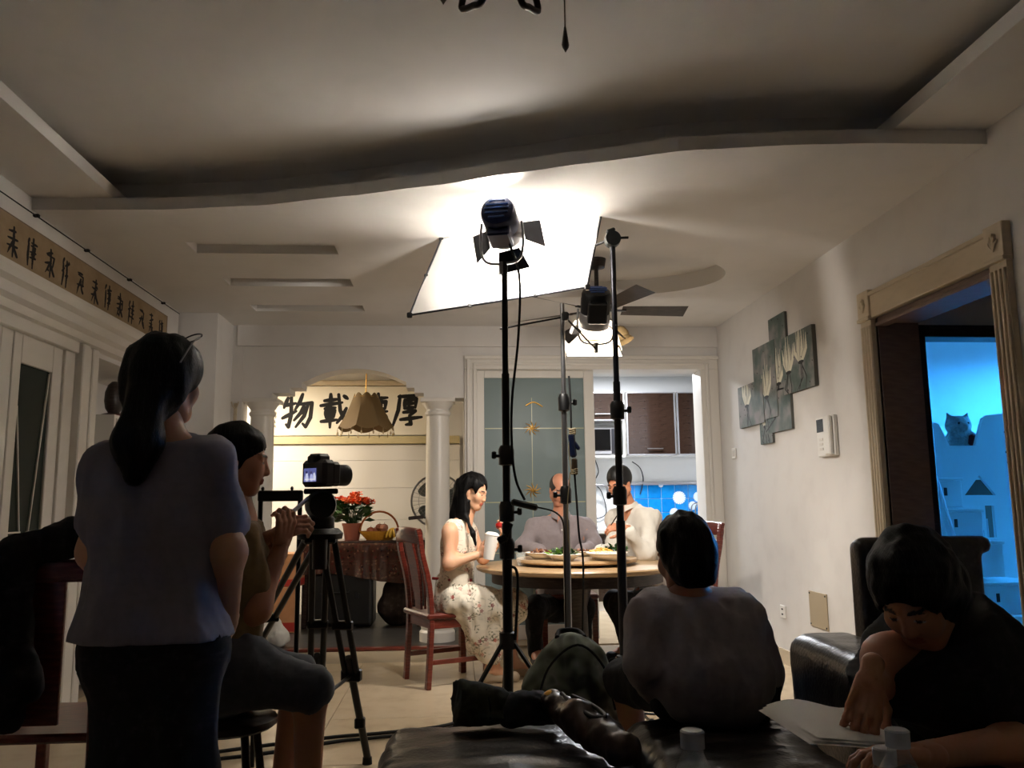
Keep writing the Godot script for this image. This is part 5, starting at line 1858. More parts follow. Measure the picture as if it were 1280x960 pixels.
func fresnel(label: String, c: Vector3, dir: Vector3, glow_m: Material, shell_m: Material, doors: Array) -> Node3D:      # c is the middle of the housing
	var t := thing("fresnel_lamp", label, "film lamp", c)
	var xf := place(c, dir, Vector3.UP)             # y runs along the beam
	var st := mb()
	lathe(st, [Vector2(0.0, -0.125), Vector2(0.045, -0.122), Vector2(0.078, -0.108), Vector2(0.085, -0.09), Vector2(0.085, 0.02), Vector2(0.0, 0.02)], xf, 28)
	part(t, "housing", st, shell_m)
	for k in 5:
		st = mb()
		var p := xf * Vector3(0, -0.128 + 0.004 * absf(k - 2.0), 0)
		var yv := (Vector3.UP - dir * Vector3.UP.dot(dir)).normalized()
		var half := sqrt(0.06 * 0.06 - pow(0.022 * (k - 2.0), 2)) if k != 0 and k != 4 else 0.04
		beam(st, p + yv * 0.022 * (k - 2.0) - xf.basis.x * half, p + yv * 0.022 * (k - 2.0) + xf.basis.x * half, 0.010, 0.006, dir, 0.002)
		part(t, "vent_louvre", st, mat(Color(0.05, 0.25, 0.52), 0.3))
	st = mb()
	lathe(st, [Vector2(0.085, 0.02), Vector2(0.09, 0.03), Vector2(0.09, 0.105), Vector2(0.082, 0.11), Vector2(0.082, 0.03)], xf, 28)
	part(t, "front_ring", st, M.aluminium)
	st = mb()
	lathe(st, [Vector2(0.0, 0.106), Vector2(0.04, 0.103), Vector2(0.08, 0.095)], xf, 28)
	part(t, "lens_glow", st, glow_m)
	# base box under the housing
	var down := -(Vector3.UP - dir * Vector3.UP.dot(dir)).normalized()
	st = mb()
	box(st, c + down * 0.085 - dir * 0.01, Vector3(0.11, 0.13, 0.06), Basis(xf.basis.x, dir, xf.basis.x.cross(dir)), 0.008)
	part(t, "control_box", st, shell_m)
	st = mb()
	tube(st, curve_pts([c - down * 0.08 - dir * 0.03, c - down * 0.115 - dir * 0.03, c - down * 0.118 + dir * 0.01, c - down * 0.08 + dir * 0.01], 4), 0.007, 6)
	part(t, "carry_loop", st, M.black_plastic)
	# yoke
	st = mb()
	var sx := xf.basis.x
	var low := c + Vector3(0, -0.20, 0)
	tube(st, curve_pts([c + sx * 0.10, c + sx * 0.105 + Vector3(0, -0.12, 0), low + sx * 0.07, low - sx * 0.07, c - sx * 0.105 + Vector3(0, -0.12, 0), c - sx * 0.10], 6), 0.007, 6)
	tube(st, [low, low + Vector3(0, -0.06, 0)], 0.013, 10)
	part(t, "yoke", st, M.steel)
	# barn doors
	for k in doors:
		var a: float = TAU * k / 4.0 + 0.2
		var ov := xf.basis.x * cos(a) + xf.basis.z * sin(a)
		var tv := -xf.basis.x * sin(a) + xf.basis.z * cos(a)
		var h0 := c + dir * 0.115 + ov * 0.09
		st = mb()
		var w := 0.065
		var tip := dir * 0.06 + ov * 0.085
		quad(st, h0 - tv * w * 0.8, h0 + tv * w * 0.8, h0 + tip + tv * w * 1.25, h0 + tip - tv * w * 1.25)
		quad(st, h0 - tv * w * 0.8 + ov * 0.003, h0 + tip - tv * w * 1.25 + ov * 0.003, h0 + tip + tv * w * 1.25 + ov * 0.003, h0 + tv * w * 0.8 + ov * 0.003)
		part(t, "barn_door", st, M.dark_steel)
	return t

func film_gear() -> void:
	# lamp A on the black stand, throwing its light at the white panel
	var ca := at(627, 278, 3.86)
	var c00 := at(512, 394, 4.44)
	var c01 := at(552, 298, 4.66)
	var c11 := at(753, 261, 4.28)
	var c10 := at(734, 359, 4.14)
	var aim := ca + Vector3(0.27, -0.26, -1.0) * 0.4
	var da := (aim - ca).normalized()
	var la := fresnel("blue film lamp on the black stand turned to the white panel", ca, da, glow(Color(1.0, 0.95, 0.88), 12.0), M.lamp_blue, [0, 2, 3])
	lamp_spot(ca + da * 0.125, aim, Color(1.0, 0.97, 0.93), LAMP_A, 68.0, 0.06, la)
	var vt := mb()
	var vp := ca + Vector3(0, 0.078, 0) - da * 0.075
	box(vt, vp, Vector3(0.06, 0.008, 0.02), Basis.IDENTITY, 0.001)
	part(la, "top_vent_glow", vt, glow(Color(1.0, 0.93, 0.82), 3.0))
	lamp_spot(vp + Vector3(0, 0.012, 0), vp + Vector3(-0.35, 1.0, 0.45), Color(1.0, 0.97, 0.93), LAMP_VENT, 80.0, 0.03, la)
	var fa := Vector3(ca.x + 0.012, 0, ca.z)
	stand("black light stand holding the blue lamp before the white panel", fa, ca.y - 0.20, 0.52, 0.0185, M.black_metal, [[1.36, -1.0], [1.10, 1.0], [0.93, 1.0]], 0.0, 0.5, 0.42)
	# white panel in a thin frame
	var pan := thing("reflector_screen", "big silvery white reflector panel in a thin dark frame before the lamp", "reflector", (c00 + c10) * 0.5)
	var cloth := mat(Color(0.94, 0.935, 0.92), 0.42, 0.7)          # silvered white fabric
	cloth.backlight_enabled = true
	cloth.backlight = Color(0.3, 0.3, 0.29)
	var st := mb()
	var f := func(u: float, v: float) -> Vector3:
		var p := c00.lerp(c10, u).lerp(c01.lerp(c11, u), v)
		return p + Vector3(0, -0.012 * sin(v * PI) * sin(u * PI) + 0.008 * sin(u * 9.0) * v, 0.018 * sin(u * PI) * sin(v * PI) + 0.006 * sin(u * 17.0 + v * 6.0) * sin(v * PI))
	grid(st, f, 24, 16)
	part(pan, "cloth", st, cloth)
	var cr := [c00, c10, c11, c01]
	for k in 4:
		st = mb()
		tube(st, [cr[k], cr[(k + 1) % 4]], 0.006, 6)
		part(pan, "frame_rod", st, M.dark_steel if k != 2 else M.aluminium)
		st = mb()
		box(st, cr[k], Vector3(0.03, 0.03, 0.02), Basis.IDENTITY, 0.005)
		part(pan, "corner_clip", st, M.black_plastic)
	for p in [c00.lerp(c01, 0.5), c00.lerp(c10, 0.35), c00.lerp(c10, 0.72), c01.lerp(c11, 0.75)]:
		st = mb()
		box(st, p, Vector3(0.022, 0.018, 0.014), Basis.IDENTITY, 0.003)
		part(pan, "clip", st, M.black_plastic)
	# lamp B with diffusion paper over the table
	var cbp := at(744, 386, 4.62)
	var to := TABLE + Vector3(0.0, 0.85, 0.05)
	var db := (to - cbp).normalized()
	var lb := fresnel("film lamp with glowing white diffusion paper hanging over the dining table", cbp, db, glow(Color(1.0, 0.95, 0.88), 6.0), mat(Color(0.10, 0.105, 0.12), 0.4, 0.3), [0, 2])
	var e := cbp + db * 0.22
	var bx := place(e, db, Vector3.UP).basis
	st = mb()
	# paper pinned round the front, drawn out towards the table; it glows through
	var hood := func(u: float, v: float) -> Vector3:
		var a := lerpf(-0.35, PI + 0.35, u)
		var r := lerpf(0.115, 0.17, v)
		return cbp + db * lerpf(0.09, 0.25, v) + (bx.x * cos(a) * 1.05 + bx.z * sin(a) * 0.75) * r
	grid(st, hood, 22, 5)
	var paper := glow(Color(1.0, 0.95, 0.88), 1.6)
	part(lb, "glowing_paper_hood", st, paper)
	st = mb()
	var sheet := func(u: float, v: float) -> Vector3: return cbp + db * 0.252 + bx.x * (u - 0.5) * 0.32 + bx.z * (v - 0.5) * 0.22
	grid(st, sheet, 4, 4)
	part(lb, "glowing_diffusion", st, glow(Color(1.0, 0.95, 0.87), 8.0))
	lamp_area(cbp + db * 0.262, to, Vector3(0.1, 1, 0), Color(1.0, 0.965, 0.92), LAMP_B * 4.0, Vector2(0.30, 0.20), lb)
	var fb := at(706, 560, 4.45)
	fb.y = 0
	stand("steel light stand of the lamp over the table, with the hanging blue plug", fb, 2.24, 0.42, 0.016, M.steel, [[1.68, 1.0], [1.18, -1.0]], 0.0, 0.1, 0.42)
	var bm := thing("boom_arm", "thin black boom arm across the steel stand under the white panel", "boom", fb + Vector3(0, 2.1, 0))
	st = mb()
	var ba := at(625, 411, 4.38)
	tube(st, [ba, at(706, 396, 4.45), cbp + Vector3(0, -0.24, 0)], 0.006, 6)
	part(bm, "rod", st, M.black_metal)
	st = mb()
	box(st, at(706, 396, 4.45), Vector3(0.04, 0.05, 0.05), Basis.IDENTITY, 0.008)
	part(bm, "clamp", st, M.black_plastic)
	# third stand: grip head that holds the panel
	var fc := at(773, 560, 4.12)
	fc.y = 0
	var hh := at(768, 303, 4.12).y
	stand("steel light stand with a grip head clamped to the white panel", fc, hh, 0.36, 0.0185, M.dark_steel, [[1.60, 1.0], [1.17, -1.0]], 0.0, 0.9, 0.40)
	var gh := thing("grip_head", "black round grip head with a short cross rod atop the steel stand", "clamp", Vector3(fc.x, hh, fc.z))
	var gc := Vector3(fc.x, hh + 0.015, fc.z)
	st = mb()
	lathe(st, [Vector2(0.0, -0.03), Vector2(0.04, -0.03), Vector2(0.043, 0.0), Vector2(0.04, 0.03), Vector2(0.0, 0.03)], place(gc, Vector3.BACK), 20)
	part(gh, "disc", st, M.black_plastic)
	st = mb()
	tube(st, [c10.lerp(c11, 0.52), gc + Vector3(0, 0.008, 0), gc + Vector3(0.085, 0.012, 0)], 0.007, 6)
	part(gh, "cross_rod", st, M.black_metal)
	st = mb()
	box(st, gc + Vector3(-0.01, 0.045, 0.01), Vector3(0.05, 0.02, 0.025), Basis(Vector3.BACK, 0.35), 0.006)
	part(gh, "wing_knob", st, M.black_plastic)
	# leads
	st = mb()
	var dz := 3.86
	tube(st, curve_pts([ca + Vector3(0.03, -0.10, 0.02), at(649, 345, dz), at(648, 420, dz), at(640, 500, dz - 0.02), at(640, 560, dz - 0.03), at(645, 600, dz - 0.03), at(656, 625, dz - 0.04)], 6), 0.006, 6)
	var ld := solo("lamp_lead", "black lamp cable with a fat inline dimmer hanging at the black stand", "cable", st, M.rubber)
	st = mb()
	beam(st, at(639, 627, dz - 0.05), at(672, 635, dz - 0.05), 0.034, 0.03, Vector3.UP, 0.008)
	part(ld, "inline_dimmer", st, M.black_plastic)
	st = mb()
	tube(st, curve_pts([at(671, 634, dz - 0.05), at(695, 641, dz - 0.02), at(705, 660, dz + 0.1), at(706, 720, dz + 0.3), at(708, 830, dz + 0.4)], 6), 0.004, 6)
	part(ld, "thin_tail", st, M.rubber)
	st = mb()
	tube(st, curve_pts([at(640, 655, dz - 0.03), at(632, 680, dz - 0.035), at(633, 705, dz - 0.035), at(645, 712, dz - 0.03), at(647, 740, dz - 0.03), at(644, 800, dz - 0.03)], 6), 0.007, 6)
	box(st, at(628, 674, dz - 0.04), Vector3(0.045, 0.035, 0.03), Basis(Vector3.BACK, 0.5), 0.006)
	part(ld, "taped_loop", st, M.rubber)
	var pd := 4.40
	var pl := thing("blue_plug", "blue power connector tied with pale cord to the steel stand", "connector", at(716, 590, pd))
	st = mb()
	var q := func(x: float, y: float) -> Vector3: return at(x, y, pd)
	tube(st, curve_pts([q.call(711, 470), q.call(713, 500), q.call(714, 535)], 5), 0.006, 6)
	part(pl, "cable", st, M.rubber)
	st = mb()
	tube(st, curve_pts([q.call(718, 590), q.call(721, 630), q.call(724, 670), q.call(729, 705), q.call(728, 800)], 6), 0.006, 6)
	part(pl, "cable", st, M.rubber)
	st = mb()
	beam(st, q.call(714, 542), q.call(717, 572), 0.035, 0.035, Vector3.UP, 0.01)
	beam(st, q.call(717, 552), q.call(724, 562), 0.02, 0.02, Vector3.UP, 0.005)
	part(pl, "plug_body", st, mat(Color(0.04, 0.09, 0.20), 0.4))
	st = mb()
	box(st, q.call(718, 580), Vector3(0.03, 0.06, 0.03), Basis.IDENTITY, 0.006)
	part(pl, "socket_end", st, mat(Color(0.20, 0.15, 0.08), 0.5))
	st = mb()
	for y in [537, 587]:
		for k in 3:
			var ring := []
			for i in 9:
				var a := TAU * i / 8.0
				ring.append(q.call(715.5 + (y - 537) * 0.05, y + k * 2.5) + Vector3(cos(a) * 0.017, 0.004 * sin(a * 2), sin(a) * 0.017))
			tube(st, ring, 0.004, 5, false)
	tube(st, curve_pts([q.call(713, 540), q.call(711, 560), q.call(714, 588)], 4), 0.003, 5)
	tube(st, curve_pts([q.call(713, 590), q.call(709, 640), q.call(712, 690)], 5), 0.003, 5)
	part(pl, "cord_tie", st, mat(Color(0.56, 0.50, 0.38), 0.8))

	# video tripod
	var td := 3.30
	var top := at(400, 672, td)
	var tri_ := thing("video_tripod", "black video tripod with twin tube legs under the camera", "tripod", Vector3(top.x, 0, top.z))
	st = mb()
	lathe(st, [Vector2(0.0, 0.0), Vector2(0.085, 0.0), Vector2(0.09, 0.02), Vector2(0.07, 0.04), Vector2(0.0, 0.04)], Transform3D(Basis.IDENTITY, top + Vector3(0, -0.005, 0)), 24)
	part(tri_, "bowl", st, M.black_metal)
	st = mb()
	lathe(st, [Vector2(0.0, 0.035), Vector2(0.045, 0.035), Vector2(0.055, 0.05), Vector2(0.055, 0.075), Vector2(0.042, 0.085), Vector2(0.0, 0.085)], Transform3D(Basis.IDENTITY, top), 20)
	lathe(st, [Vector2(0.0, -0.055), Vector2(0.05, -0.055), Vector2(0.058, -0.03), Vector2(0.058, 0.03), Vector2(0.05, 0.055), Vector2(0.0, 0.055)], place(top + Vector3(0, 0.125, 0), Vector3(0.3, 0, 1)), 20)
	box(st, top + Vector3(0.0, 0.178, 0), Vector3(0.13, 0.02, 0.06), Basis(Vector3.UP, 0.15), 0.004)
	part(tri_, "fluid_head", st, M.black_metal)
	st = mb()
	tube(st, [top + Vector3(-0.04, 0.155, 0.03), at(352, 652, td - 0.22)], 0.008, 8)
	part(tri_, "pan_handle", st, M.aluminium)
	st = mb()
	lathe(st, [Vector2(0.0, -0.12), Vector2(0.028, -0.12), Vector2(0.03, 0.0), Vector2(0.0, 0.0)], Transform3D(Basis.IDENTITY, top), 16)
	part(tri_, "centre_column", st, M.black_metal)
	var feet := [on(459, 955, 0.0), on(393, 946, 0.0), on(262, 905, 0.0)]
	for k in 3:
		var ft: Vector3 = feet[k]
		var out := (ft - Vector3(top.x, 0, top.z)).normalized()
		var sv := out.cross(Vector3.UP).normalized() * 0.028
		var h0 := top + out * 0.075 + Vector3(0, -0.005, 0)
		var mid := h0.lerp(ft, 0.58)
		st = mb()
		tube(st, [h0 + sv, mid + sv * 0.9], 0.0135, 8)
		tube(st, [h0 - sv, mid - sv * 0.9], 0.0135, 8)
		box(st, h0.lerp(mid, 0.62), Vector3(0.085, 0.035, 0.035), Basis(Vector3.UP, atan2(-sv.z, sv.x)), 0.005)
		box(st, mid, Vector3(0.085, 0.05, 0.04), Basis(Vector3.UP, atan2(-sv.z, sv.x)), 0.006)
		box(st, h0, Vector3(0.08, 0.045, 0.045), Basis(Vector3.UP, atan2(-sv.z, sv.x)), 0.008)
		var lg := part(tri_, "leg", st, M.black_metal)
		st = mb()
		tube(st, [h0.lerp(ft, 0.5), ft + Vector3(0, 0.03, 0)], 0.0165, 10)
		box(st, h0.lerp(ft, 0.80), Vector3(0.045, 0.045, 0.04), Basis.IDENTITY, 0.006)
		part(lg, "lower_tube", st, M.black_metal)
		st = mb()
		lathe(st, [Vector2(0.0, 0.0), Vector2(0.022, 0.0), Vector2(0.02, 0.03), Vector2(0.0, 0.035)], Transform3D(Basis.IDENTITY, ft), 12)
		part(lg, "foot", st, M.rubber)
		st = mb()
		tube(st, [Vector3(top.x, mid.y - 0.02, top.z), mid], 0.008, 6)
		part(tri_, "spreader_arm", st, M.black_metal)

	# camera
	var cc := at(398, 603, td) + Vector3(0.0, 0.0, 0.0)
	cc.y = top.y + 0.178 + 0.012 + 0.058
	var yaw := Basis(Vector3.UP, -0.72)                      # -z of the camera looks right and into the room
	var cam2 := thing("dslr_camera", "black photo camera with a lit screen on the video tripod", "camera", cc - Vector3(0, 0.058, 0))
	st = mb()
	box(st, cc, Vector3(0.145, 0.105, 0.062), yaw, 0.014)
	box(st, cc + yaw * Vector3(0.055, -0.003, -0.03), Vector3(0.038, 0.095, 0.05), yaw, 0.014)
	part(cam2, "body", st, M.black_plastic)
	st = mb()
	box(st, cc + yaw * Vector3(-0.005, 0.06, -0.005), Vector3(0.07, 0.035, 0.065), yaw, 0.014)
	part(cam2, "prism_hump", st, M.black_plastic)
	st = mb()
	box(st, cc + yaw * Vector3(0.0, 0.055, 0.035), Vector3(0.042, 0.026, 0.016), yaw, 0.006)
	part(cam2, "eyecup", st, M.rubber)
	st = mb()
	lathe(st, [Vector2(0.0, 0.0), Vector2(0.012, 0.0), Vector2(0.011, 0.012), Vector2(0.0, 0.012)], Transform3D(Basis.IDENTITY, cc + yaw * Vector3(-0.052, 0.052, 0)), 14)
	part(cam2, "mode_dial", st, M.black_plastic)
	st = mb()
	lathe(st, [Vector2(0.0, 0.0), Vector2(0.036, 0.0), Vector2(0.037, 0.03), Vector2(0.04, 0.032), Vector2(0.04, 0.075), Vector2(0.043, 0.08), Vector2(0.043, 0.115), Vector2(0.038, 0.115), Vector2(0.034, 0.10), Vector2(0.0, 0.098)], place(cc + yaw * Vector3(-0.008, -0.004, -0.03), yaw * Vector3(0, 0, -1)), 28)
	var lens := part(cam2, "lens", st, M.black_plastic)
	st = mb()
	lathe(st, [Vector2(0.0, 0.1005), Vector2(0.018, 0.1), Vector2(0.033, 0.096)], place(cc + yaw * Vector3(-0.008, -0.004, -0.03), yaw * Vector3(0, 0, -1)), 24)
	part(lens, "front_element", st, mat(Color(0.03, 0.03, 0.05), 0.05))
	var im := Image.create(96, 64, false, Image.FORMAT_RGB8)
	im.fill(Color(0.40, 0.42, 0.66))
	im.fill_rect(Rect2i(0, 40, 96, 24), Color(0.55, 0.56, 0.80))
	brush(im, [Vector2(22, 26), Vector2(24, 56)], 9, 12, Color(0.86, 0.88, 1.0))
	brush(im, [Vector2(20, 16), Vector2(20, 20)], 6, 6, Color(0.12, 0.12, 0.28))
	brush(im, [Vector2(58, 30), Vector2(60, 56)], 9, 13, Color(0.74, 0.76, 0.96))
	brush(im, [Vector2(56, 18), Vector2(57, 24)], 7, 6, Color(0.30, 0.28, 0.44))
	brush(im, [Vector2(80, 26), Vector2(84, 52)], 8, 10, Color(0.90, 0.92, 1.0))
	brush(im, [Vector2(10, 52), Vector2(90, 54)], 4, 4, Color(0.95, 0.95, 1.0))
	brush(im, [Vector2(44, 4), Vector2(44, 60)], 1.5, 1.5, Color(0.14, 0.14, 0.3))
	var sm := mat(Color.BLACK, 0.2)
	sm.emission_enabled = true
	sm.emission = Color.WHITE
	sm.emission_operator = BaseMaterial3D.EMISSION_OP_MULTIPLY
	sm.emission_texture = ImageTexture.create_from_image(im)
	sm.emission_energy_multiplier = 0.75 / EXPOSURE
	st = mb()
	var s0 := cc + yaw * Vector3(-0.012, -0.006, 0.0325)
	var sxv := yaw * Vector3(0.037, 0, 0)
	var syv := Vector3(0, 0.026, 0)
	picture(st, s0 - sxv + syv, s0 + sxv + syv, s0 + sxv - syv, s0 - sxv - syv)
	part(cam2, "screen", st, sm)

# ---------------------------------------------------------------- seats in the dark living room
func seats() -> void:
	var nf := noise_of(120, 3.0)
	# two leather ottomans
	var ot := thing("ottoman", "dark leather ottoman with a cap and a brown bag on it", "ottoman", Vector3(0.14, 0, -2.4), "leather ottomans")
	var f := Field.new(Vector3(-0.25, 0.06, -2.92), Vector3(0.54, 0.46, -1.85), 0.016)
	f.rbox(Vector3(0.145, 0.25, -2.385), Vector3(0.375, 0.17, 0.515), 0.07)
	f.ell(Vector3(0.145, 0.40, -2.385), Vector3(0.34, 0.045, 0.46), Basis.IDENTITY, 0.03)
	f.folds(nf, 0.014, Vector3(1.0, 1.0, 2.6))
	var body := soft(ot, "cushion", f, M.leather)
	for z in [-2.28]:
		var st := mb()
		var ln := []
		for i in 21:
			ln.append(Vector3(lerpf(-0.215, 0.50, i / 20.0), 0.438 + 0.008 * sin(PI * i / 20.0), z + 0.01 * sin(i * 1.7)))
		tube(st, ln, 0.005, 5)
		part(body, "seam", st, M.leather)
	for p in [Vector3(-0.17, 0, -1.95), Vector3(0.46, 0, -1.95), Vector3(-0.17, 0, -2.82), Vector3(0.46, 0, -2.82)]:
		var st := mb()
		lathe(st, [Vector2(0.0, 0.0), Vector2(0.022, 0.0), Vector2(0.03, 0.1), Vector2(0.0, 0.1)], Transform3D(Basis.IDENTITY, p), 12)
		part(ot, "leg", st, M.dark_wood)
	var ot2 := thing("ottoman", "dark leather bench under the man in the grey shirt", "ottoman", Vector3(0.95, 0, -2.4), "leather ottomans")
	f = Field.new(Vector3(0.54, 0.06, -2.96), Vector3(1.14, 0.46, -1.6), 0.018)
	f.rbox(Vector3(0.84, 0.25, -2.27), Vector3(0.28, 0.17, 0.66), 0.07)
	f.ell(Vector3(0.84, 0.40, -2.27), Vector3(0.25, 0.045, 0.60), Basis.IDENTITY, 0.03)
	f.folds(noise_of(121, 3.5), 0.022, Vector3(1.0, 1.0, 2.0))
	soft(ot2, "cushion", f, M.leather)
	for p in [Vector3(0.62, 0, -1.7), Vector3(1.06, 0, -1.7), Vector3(0.62, 0, -2.84), Vector3(1.06, 0, -2.84)]:
		var st := mb()
		lathe(st, [Vector2(0.0, 0.0), Vector2(0.022, 0.0), Vector2(0.03, 0.1), Vector2(0.0, 0.1)], Transform3D(Basis.IDENTITY, p), 12)
		part(ot2, "leg", st, M.dark_wood)
	# armchair
	var aw := at(1040, 797, 2.95)
	var ac := thing("leather_armchair", "black leather armchair with a rounded arm and a tall back by the right wall", "armchair", Vector3(1.75, 0, -2.65))
	f = Field.new(Vector3(1.22, 0.04, -3.2), Vector3(1.52, 0.70, -2.28), 0.016)
	f.rbox(Vector3(1.375, 0.355, -2.73), Vector3(0.135, 0.30, 0.42), 0.075)
	f.folds(noise_of(122, 4.0), 0.008, Vector3.ONE)
	soft(ac, "arm", f, M.leather)
	f = Field.new(Vector3(1.95, 0.04, -3.2), Vector3(2.25, 0.70, -2.28), 0.02)
	f.rbox(Vector3(2.11, 0.355, -2.73), Vector3(0.125, 0.30, 0.42), 0.075)
	soft(ac, "arm", f, M.leather)
	f = Field.new(Vector3(1.46, 0.05, -3.2), Vector3(2.02, 0.48, -2.28), 0.02)
	f.rbox(Vector3(1.745, 0.26, -2.72), Vector3(0.25, 0.18, 0.42), 0.05)
	soft(ac, "seat_cushion", f, M.leather)
	var b0 := at(1066, 676, 3.14)
	var b1 := at(1218, 676, 3.14)
	f = Field.new(Vector3(b0.x - 0.02, 0.1, -3.24), Vector3(b1.x + 0.1, b0.y + 0.05, -3.02), 0.014)
	var mx := (b0.x + b1.x) * 0.5
	f.rbox(Vector3(mx, 0.56, -3.14), Vector3((b1.x - b0.x) * 0.5, b0.y - 0.56, 0.055), 0.03)
	f.cap(Vector3(b0.x + 0.03, b0.y - 0.015, -3.13), Vector3(b1.x + 0.02, b0.y - 0.02, -3.13), 0.025, 0.034)
	soft(ac, "backrest", f, M.leather)
	var st3 := mb()
	for p in [Vector3(1.32, 0.0, -2.38), Vector3(2.14, 0.0, -2.38), Vector3(1.32, 0.0, -3.1), Vector3(2.14, 0.0, -3.1)]:
		st3 = mb()
		box(st3, p + Vector3(0, 0.035, 0), Vector3(0.05, 0.07, 0.05), Basis.IDENTITY, 0.004)
		part(ac, "foot", st3, M.dark_wood)
	# wooden chair at the left edge with a black jacket over it
	var cp := at(60, 760, 2.78)
	var ch := thing("side_chair", "dark red wooden chair at the glazed doors with a black jacket over its back", "chair", Vector3(cp.x, 0, cp.z))
	var c0 := Vector3(cp.x, 0, cp.z)
	var by := at(60, 705, 2.78).y
	for s in [-1.0, 1.0]:
		var st := mb()
		beam(st, c0 + Vector3(s * 0.17, 0, 0), c0 + Vector3(s * 0.17, by, 0.03), 0.035, 0.035, Vector3.RIGHT, 0.005)
		part(ch, "back_post", st, M.red_wood)
		st = mb()
		beam(st, c0 + Vector3(s * 0.17, 0, -0.40), c0 + Vector3(s * 0.17, 0.42, -0.40), 0.035, 0.035, Vector3.RIGHT, 0.004)
		part(ch, "front_leg", st, M.red_wood)
	var st4 := mb()
	box(st4, c0 + Vector3(0, by - 0.02, 0.03), Vector3(0.42, 0.07, 0.03), Basis.IDENTITY, 0.01)
	part(ch, "top_rail", st4, M.red_wood)
	st4 = mb()
	box(st4, c0 + Vector3(0, 0.435, -0.2), Vector3(0.42, 0.03, 0.44), Basis.IDENTITY, 0.008)
	part(ch, "seat", st4, M.red_wood)
	st4 = mb()
	box(st4, c0 + Vector3(0, 0.70, 0.015), Vector3(0.12, 0.45, 0.015), Basis.IDENTITY, 0.003)
	part(ch, "splat", st4, M.red_wood)
	# jacket and bag hanging on it
	var jk := thing("black_jacket", "black jacket and hood slung over the chair by the glazed doors", "jacket", c0 + Vector3(0, 0.5, 0.06))
	f = Field.new(c0 + Vector3(-0.26, 0.2, -0.06), c0 + Vector3(0.28, 1.22, 0.18), 0.016)
	f.cap(at(22, 692, 2.72), at(88, 674, 2.74), 0.05, 0.06)
	f.cap(at(78, 674, 2.74), at(92, 655, 2.76), 0.05, 0.03)
	f.cap(at(14, 700, 2.70), at(8, 900, 2.68), 0.06, 0.05)
	f.cap(at(20, 700, 2.70), at(36, 860, 2.68), 0.05, 0.04)
	f.folds(noise_of(125, 6.0), 0.03, Vector3(1, 0.5, 1))
	soft(jk, "cloth", f, M.black_cloth)
	# stool under the camera operator
	var so := at(285, 870, 2.98)
	var stl := thing("round_stool", "small dark stool under the camera operator", "stool", Vector3(so.x, 0, so.z))
	st4 = mb()
	lathe(st4, [Vector2(0.0, 0.40), Vector2(0.15, 0.40), Vector2(0.165, 0.41), Vector2(0.165, 0.43), Vector2(0.15, 0.44), Vector2(0.0, 0.44)], Transform3D(Basis.IDENTITY, Vector3(so.x, 0, so.z)), 24)
	part(stl, "seat", st4, M.dark_wood)
	for k in 4:
		var a := TAU * k / 4.0 + 0.78
		st4 = mb()
		tube(st4, [Vector3(so.x + cos(a) * 0.11, 0.40, so.z + sin(a) * 0.11), Vector3(so.x + cos(a) * 0.17, 0.0, so.z + sin(a) * 0.17)], 0.014, 8)
		part(stl, "leg", st4, M.dark_wood)
	# black bench of the equipment case behind the operator: a dark folded table edge seen past his chin
	var db := at(345, 640, 3.9)
	var fr := thing("folding_stand", "dark bracket with an arched cut behind the camera operator's hand", "equipment", Vector3(db.x, 0, db.z))
	st4 = mb()
	var y0 := at(345, 613, 3.9).y
	var xl := at(322, 613, 3.9).x
	var xr := at(378, 613, 3.9).x
	span(st4, Vector3(xl, y0 - 0.05, db.z), Vector3(xr, y0, db.z - 0.03), 0.005)
	part(fr, "top_bar", st4, M.black_metal)
	st4 = mb()
	tube(st4, [Vector3(xr - 0.012, y0 - 0.03, db.z - 0.015), Vector3(xr - 0.012, 0.0, db.z - 0.015)], 0.011, 8)
	part(fr, "post", st4, M.black_metal)
	st4 = mb()
	tube(st4, [Vector3(xl + 0.012, y0 - 0.03, db.z - 0.015), Vector3(xl + 0.012, 0.0, db.z - 0.015)], 0.011, 8)
	part(fr, "post", st4, M.black_metal)
	for x in [xl + 0.02, xr - 0.05]:
		st4 = mb()
		ball(st4, Vector3(x, y0 + 0.008, db.z - 0.015), Vector3(0.008, 0.011, 0.008), 8, 5)
		part(fr, "knob", st4, M.black_metal)

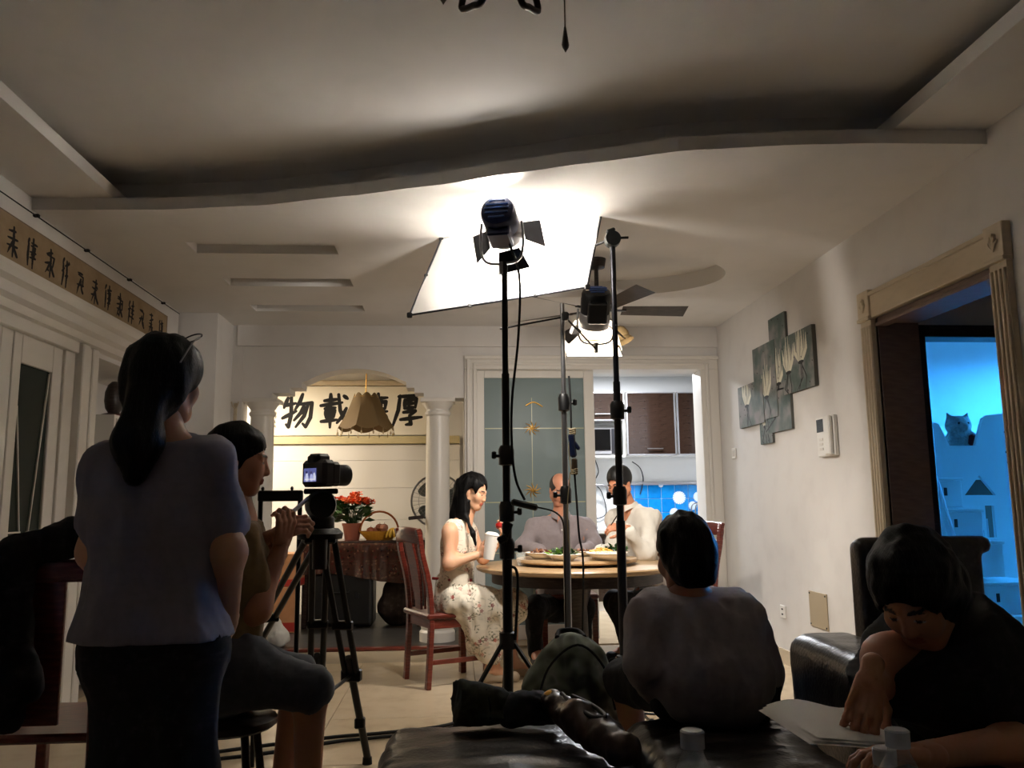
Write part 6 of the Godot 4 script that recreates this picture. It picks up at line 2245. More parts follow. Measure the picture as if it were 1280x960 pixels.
func small_things() -> void:
	# cap and black cloth on the ottoman
	var y := 0.45
	var p := on(600, 905, y)
	var hat := thing("army_green_cap", "dark green cap lying on its side on the ottoman", "cap", p)
	var f := Field.new(p + Vector3(-0.13, 0.0, -0.12), p + Vector3(0.16, 0.17, 0.12), 0.009)
	f.cap(p + Vector3(-0.09, 0.07, 0.0), p + Vector3(0.05, 0.055, 0.01), 0.072, 0.055)
	f.cut(p + Vector3(-0.075, 0.07, 0), Vector3(-1, 0.12, 0.2))
	f.ell(p + Vector3(0.075, 0.035, 0.02), Vector3(0.075, 0.02, 0.07), Basis(Vector3.BACK, -0.2), 0.02)
	f.cut(p + Vector3(0, 0.003, 0), Vector3.DOWN)
	f.folds(noise_of(129, 12.0), 0.012, Vector3.ONE)
	soft(hat, "crown", f, grainy(Color(0.17, 0.175, 0.11), 0.25, 0.9, 6.0, Vector2.ONE, 130))
	var bs := mb()
	tube(bs, curve_pts([p + Vector3(0.02, 0.11, 0.03), p + Vector3(0.03, 0.075, 0.065), p + Vector3(0.03, 0.03, 0.07)], 4), 0.004, 5)
	part(hat, "hat_band", bs, M.black_cloth)
	var q := on(660, 905, y)
	var cl := thing("black_camera_pouch", "black cloth pouch crumpled between the green cap and the brown bag", "pouch", q)
	f = Field.new(q + Vector3(-0.12, 0.0, -0.10), q + Vector3(0.12, 0.13, 0.10), 0.010)
	f.rbox(q + Vector3(0, 0.04, 0), Vector3(0.095, 0.042, 0.06), 0.03, Basis(Vector3.UP, 0.3))
	f.ell(q + Vector3(-0.02, 0.075, 0.0), Vector3(0.05, 0.03, 0.04), Basis.IDENTITY, 0.03)
	f.folds(noise_of(131, 14.0), 0.02, Vector3.ONE)
	f.cut(q + Vector3(0, 0.002, 0), Vector3.DOWN)
	soft(cl, "pouch_body", f, M.black_cloth)
	# brown leather bag with a gold clasp lying at the edge
	var brown := grainy(Color(0.21, 0.125, 0.085), 0.25, 0.35, 5.0, Vector2.ONE, 132, 0.05)
	var a := on(693, 880, 0.52)
	var b := on(775, 935, 0.49)
	var bag := thing("brown_leather_bag", "worn brown leather bag with a gold clasp on the ottoman", "bag", (a + b) * 0.5 - Vector3(0, 0.05, 0))
	f = Field.new(a.min(b) - Vector3(0.08, 0.06, 0.08), a.max(b) + Vector3(0.08, 0.09, 0.08), 0.010)
	f.cap(a, a.lerp(b, 0.45), 0.042, 0.052)
	f.cap(a.lerp(b, 0.45), b, 0.052, 0.048)
	f.folds(noise_of(133, 9.0), 0.02, Vector3(1.4, 0.8, 1.0))
	f.cut(Vector3(0, 0.447, 0), Vector3.DOWN)
	soft(bag, "body", f, brown)
	var st := mb()
	ball(st, a + Vector3(-0.012, 0.02, 0.0), Vector3(0.024, 0.022, 0.022), 12, 7)
	part(bag, "gold_clasp", st, M.gold)
	st = mb()
	tube(st, curve_pts([a + Vector3(0.02, 0.036, 0.025), a.lerp(b, 0.3) + Vector3(0.0, 0.04, 0.04), a.lerp(b, 0.6) + Vector3(0.0, 0.042, 0.042), a.lerp(b, 0.75) + Vector3(0.01, 0.055, 0.01), a.lerp(b, 0.5) + Vector3(0.02, 0.052, -0.012), a.lerp(b, 0.2) + Vector3(0.02, 0.045, 0.0)], 6), 0.007, 6)
	part(bag, "strap", st, mat(Color(0.09, 0.055, 0.04), 0.65))
	# backpack on the floor
	var bc := at(712, 840, 3.45)
	bc.y = 0.0
	var bp := thing("camo_backpack", "grey green camouflage backpack standing on the floor by the stands", "backpack", bc)
	f = Field.new(bc + Vector3(-0.24, 0, -0.2), bc + Vector3(0.24, 0.68, 0.2), 0.016)
	f.rbox(bc + Vector3(0, 0.24, 0), Vector3(0.19, 0.235, 0.12), 0.09)
	f.ell(bc + Vector3(0.01, 0.42, 0), Vector3(0.16, 0.20, 0.12), Basis.IDENTITY, 0.06)
	f.rbox(bc + Vector3(0.0, 0.18, 0.12), Vector3(0.14, 0.14, 0.04), 0.035, Basis.IDENTITY, 0.03)
	f.cut(bc + Vector3(0, 0.003, 0), Vector3.DOWN)
	f.folds(noise_of(134, 6.0), 0.018, Vector3.ONE)
	var camo := mat(Color.WHITE, 0.85)
	camo.albedo_texture = tex_of(noise_of(135, 0.018, 2), [Color(0.13, 0.14, 0.13), Color(0.15, 0.165, 0.14), Color(0.40, 0.43, 0.35), Color(0.58, 0.60, 0.55), Color(0.30, 0.32, 0.29)], 192, 192)
	camo.uv1_triplanar = true
	camo.uv1_scale = Vector3.ONE * 2.6
	soft(bp, "sack", f, camo)
	st = mb()
	tube(st, curve_pts([bc + Vector3(-0.05, 0.60, 0.02), bc + Vector3(-0.03, 0.615, -0.05), bc + Vector3(0.04, 0.615, -0.05), bc + Vector3(0.06, 0.60, 0.02)], 5), 0.011, 6)
	part(bp, "carry_loop", st, M.black_cloth)
	st = mb()
	tube(st, curve_pts([bc + Vector3(-0.15, 0.34, 0.125), bc + Vector3(-0.10, 0.50, 0.12), bc + Vector3(0.02, 0.585, 0.105), bc + Vector3(0.12, 0.50, 0.12), bc + Vector3(0.16, 0.34, 0.125)], 6), 0.005, 5)
	part(bp, "zip", st, M.rubber)
	# coffee table below the frame that carries the bottles
	var ty := 0.60
	var ct := thing("coffee_table", "low dark coffee table with water bottles on it", "table", Vector3(0.62, 0, -0.9))
	st = mb()
	span(st, Vector3(0.1, ty - 0.04, -0.62), Vector3(1.35, ty, -1.22), 0.008)
	part(ct, "table_top", st, M.dark_wood)
	for v in [Vector3(0.16, 0, -0.68), Vector3(1.29, 0, -0.68), Vector3(0.16, 0, -1.16), Vector3(1.29, 0, -1.16)]:
		st = mb()
		span(st, v + Vector3(-0.03, 0, -0.03), v + Vector3(0.03, ty - 0.04, 0.03), 0.004)
		part(ct, "leg", st, M.dark_wood)
	var caps := [[865, 912, 1.10, "clear water bottle with a white cap on the coffee table, apart from the others"], [1121, 911, 1.10, "tall clear water bottle with a white cap beside a second bottle"], [1105, 934, 1.14, "clear water bottle with a small pale cap beside the taller bottle"]]
	for c in caps:
		var tp := at(c[0], c[1], c[2])
		var bo := Vector3(tp.x, ty, tp.z)
		var hgt := tp.y - ty
		var t := thing("water_bottle", c[3], "bottle", bo, "water bottles on the coffee table")
		st = mb()
		lathe(st, [Vector2(0.0, 0.0), Vector2(0.03, 0.0), Vector2(0.033, 0.012), Vector2(0.033, hgt * 0.35), Vector2(0.031, hgt * 0.37), Vector2(0.033, hgt * 0.40), Vector2(0.033, hgt * 0.66), Vector2(0.024, hgt * 0.80), Vector2(0.0135, hgt * 0.885), Vector2(0.0135, hgt * 0.95), Vector2(0.0, hgt * 0.95)], Transform3D(Basis.IDENTITY, bo), 24)
		part(t, "body", st, M.glass)
		st = mb()
		lathe(st, [Vector2(0.0, hgt - 0.022), Vector2(0.0155, hgt - 0.022), Vector2(0.0155, hgt - 0.002), Vector2(0.013, hgt), Vector2(0.0, hgt)], Transform3D(Basis.IDENTITY, bo), 20)
		part(t, "cap", st, mat(Color(0.75, 0.76, 0.78), 0.5))
		st = mb()
		lathe(st, [Vector2(0.0334, hgt * 0.41), Vector2(0.0336, hgt * 0.64)], Transform3D(Basis.IDENTITY, bo), 24)
		part(t, "label_band", st, mat(Color(0.62, 0.66, 0.70), 0.5))
	# sheets of paper in the reader's hand
	var pp := [at(948, 888, 2.02), at(1080, 884, 2.02), at(1128, 938, 1.78), at(1012, 930, 1.80)]
	var pg := thing("script_pages", "open sheaf of white script pages under the reading person's hand", "paper", (pp[0] + pp[2]) * 0.5)
	for k in 3:
		st = mb()
		var off := Vector3(0.012 * k, 0.004 * k, -0.008 * k)
		var sf := func(u: float, v: float) -> Vector3:
			return pp[0].lerp(pp[1], u).lerp(pp[3].lerp(pp[2], u), v) + off + Vector3(0, 0.012 * sin(u * PI * 2.0) * (1.0 - v), 0)
		grid(st, sf, 10, 8)
		part(pg, "page", st, M.paper)
	# cables on the floor
	for k in 2:
		st = mb()
		var ctrl := []
		for c in [[240, 944 + k * 8], [330, 932 + k * 10], [420, 921 + k * 6], [480, 916 + k * 5], [560, 906 + k * 5], [640, 880 + k * 3], [700, 868]]:
			var z := on(c[0], c[1], 0.012)
			ctrl.append(z)
		tube(st, curve_pts(ctrl, 6), 0.009, 6)
		solo("floor_cable", "black power cable lying across the floor tiles past the tripod foot", "cable", st, M.rubber, "cables on the floor")
	# spectacles pushed up on the standing woman's head
	var hc := at(206, 478, 2.42)
	var hb := head_frame(Vector3(0.55, -0.05, -1.0), Vector3.UP)
	var gl := thing("spectacles", "thin framed spectacles pushed up on the standing woman's hair", "glasses", hc + Vector3(0, 0.12, 0))
	var G := func(x: float, y: float, z: float) -> Vector3: return hc + hb * Vector3(x, y, z)
	for s in [-1.0, 1.0]:
		st = mb()
		var ring := []
		for i in 21:
			var an := TAU * i / 20.0
			ring.append(G.call(s * 0.036 + cos(an) * 0.032, 0.140 + sin(an) * 0.017, 0.055 + sin(an) * 0.018))
		tube(st, ring, 0.0024, 5, false)
		part(gl, "rim", st, M.dark_steel)
		st = mb()
		tube(st, curve_pts([G.call(s * 0.068, 0.14, 0.055), G.call(s * 0.098, 0.11, 0.0), G.call(s * 0.108, 0.04, -0.05)], 5), 0.0024, 5)
		part(gl, "temple_arm", st, M.steel)
	st = mb()
	tube(st, [G.call(-0.006, 0.143, 0.058), G.call(0.0, 0.146, 0.06), G.call(0.006, 0.143, 0.058)], 0.0022, 5)
	part(gl, "bridge", st, M.dark_steel)
	# chandelier above the camera's view, one drop hangs into it
	var d0 := 2.0
	var dp := at(707, 66, d0)
	var hub := Vector3(dp.x - 0.16, at(712, -4, d0).y + 0.21, -d0)
	var chn := thing("chandelier", "bronze chandelier with crystal drops under the raised ceiling", "chandelier", hub)
	st = mb()
	lathe(st, [Vector2(0.0, 0.32), Vector2(0.06, 0.32), Vector2(0.05, 0.29), Vector2(0.01, 0.28), Vector2(0.01, 0.10), Vector2(0.04, 0.06), Vector2(0.05, 0.0), Vector2(0.03, -0.05), Vector2(0.0, -0.08)], Transform3D(Basis.IDENTITY, hub), 16)
	part(chn, "stem", st, mat(Color(0.20, 0.13, 0.07), 0.4, 0.6))
	var bz := mat(Color(0.16, 0.10, 0.06), 0.4, 0.6)
	for k in 6:
		var an := TAU * k / 6.0
		var dv := Vector3(cos(an), 0, sin(an))
		var e := hub + dv * 0.16 + Vector3(0, -0.155, 0)
		st = mb()
		tube(st, curve_pts([hub + dv * 0.03 + Vector3(0, -0.02, 0), hub + dv * 0.10 + Vector3(0, -0.16, 0), e, hub + dv * 0.22 + Vector3(0, -0.13, 0), hub + dv * 0.20 + Vector3(0, -0.09, 0)], 6), 0.010, 7)
		lathe(st, [Vector2(0.0, 0.0), Vector2(0.035, 0.005), Vector2(0.04, 0.012), Vector2(0.0, 0.02)], Transform3D(Basis.IDENTITY, hub + dv * 0.20 + Vector3(0, -0.09, 0)), 12)
		var arm := part(chn, "arm", st, bz)
		st = mb()
		lathe(st, [Vector2(0.0, 0.0), Vector2(0.012, 0.0), Vector2(0.012, 0.08), Vector2(0.0, 0.08)], Transform3D(Basis.IDENTITY, hub + dv * 0.20 + Vector3(0, -0.07, 0)), 10)
		part(arm, "candle_sleeve", st, M.porcelain)
		if k % 3 == 0:
			st = mb()
			var top := e + Vector3(0, -0.01, 0)
			var low := dp.y if k == 0 else top.y - 0.08
			tube(st, [top, Vector3(top.x, low + 0.075, top.z)], 0.0018, 4)
			lathe(st, [Vector2(0.0, 0.0), Vector2(0.008, 0.014), Vector2(0.010, 0.022), Vector2(0.003, 0.072), Vector2(0.0, 0.078)], Transform3D(Basis.IDENTITY, Vector3(top.x, low, top.z)), 6)
			part(arm, "crystal_drop", st, mat(Color(0.45, 0.42, 0.38), 0.08))

# ---------------------------------------------------------------- people
func bones(j: Dictionary, g: float) -> Array:
	var m: Vector3 = (j.sL + j.sR) * 0.5
	var up: Vector3 = (m - j.pel).normalized()
	var out := []
	for s in ["L", "R"]:
		var sh: Vector3 = j["s" + s]
		var hp: Vector3 = j["h" + s]
		out.append(["torso", m.lerp(sh, 0.50) - up * 0.085, j.pel.lerp(hp, 0.7) + up * 0.03, 0.088 * g, 0.090 * g])
		out.append(["shoulder", m.lerp(sh, 0.25) - up * 0.015, sh - up * 0.022, 0.054 * g, 0.046 * g])
		out.append(["shoulder", m + up * 0.045, m.lerp(sh, 0.72) + up * 0.008, 0.050 * g, 0.046 * g])
		out.append(["upper_arm", sh - up * 0.012, j["e" + s], 0.048 * g, 0.039 * g])
		out.append(["forearm", j["e" + s], j["w" + s], 0.041 * g, 0.027])
		out.append(["thigh", hp, j["k" + s], 0.084 * g, 0.058 * g])
		out.append(["calf", j["k" + s], j["a" + s], 0.056 * g, 0.037])
		out.append(["foot", j["a" + s], j["f" + s], 0.036, 0.028])
	out.append(["torso", m - up * 0.10, j.pel, 0.100 * g, 0.108 * g])
	out.append(["neck", m - up * 0.03, j.head - up * 0.03, 0.058, 0.050])
	return out

func field_over(list: Array, pad: float, cell: float, k := 0.045) -> Field:
	var lo := Vector3.ONE * 99.0
	var hi := -lo
	for b in list:
		var r: float = maxf(b[3], b[4]) + pad
		lo = lo.min(b[1] - Vector3.ONE * r).min(b[2] - Vector3.ONE * r)
		hi = hi.max(b[1] + Vector3.ONE * r).max(b[2] + Vector3.ONE * r)
	var f := Field.new(lo, hi, cell)
	for b in list:
		f.cap(b[1], b[2], b[3] + pad, b[4] + pad, k)
	return f

func head_frame(look: Vector3, tilt: Vector3) -> Basis:       # x is the person's left, y up, z forward
	var z := look.normalized()
	var x := tilt.cross(z).normalized()
	return Basis(x, z.cross(x), z)

func head_mesh(to: Shape, c: Vector3, b: Basis, skin: Color, cell: float, man: bool, s := 1.0) -> void:
	var f := Field.new(c - Vector3.ONE * 0.15 * s, c + Vector3.ONE * 0.15 * s, cell)
	var P := func(x: float, y: float, z: float) -> Vector3: return c + b * (Vector3(x, y, z) * s)
	f.ell(P.call(0, 0.032, -0.012), Vector3(0.074, 0.090, 0.093) * s, b)
	f.ell(P.call(0, -0.028, 0.026), Vector3(0.060, 0.082, 0.066) * s, b, 0.03)
	f.cap(P.call(-0.02, -0.094, 0.056), P.call(0.02, -0.094, 0.056), 0.021 * s, 0.021 * s, 0.03)
	for sd in [-1.0, 1.0]:
		f.cap(P.call(sd * 0.052, -0.055, 0.0), P.call(sd * 0.024, -0.09, 0.05), (0.024 if man else 0.020) * s, 0.02 * s, 0.03)
		f.ell(P.call(sd * 0.037, -0.026, 0.066), Vector3(0.028, 0.028, 0.021) * s, b, 0.03)      # cheek
		f.ell(P.call(sd * 0.031, 0.004, 0.096), Vector3(0.018, 0.010, 0.012) * s, b, 0.01, true)  # eye socket
		f.ell(P.call(sd * 0.031, 0.003, 0.079), Vector3(0.0125, 0.0115, 0.0105) * s, b, 0.004)    # eyeball
		f.cap(P.call(sd * 0.014, 0.024, 0.090), P.call(sd * 0.046, 0.021, 0.078), 0.007 * s, 0.006 * s, 0.012)   # brow
		f.ell(P.call(sd * 0.073, -0.008, -0.006), Vector3(0.008, 0.030, 0.018) * s, b, 0.008)      # ear
		f.ell(P.call(sd * 0.0095, -0.034, 0.094), Vector3(0.0085, 0.007, 0.009) * s, b, 0.008)       # nostril wing
	f.cap(P.call(0, 0.012, 0.088), P.call(0, -0.030, 0.104 if man else 0.100), 0.006 * s, (0.0098 if man else 0.0085) * s, 0.016)          # nose
	f.ell(P.call(0, -0.058, 0.089), Vector3(0.022, 0.0055, 0.009) * s, b, 0.006)
	f.ell(P.call(0, -0.068, 0.087), Vector3(0.019, 0.0065, 0.009) * s, b, 0.006)
	var lip := skin * (Color(0.80, 0.55, 0.55) if man else Color(0.78, 0.36, 0.38))
	lip.a = 1.0
	var ib := b.inverse()
	var paint := func(p: Vector3) -> Color:
		var q := ib * (p - c) / s
		if q.z > 0.055:
			if absf(q.x) < 0.021 and q.y > -0.075 and q.y < -0.053:
				return lip
			var ax := absf(q.x)
			if ax > 0.013 and ax < 0.047 and absf(q.y - 0.0265 + 0.12 * absf(ax - 0.026)) < 0.0042:
				return Color(0.02, 0.015, 0.012)
			if pow((ax - 0.031) / 0.0125, 2) + pow((q.y + 0.001) / 0.0042, 2) < 1.0:
				return Color(0.03, 0.02, 0.018) if absf(ax - 0.031) < 0.007 or q.y > 0.0 else Color(0.42, 0.38, 0.34)
		return skin
	f.net(to, paint)

func hand_mesh(to: Shape, w: Vector3, dir: Vector3, palm: Vector3, thumb: Vector3, curl: Array, skin: Color, cell := 0.0035, s := 1.0) -> void:
	dir = dir.normalized()
	palm = (palm - dir * palm.dot(dir)).normalized()
	var across := dir.cross(palm).normalized()
	if across.dot(thumb) < 0.0:
		across = -across                              # across points to the thumb side
	var list := []
	var lens := [0.072, 0.080, 0.074, 0.058]
	for k in 4:
		var off := (1.5 - k) * 0.0195 * s
		var kn := w + dir * (0.088 - 0.005 * absf(k - 1.0)) * s + across * off
		list.append([w + dir * 0.008 * s + across * off * 0.55, kn, 0.0150 * s, 0.0112 * s])
		var p := kn
		var ang: float = curl[k] * 0.7
		for q in 3:
			var l: float = lens[k] * [0.45, 0.30, 0.25][q] * s
			var d := dir * cos(ang) + palm * sin(ang) + across * (1.5 - k) * 0.05
			var e := p + d.normalized() * l
			list.append([p, e, (0.0094 - 0.0009 * q) * s, (0.0086 - 0.0010 * q) * s])
			p = e
			ang += curl[k]
	var tb := w + dir * 0.026 * s + across * 0.022 * s + palm * 0.006 * s
	var t1: Vector3 = tb + (dir * 0.62 + across * 0.62 + palm * (0.25 + curl[4] * 0.4)).normalized() * 0.042 * s
	var t2: Vector3 = t1 + (dir * 0.85 + across * (0.35 - curl[4] * 0.4) + palm * (0.3 + curl[4] * 0.5)).normalized() * 0.034 * s
	var t3: Vector3 = t2 + (dir * 0.9 + across * (0.1 - curl[4] * 0.5) + palm * (0.3 + curl[4] * 0.5)).normalized() * 0.026 * s
	list.append([tb, t1, 0.0150 * s, 0.0112 * s])
	list.append([t1, t2, 0.0110 * s, 0.0098 * s])
	list.append([t2, t3, 0.0098 * s, 0.0078 * s])
	list.append([w - dir * 0.03, w + dir * 0.012, 0.026, 0.024 * s])
	var lo := w
	var hi := w
	for b in list:
		lo = lo.min(b[0]).min(b[1])
		hi = hi.max(b[0]).max(b[1])
	var f := Field.new(lo - Vector3.ONE * 0.03, hi + Vector3.ONE * 0.03, cell)
	for b in list:
		f.cap(b[0], b[1], b[2], b[3], 0.006)
	f.net(to, skin)

func hair_short(c: Vector3, b: Basis, cell: float, style: String, s := 1.0) -> Field:
	var f := Field.new(c + Vector3.ONE * -0.19 * s, c + Vector3.ONE * 0.19 * s, cell)
	var P := func(x: float, y: float, z: float) -> Vector3: return c + b * (Vector3(x, y, z) * s)
	if style == "bald":
		f.ell(P.call(0, 0.030, -0.014), Vector3(0.080, 0.091, 0.098) * s, b)
		f.cut(P.call(0, 0.075, 0.0), b * Vector3(0, 1, 0.55))
	else:
		f.ell(P.call(0, 0.040, -0.016), Vector3(0.087, 0.100, 0.106) * s, b)
		if style == "full":
			f.ell(P.call(0, -0.02, -0.035), Vector3(0.086, 0.10, 0.085) * s, b, 0.02)
	f.ell(P.call(0, -0.040, 0.095), Vector3(0.073, 0.100 if style != "bald" else 0.13, 0.082) * s, b, 0.02, true)     # the face stays free
	if style == "full":
		f.folds(noise_of(139, 15.0, 2), 0.008, Vector3(1, 0.5, 1))
	f.cut(P.call(0, -0.075 if style != "full" else -0.105, -0.02), b * Vector3(0, -1, 0.35))
	return f

func person(label: String, j: Dictionary, look: Vector3, tilt: Vector3, skin: Color, g: float, man: bool, fine: bool) -> Node3D:
	skin = skin.srgb_to_linear()
	var root := thing("person", label, "person", Vector3(j.pel.x, minf(j.fL.y, j.fR.y) - 0.028, j.pel.z))
	var sh := Shape.new()
	var bl := bones(j, g)
	field_over(bl, 0.0, 0.015).net(sh, skin)
	var b := head_frame(look, tilt)
	head_mesh(sh, j.head, b, skin, 0.004 if not fine else 0.0035, man, 1.0 if man else 0.95)
	for s in ["L", "R"]:
		var h = j.get("hand" + s)
		if h:
			hand_mesh(sh, j["w" + s], h[0], h[1], h[2], h[3], skin, 0.0036, 1.0 if man else 0.92)
	hang(root, "body", sh.mesh(), M.skin)
	root.set_meta("bl", bl)
	return root

func garment(root: Node3D, n: String, kinds: Array, pad: float, m: Material, cuts: Array, fold: float, sd: int, trim := {}, cell := 0.013, extra := [], blend := 0.045) -> void:
	var list := []
	for b in root.get_meta("bl"):
		if b[0] in kinds:
			var c: Array = b.duplicate()
			if trim.has(b[0]):
				c[2] = b[1].lerp(b[2], trim[b[0]])
				c[4] = lerpf(b[3], b[4], trim[b[0]]) + 0.008
			list.append(c)
	for e in extra:
		list.append(e)
	var f := field_over(list, pad, cell, blend)
	f.folds(noise_of(sd, 7.0, 3), fold, Vector3(1.0, 0.4, 1.0))
	for c in cuts:
		f.cut(c[0], c[1])
	soft(root, n, f, m)

func shoe(root: Node3D, j: Dictionary, m: Material) -> void:
	for s in ["L", "R"]:
		var a: Vector3 = j["a" + s]
		var t: Vector3 = j["f" + s]
		var f := Field.new(a.min(t) - Vector3.ONE * 0.07, a.max(t) + Vector3.ONE * 0.07, 0.011)
		var heel := a + (a - t).normalized() * 0.03
		heel.y = t.y
		f.cap(heel, t, 0.036, 0.038, 0.02)
		f.cap(Vector3(heel.x, t.y + 0.01, heel.z), a, 0.036, 0.044, 0.02)
		f.cut(Vector3(0, t.y - 0.030, 0), Vector3.DOWN)
		soft(root, "shoe", f, m)

func cloth(c: Color, sd: int, vary := 0.10) -> StandardMaterial3D:
	var m := grainy(c, vary, 0.88, 7.0, Vector2.ONE, sd)
	m.uv1_world_triplanar = false
	m.rim_enabled = true
	m.rim = 0.25
	return m

func collar(root: Node3D, c: Vector3, up: Vector3, fwd: Vector3, m: Material) -> void:
	var st := mb()
	var x := up.cross(fwd).normalized()
	var f := func(u: float, v: float) -> Vector3:
		var a := lerpf(-2.75, 2.75, u)
		var r := 0.070 + 0.014 * v
		var drop := 0.030 * v * (1.0 + 1.1 * pow(absf(a) / 2.75, 3.0))
		return c + (-fwd * cos(a) * r + x * sin(a) * r) + up * (0.026 - drop) + fwd * 0.02 * v * pow(absf(a) / 2.75, 2.0)
	grid(st, f, 24, 3)
	part(root, "collar", st, m)

func buttons(root: Node3D, top: Vector3, low: Vector3, out: Vector3, r: float, m: Material) -> void:      # placket and buttons down the chest
	var st := mb()
	var pts := []
	for i in 7:
		pts.append(top.lerp(low, i / 6.0) + out * (r + 0.012 * sin(PI * i / 6.0)))
	for i in 6:
		beam(st, pts[i], pts[i + 1], 0.030, 0.006, out, 0.002)
	part(root, "placket", st, m)
	for i in 5:
		st = mb()
		lathe(st, [Vector2(0.0, 0.0), Vector2(0.006, 0.0), Vector2(0.005, 0.003), Vector2(0.0, 0.003)], place(pts[i + 1] + out * 0.003, out), 8)
		part(root, "button", st, M.white)

func feet_below(j: Dictionary, fwd: Vector3) -> void:          # ankles and toes on the floor below
	for s in ["L", "R"]:
		var a: Vector3 = j["a" + s]
		a.y = 0.085
		j["a" + s] = a
		j["f" + s] = Vector3(a.x, 0.030, a.z) + fwd.normalized() * 0.15

func people() -> void:
	var skin := Color(0.82, 0.61, 0.48)
	# ---- woman in the flowered dress, in profile at the left of the table
	var d := 5.55
	var j := {
		"head": at(591, 615, d), "sR": at(562, 661, d - 0.15), "sL": at(588, 661, d + 0.17), "eR": at(561, 705, d - 0.20), "wR": at(598, 693, d - 0.14), "eL": at(604, 698, d + 0.16), "wL": at(628, 672, d + 0.06),
		"pel": at(566, 742, d), "hR": at(572, 752, d - 0.08), "hL": at(574, 750, d + 0.09), "kR": at(636, 760, d - 0.06), "kL": at(640, 756, d + 0.14), "aR": at(614, 836, d - 0.04), "aL": at(640, 830, d + 0.14),
	}
	feet_below(j, Vector3(1, 0, -0.1))
	j.handR = [Vector3(0.75, 0.35, 0.1), Vector3(-0.1, 0.1, -1), Vector3(0, 1, 0), [0.35, 0.35, 0.4, 0.45, 0.3]]
	j.handL = [Vector3(0.15, 0.9, 0.2), Vector3(-1, 0.1, 0.2), Vector3(-0.3, 0.2, 1), [0.75, 0.7, 0.7, 0.7, 0.6]]
	var w := person("woman in a flowered sleeveless dress seated in profile at the table", j, Vector3(0.86, -0.28, 0.42), Vector3(0.12, 1, 0.02), Color(0.86, 0.66, 0.53), 0.86, false, true)
	var di := Image.create(512, 512, false, Image.FORMAT_RGB8)
	var nz := noise_of(140, 0.02)
	for y in 512:
		for x in 512:
			var t := nz.get_noise_2d(x, y) * 0.04
			di.set_pixel(x, y, Color(0.88 + t, 0.84 + t, 0.77 + t))
	var r := RandomNumberGenerator.new()
	r.seed = 5
	for k in 80:
		var p := Vector2(r.randf() * 512, r.randf() * 512)
		var a := r.randf() * TAU
		brush(di, [p, p + Vector2(cos(a), sin(a)) * 24, p + Vector2(cos(a + 0.6), sin(a + 0.6)) * 46], 2.2, 1.2, Color(0.30, 0.27, 0.18))
		for q in 3:
			var e := p + Vector2(cos(a + q), sin(a + q)) * 20
			brush(di, [e, e + Vector2(cos(a + q * 2), sin(a + q * 2)) * 10], 5, 2, Color(0.34, 0.36, 0.24))
		if k % 2 == 0:
			for q in 5:
				brush(di, [p, p + Vector2(cos(q * 1.256), sin(q * 1.256)) * 11], 6, 4, [Color(0.62, 0.16, 0.14), Color(0.50, 0.20, 0.22), Color(0.74, 0.40, 0.34)][k % 3])
	var floral := mat(Color.WHITE, 0.75)
	floral.albedo_texture = ImageTexture.create_from_image(di)
	floral.uv1_triplanar = true
	floral.uv1_scale = Vector3.ONE * 1.9
	var m: Vector3 = (j.sL + j.sR) * 0.5
	garment(w, "dress_bodice", ["torso", "shoulder"], 0.010, floral, [[m + Vector3(0, 0.062, 0), Vector3(0.1, 1, 0)], [j.pel + Vector3(0, -0.03, 0), Vector3.DOWN], [j.sR + Vector3(0, 0, 0.045), Vector3(0, 0.1, 1)], [j.sL + Vector3(0, 0, -0.045), Vector3(0, 0.1, -1)]], 0.012, 141, {}, 0.010)
	var sk := []
	sk.append(["x", j.pel + Vector3(0, 0.06, 0), j.pel + Vector3(0.02, -0.02, 0), 0.12, 0.15])
	for s in ["L", "R"]:
		sk.append(["x", j["h" + s], j["k" + s] + Vector3(0.02, 0.0, 0), 0.11, 0.095])
		sk.append(["x", j["k" + s], at(612, 822, d) + Vector3(0.0, 0.05, 0.07 if s == "R" else -0.10), 0.09, 0.085])
		sk.append(["x", j["h" + s] + Vector3(0.10, 0, 0), at(600, 800, d) + Vector3(0.0, 0, 0.07 if s == "R" else -0.10), 0.10, 0.085])
	garment(w, "dress_skirt", [], 0.0, floral, [[Vector3(0, 0.12, 0), Vector3.DOWN]], 0.034, 142, {}, 0.013, sk)
	var st := mb()
	tube(st, [j.pel + Vector3(-0.13, 0.10, 0.0), j.pel + Vector3(-0.02, 0.10, 0.135), j.pel + Vector3(0.12, 0.09, 0.06)], 0.010, 6)
	part(w, "red_belt", st, mat(Color(0.50, 0.10, 0.08), 0.7))
	var hb := head_frame(Vector3(0.86, -0.28, 0.42), Vector3(0.12, 1, 0.02))
	var hc: Vector3 = j.head
	var f := Field.new(hc + Vector3(-0.28, -0.46, -0.24), hc + Vector3(0.18, 0.18, 0.24), 0.008)
	var P := func(x: float, y: float, z: float) -> Vector3: return hc + hb * (Vector3(x, y, z) * 0.95)
	f.ell(P.call(0, 0.040, -0.016), Vector3(0.086, 0.094, 0.102), hb)
	f.cap(P.call(0, 0.0, -0.06), hc + Vector3(-0.085, -0.14, -0.01), 0.075, 0.062, 0.04)
	f.cap(hc + Vector3(-0.085, -0.14, 0.0), hc + Vector3(-0.135, -0.32, 0.03), 0.062, 0.030, 0.03)
	f.cap(P.call(-0.06, -0.03, -0.03), hc + Vector3(-0.045, -0.17, 0.085), 0.030, 0.018, 0.05)
	f.cap(hc + Vector3(-0.045, -0.17, 0.085), hc + Vector3(-0.005, -0.27, 0.128), 0.018, 0.012, 0.03)
	f.cap(hc + Vector3(-0.005, -0.27, 0.128), hc + Vector3(0.015, -0.34, 0.128), 0.012, 0.006, 0.02)
	f.ell(P.call(0, -0.045, 0.10), Vector3(0.075, 0.112, 0.085), hb, 0.02, true)
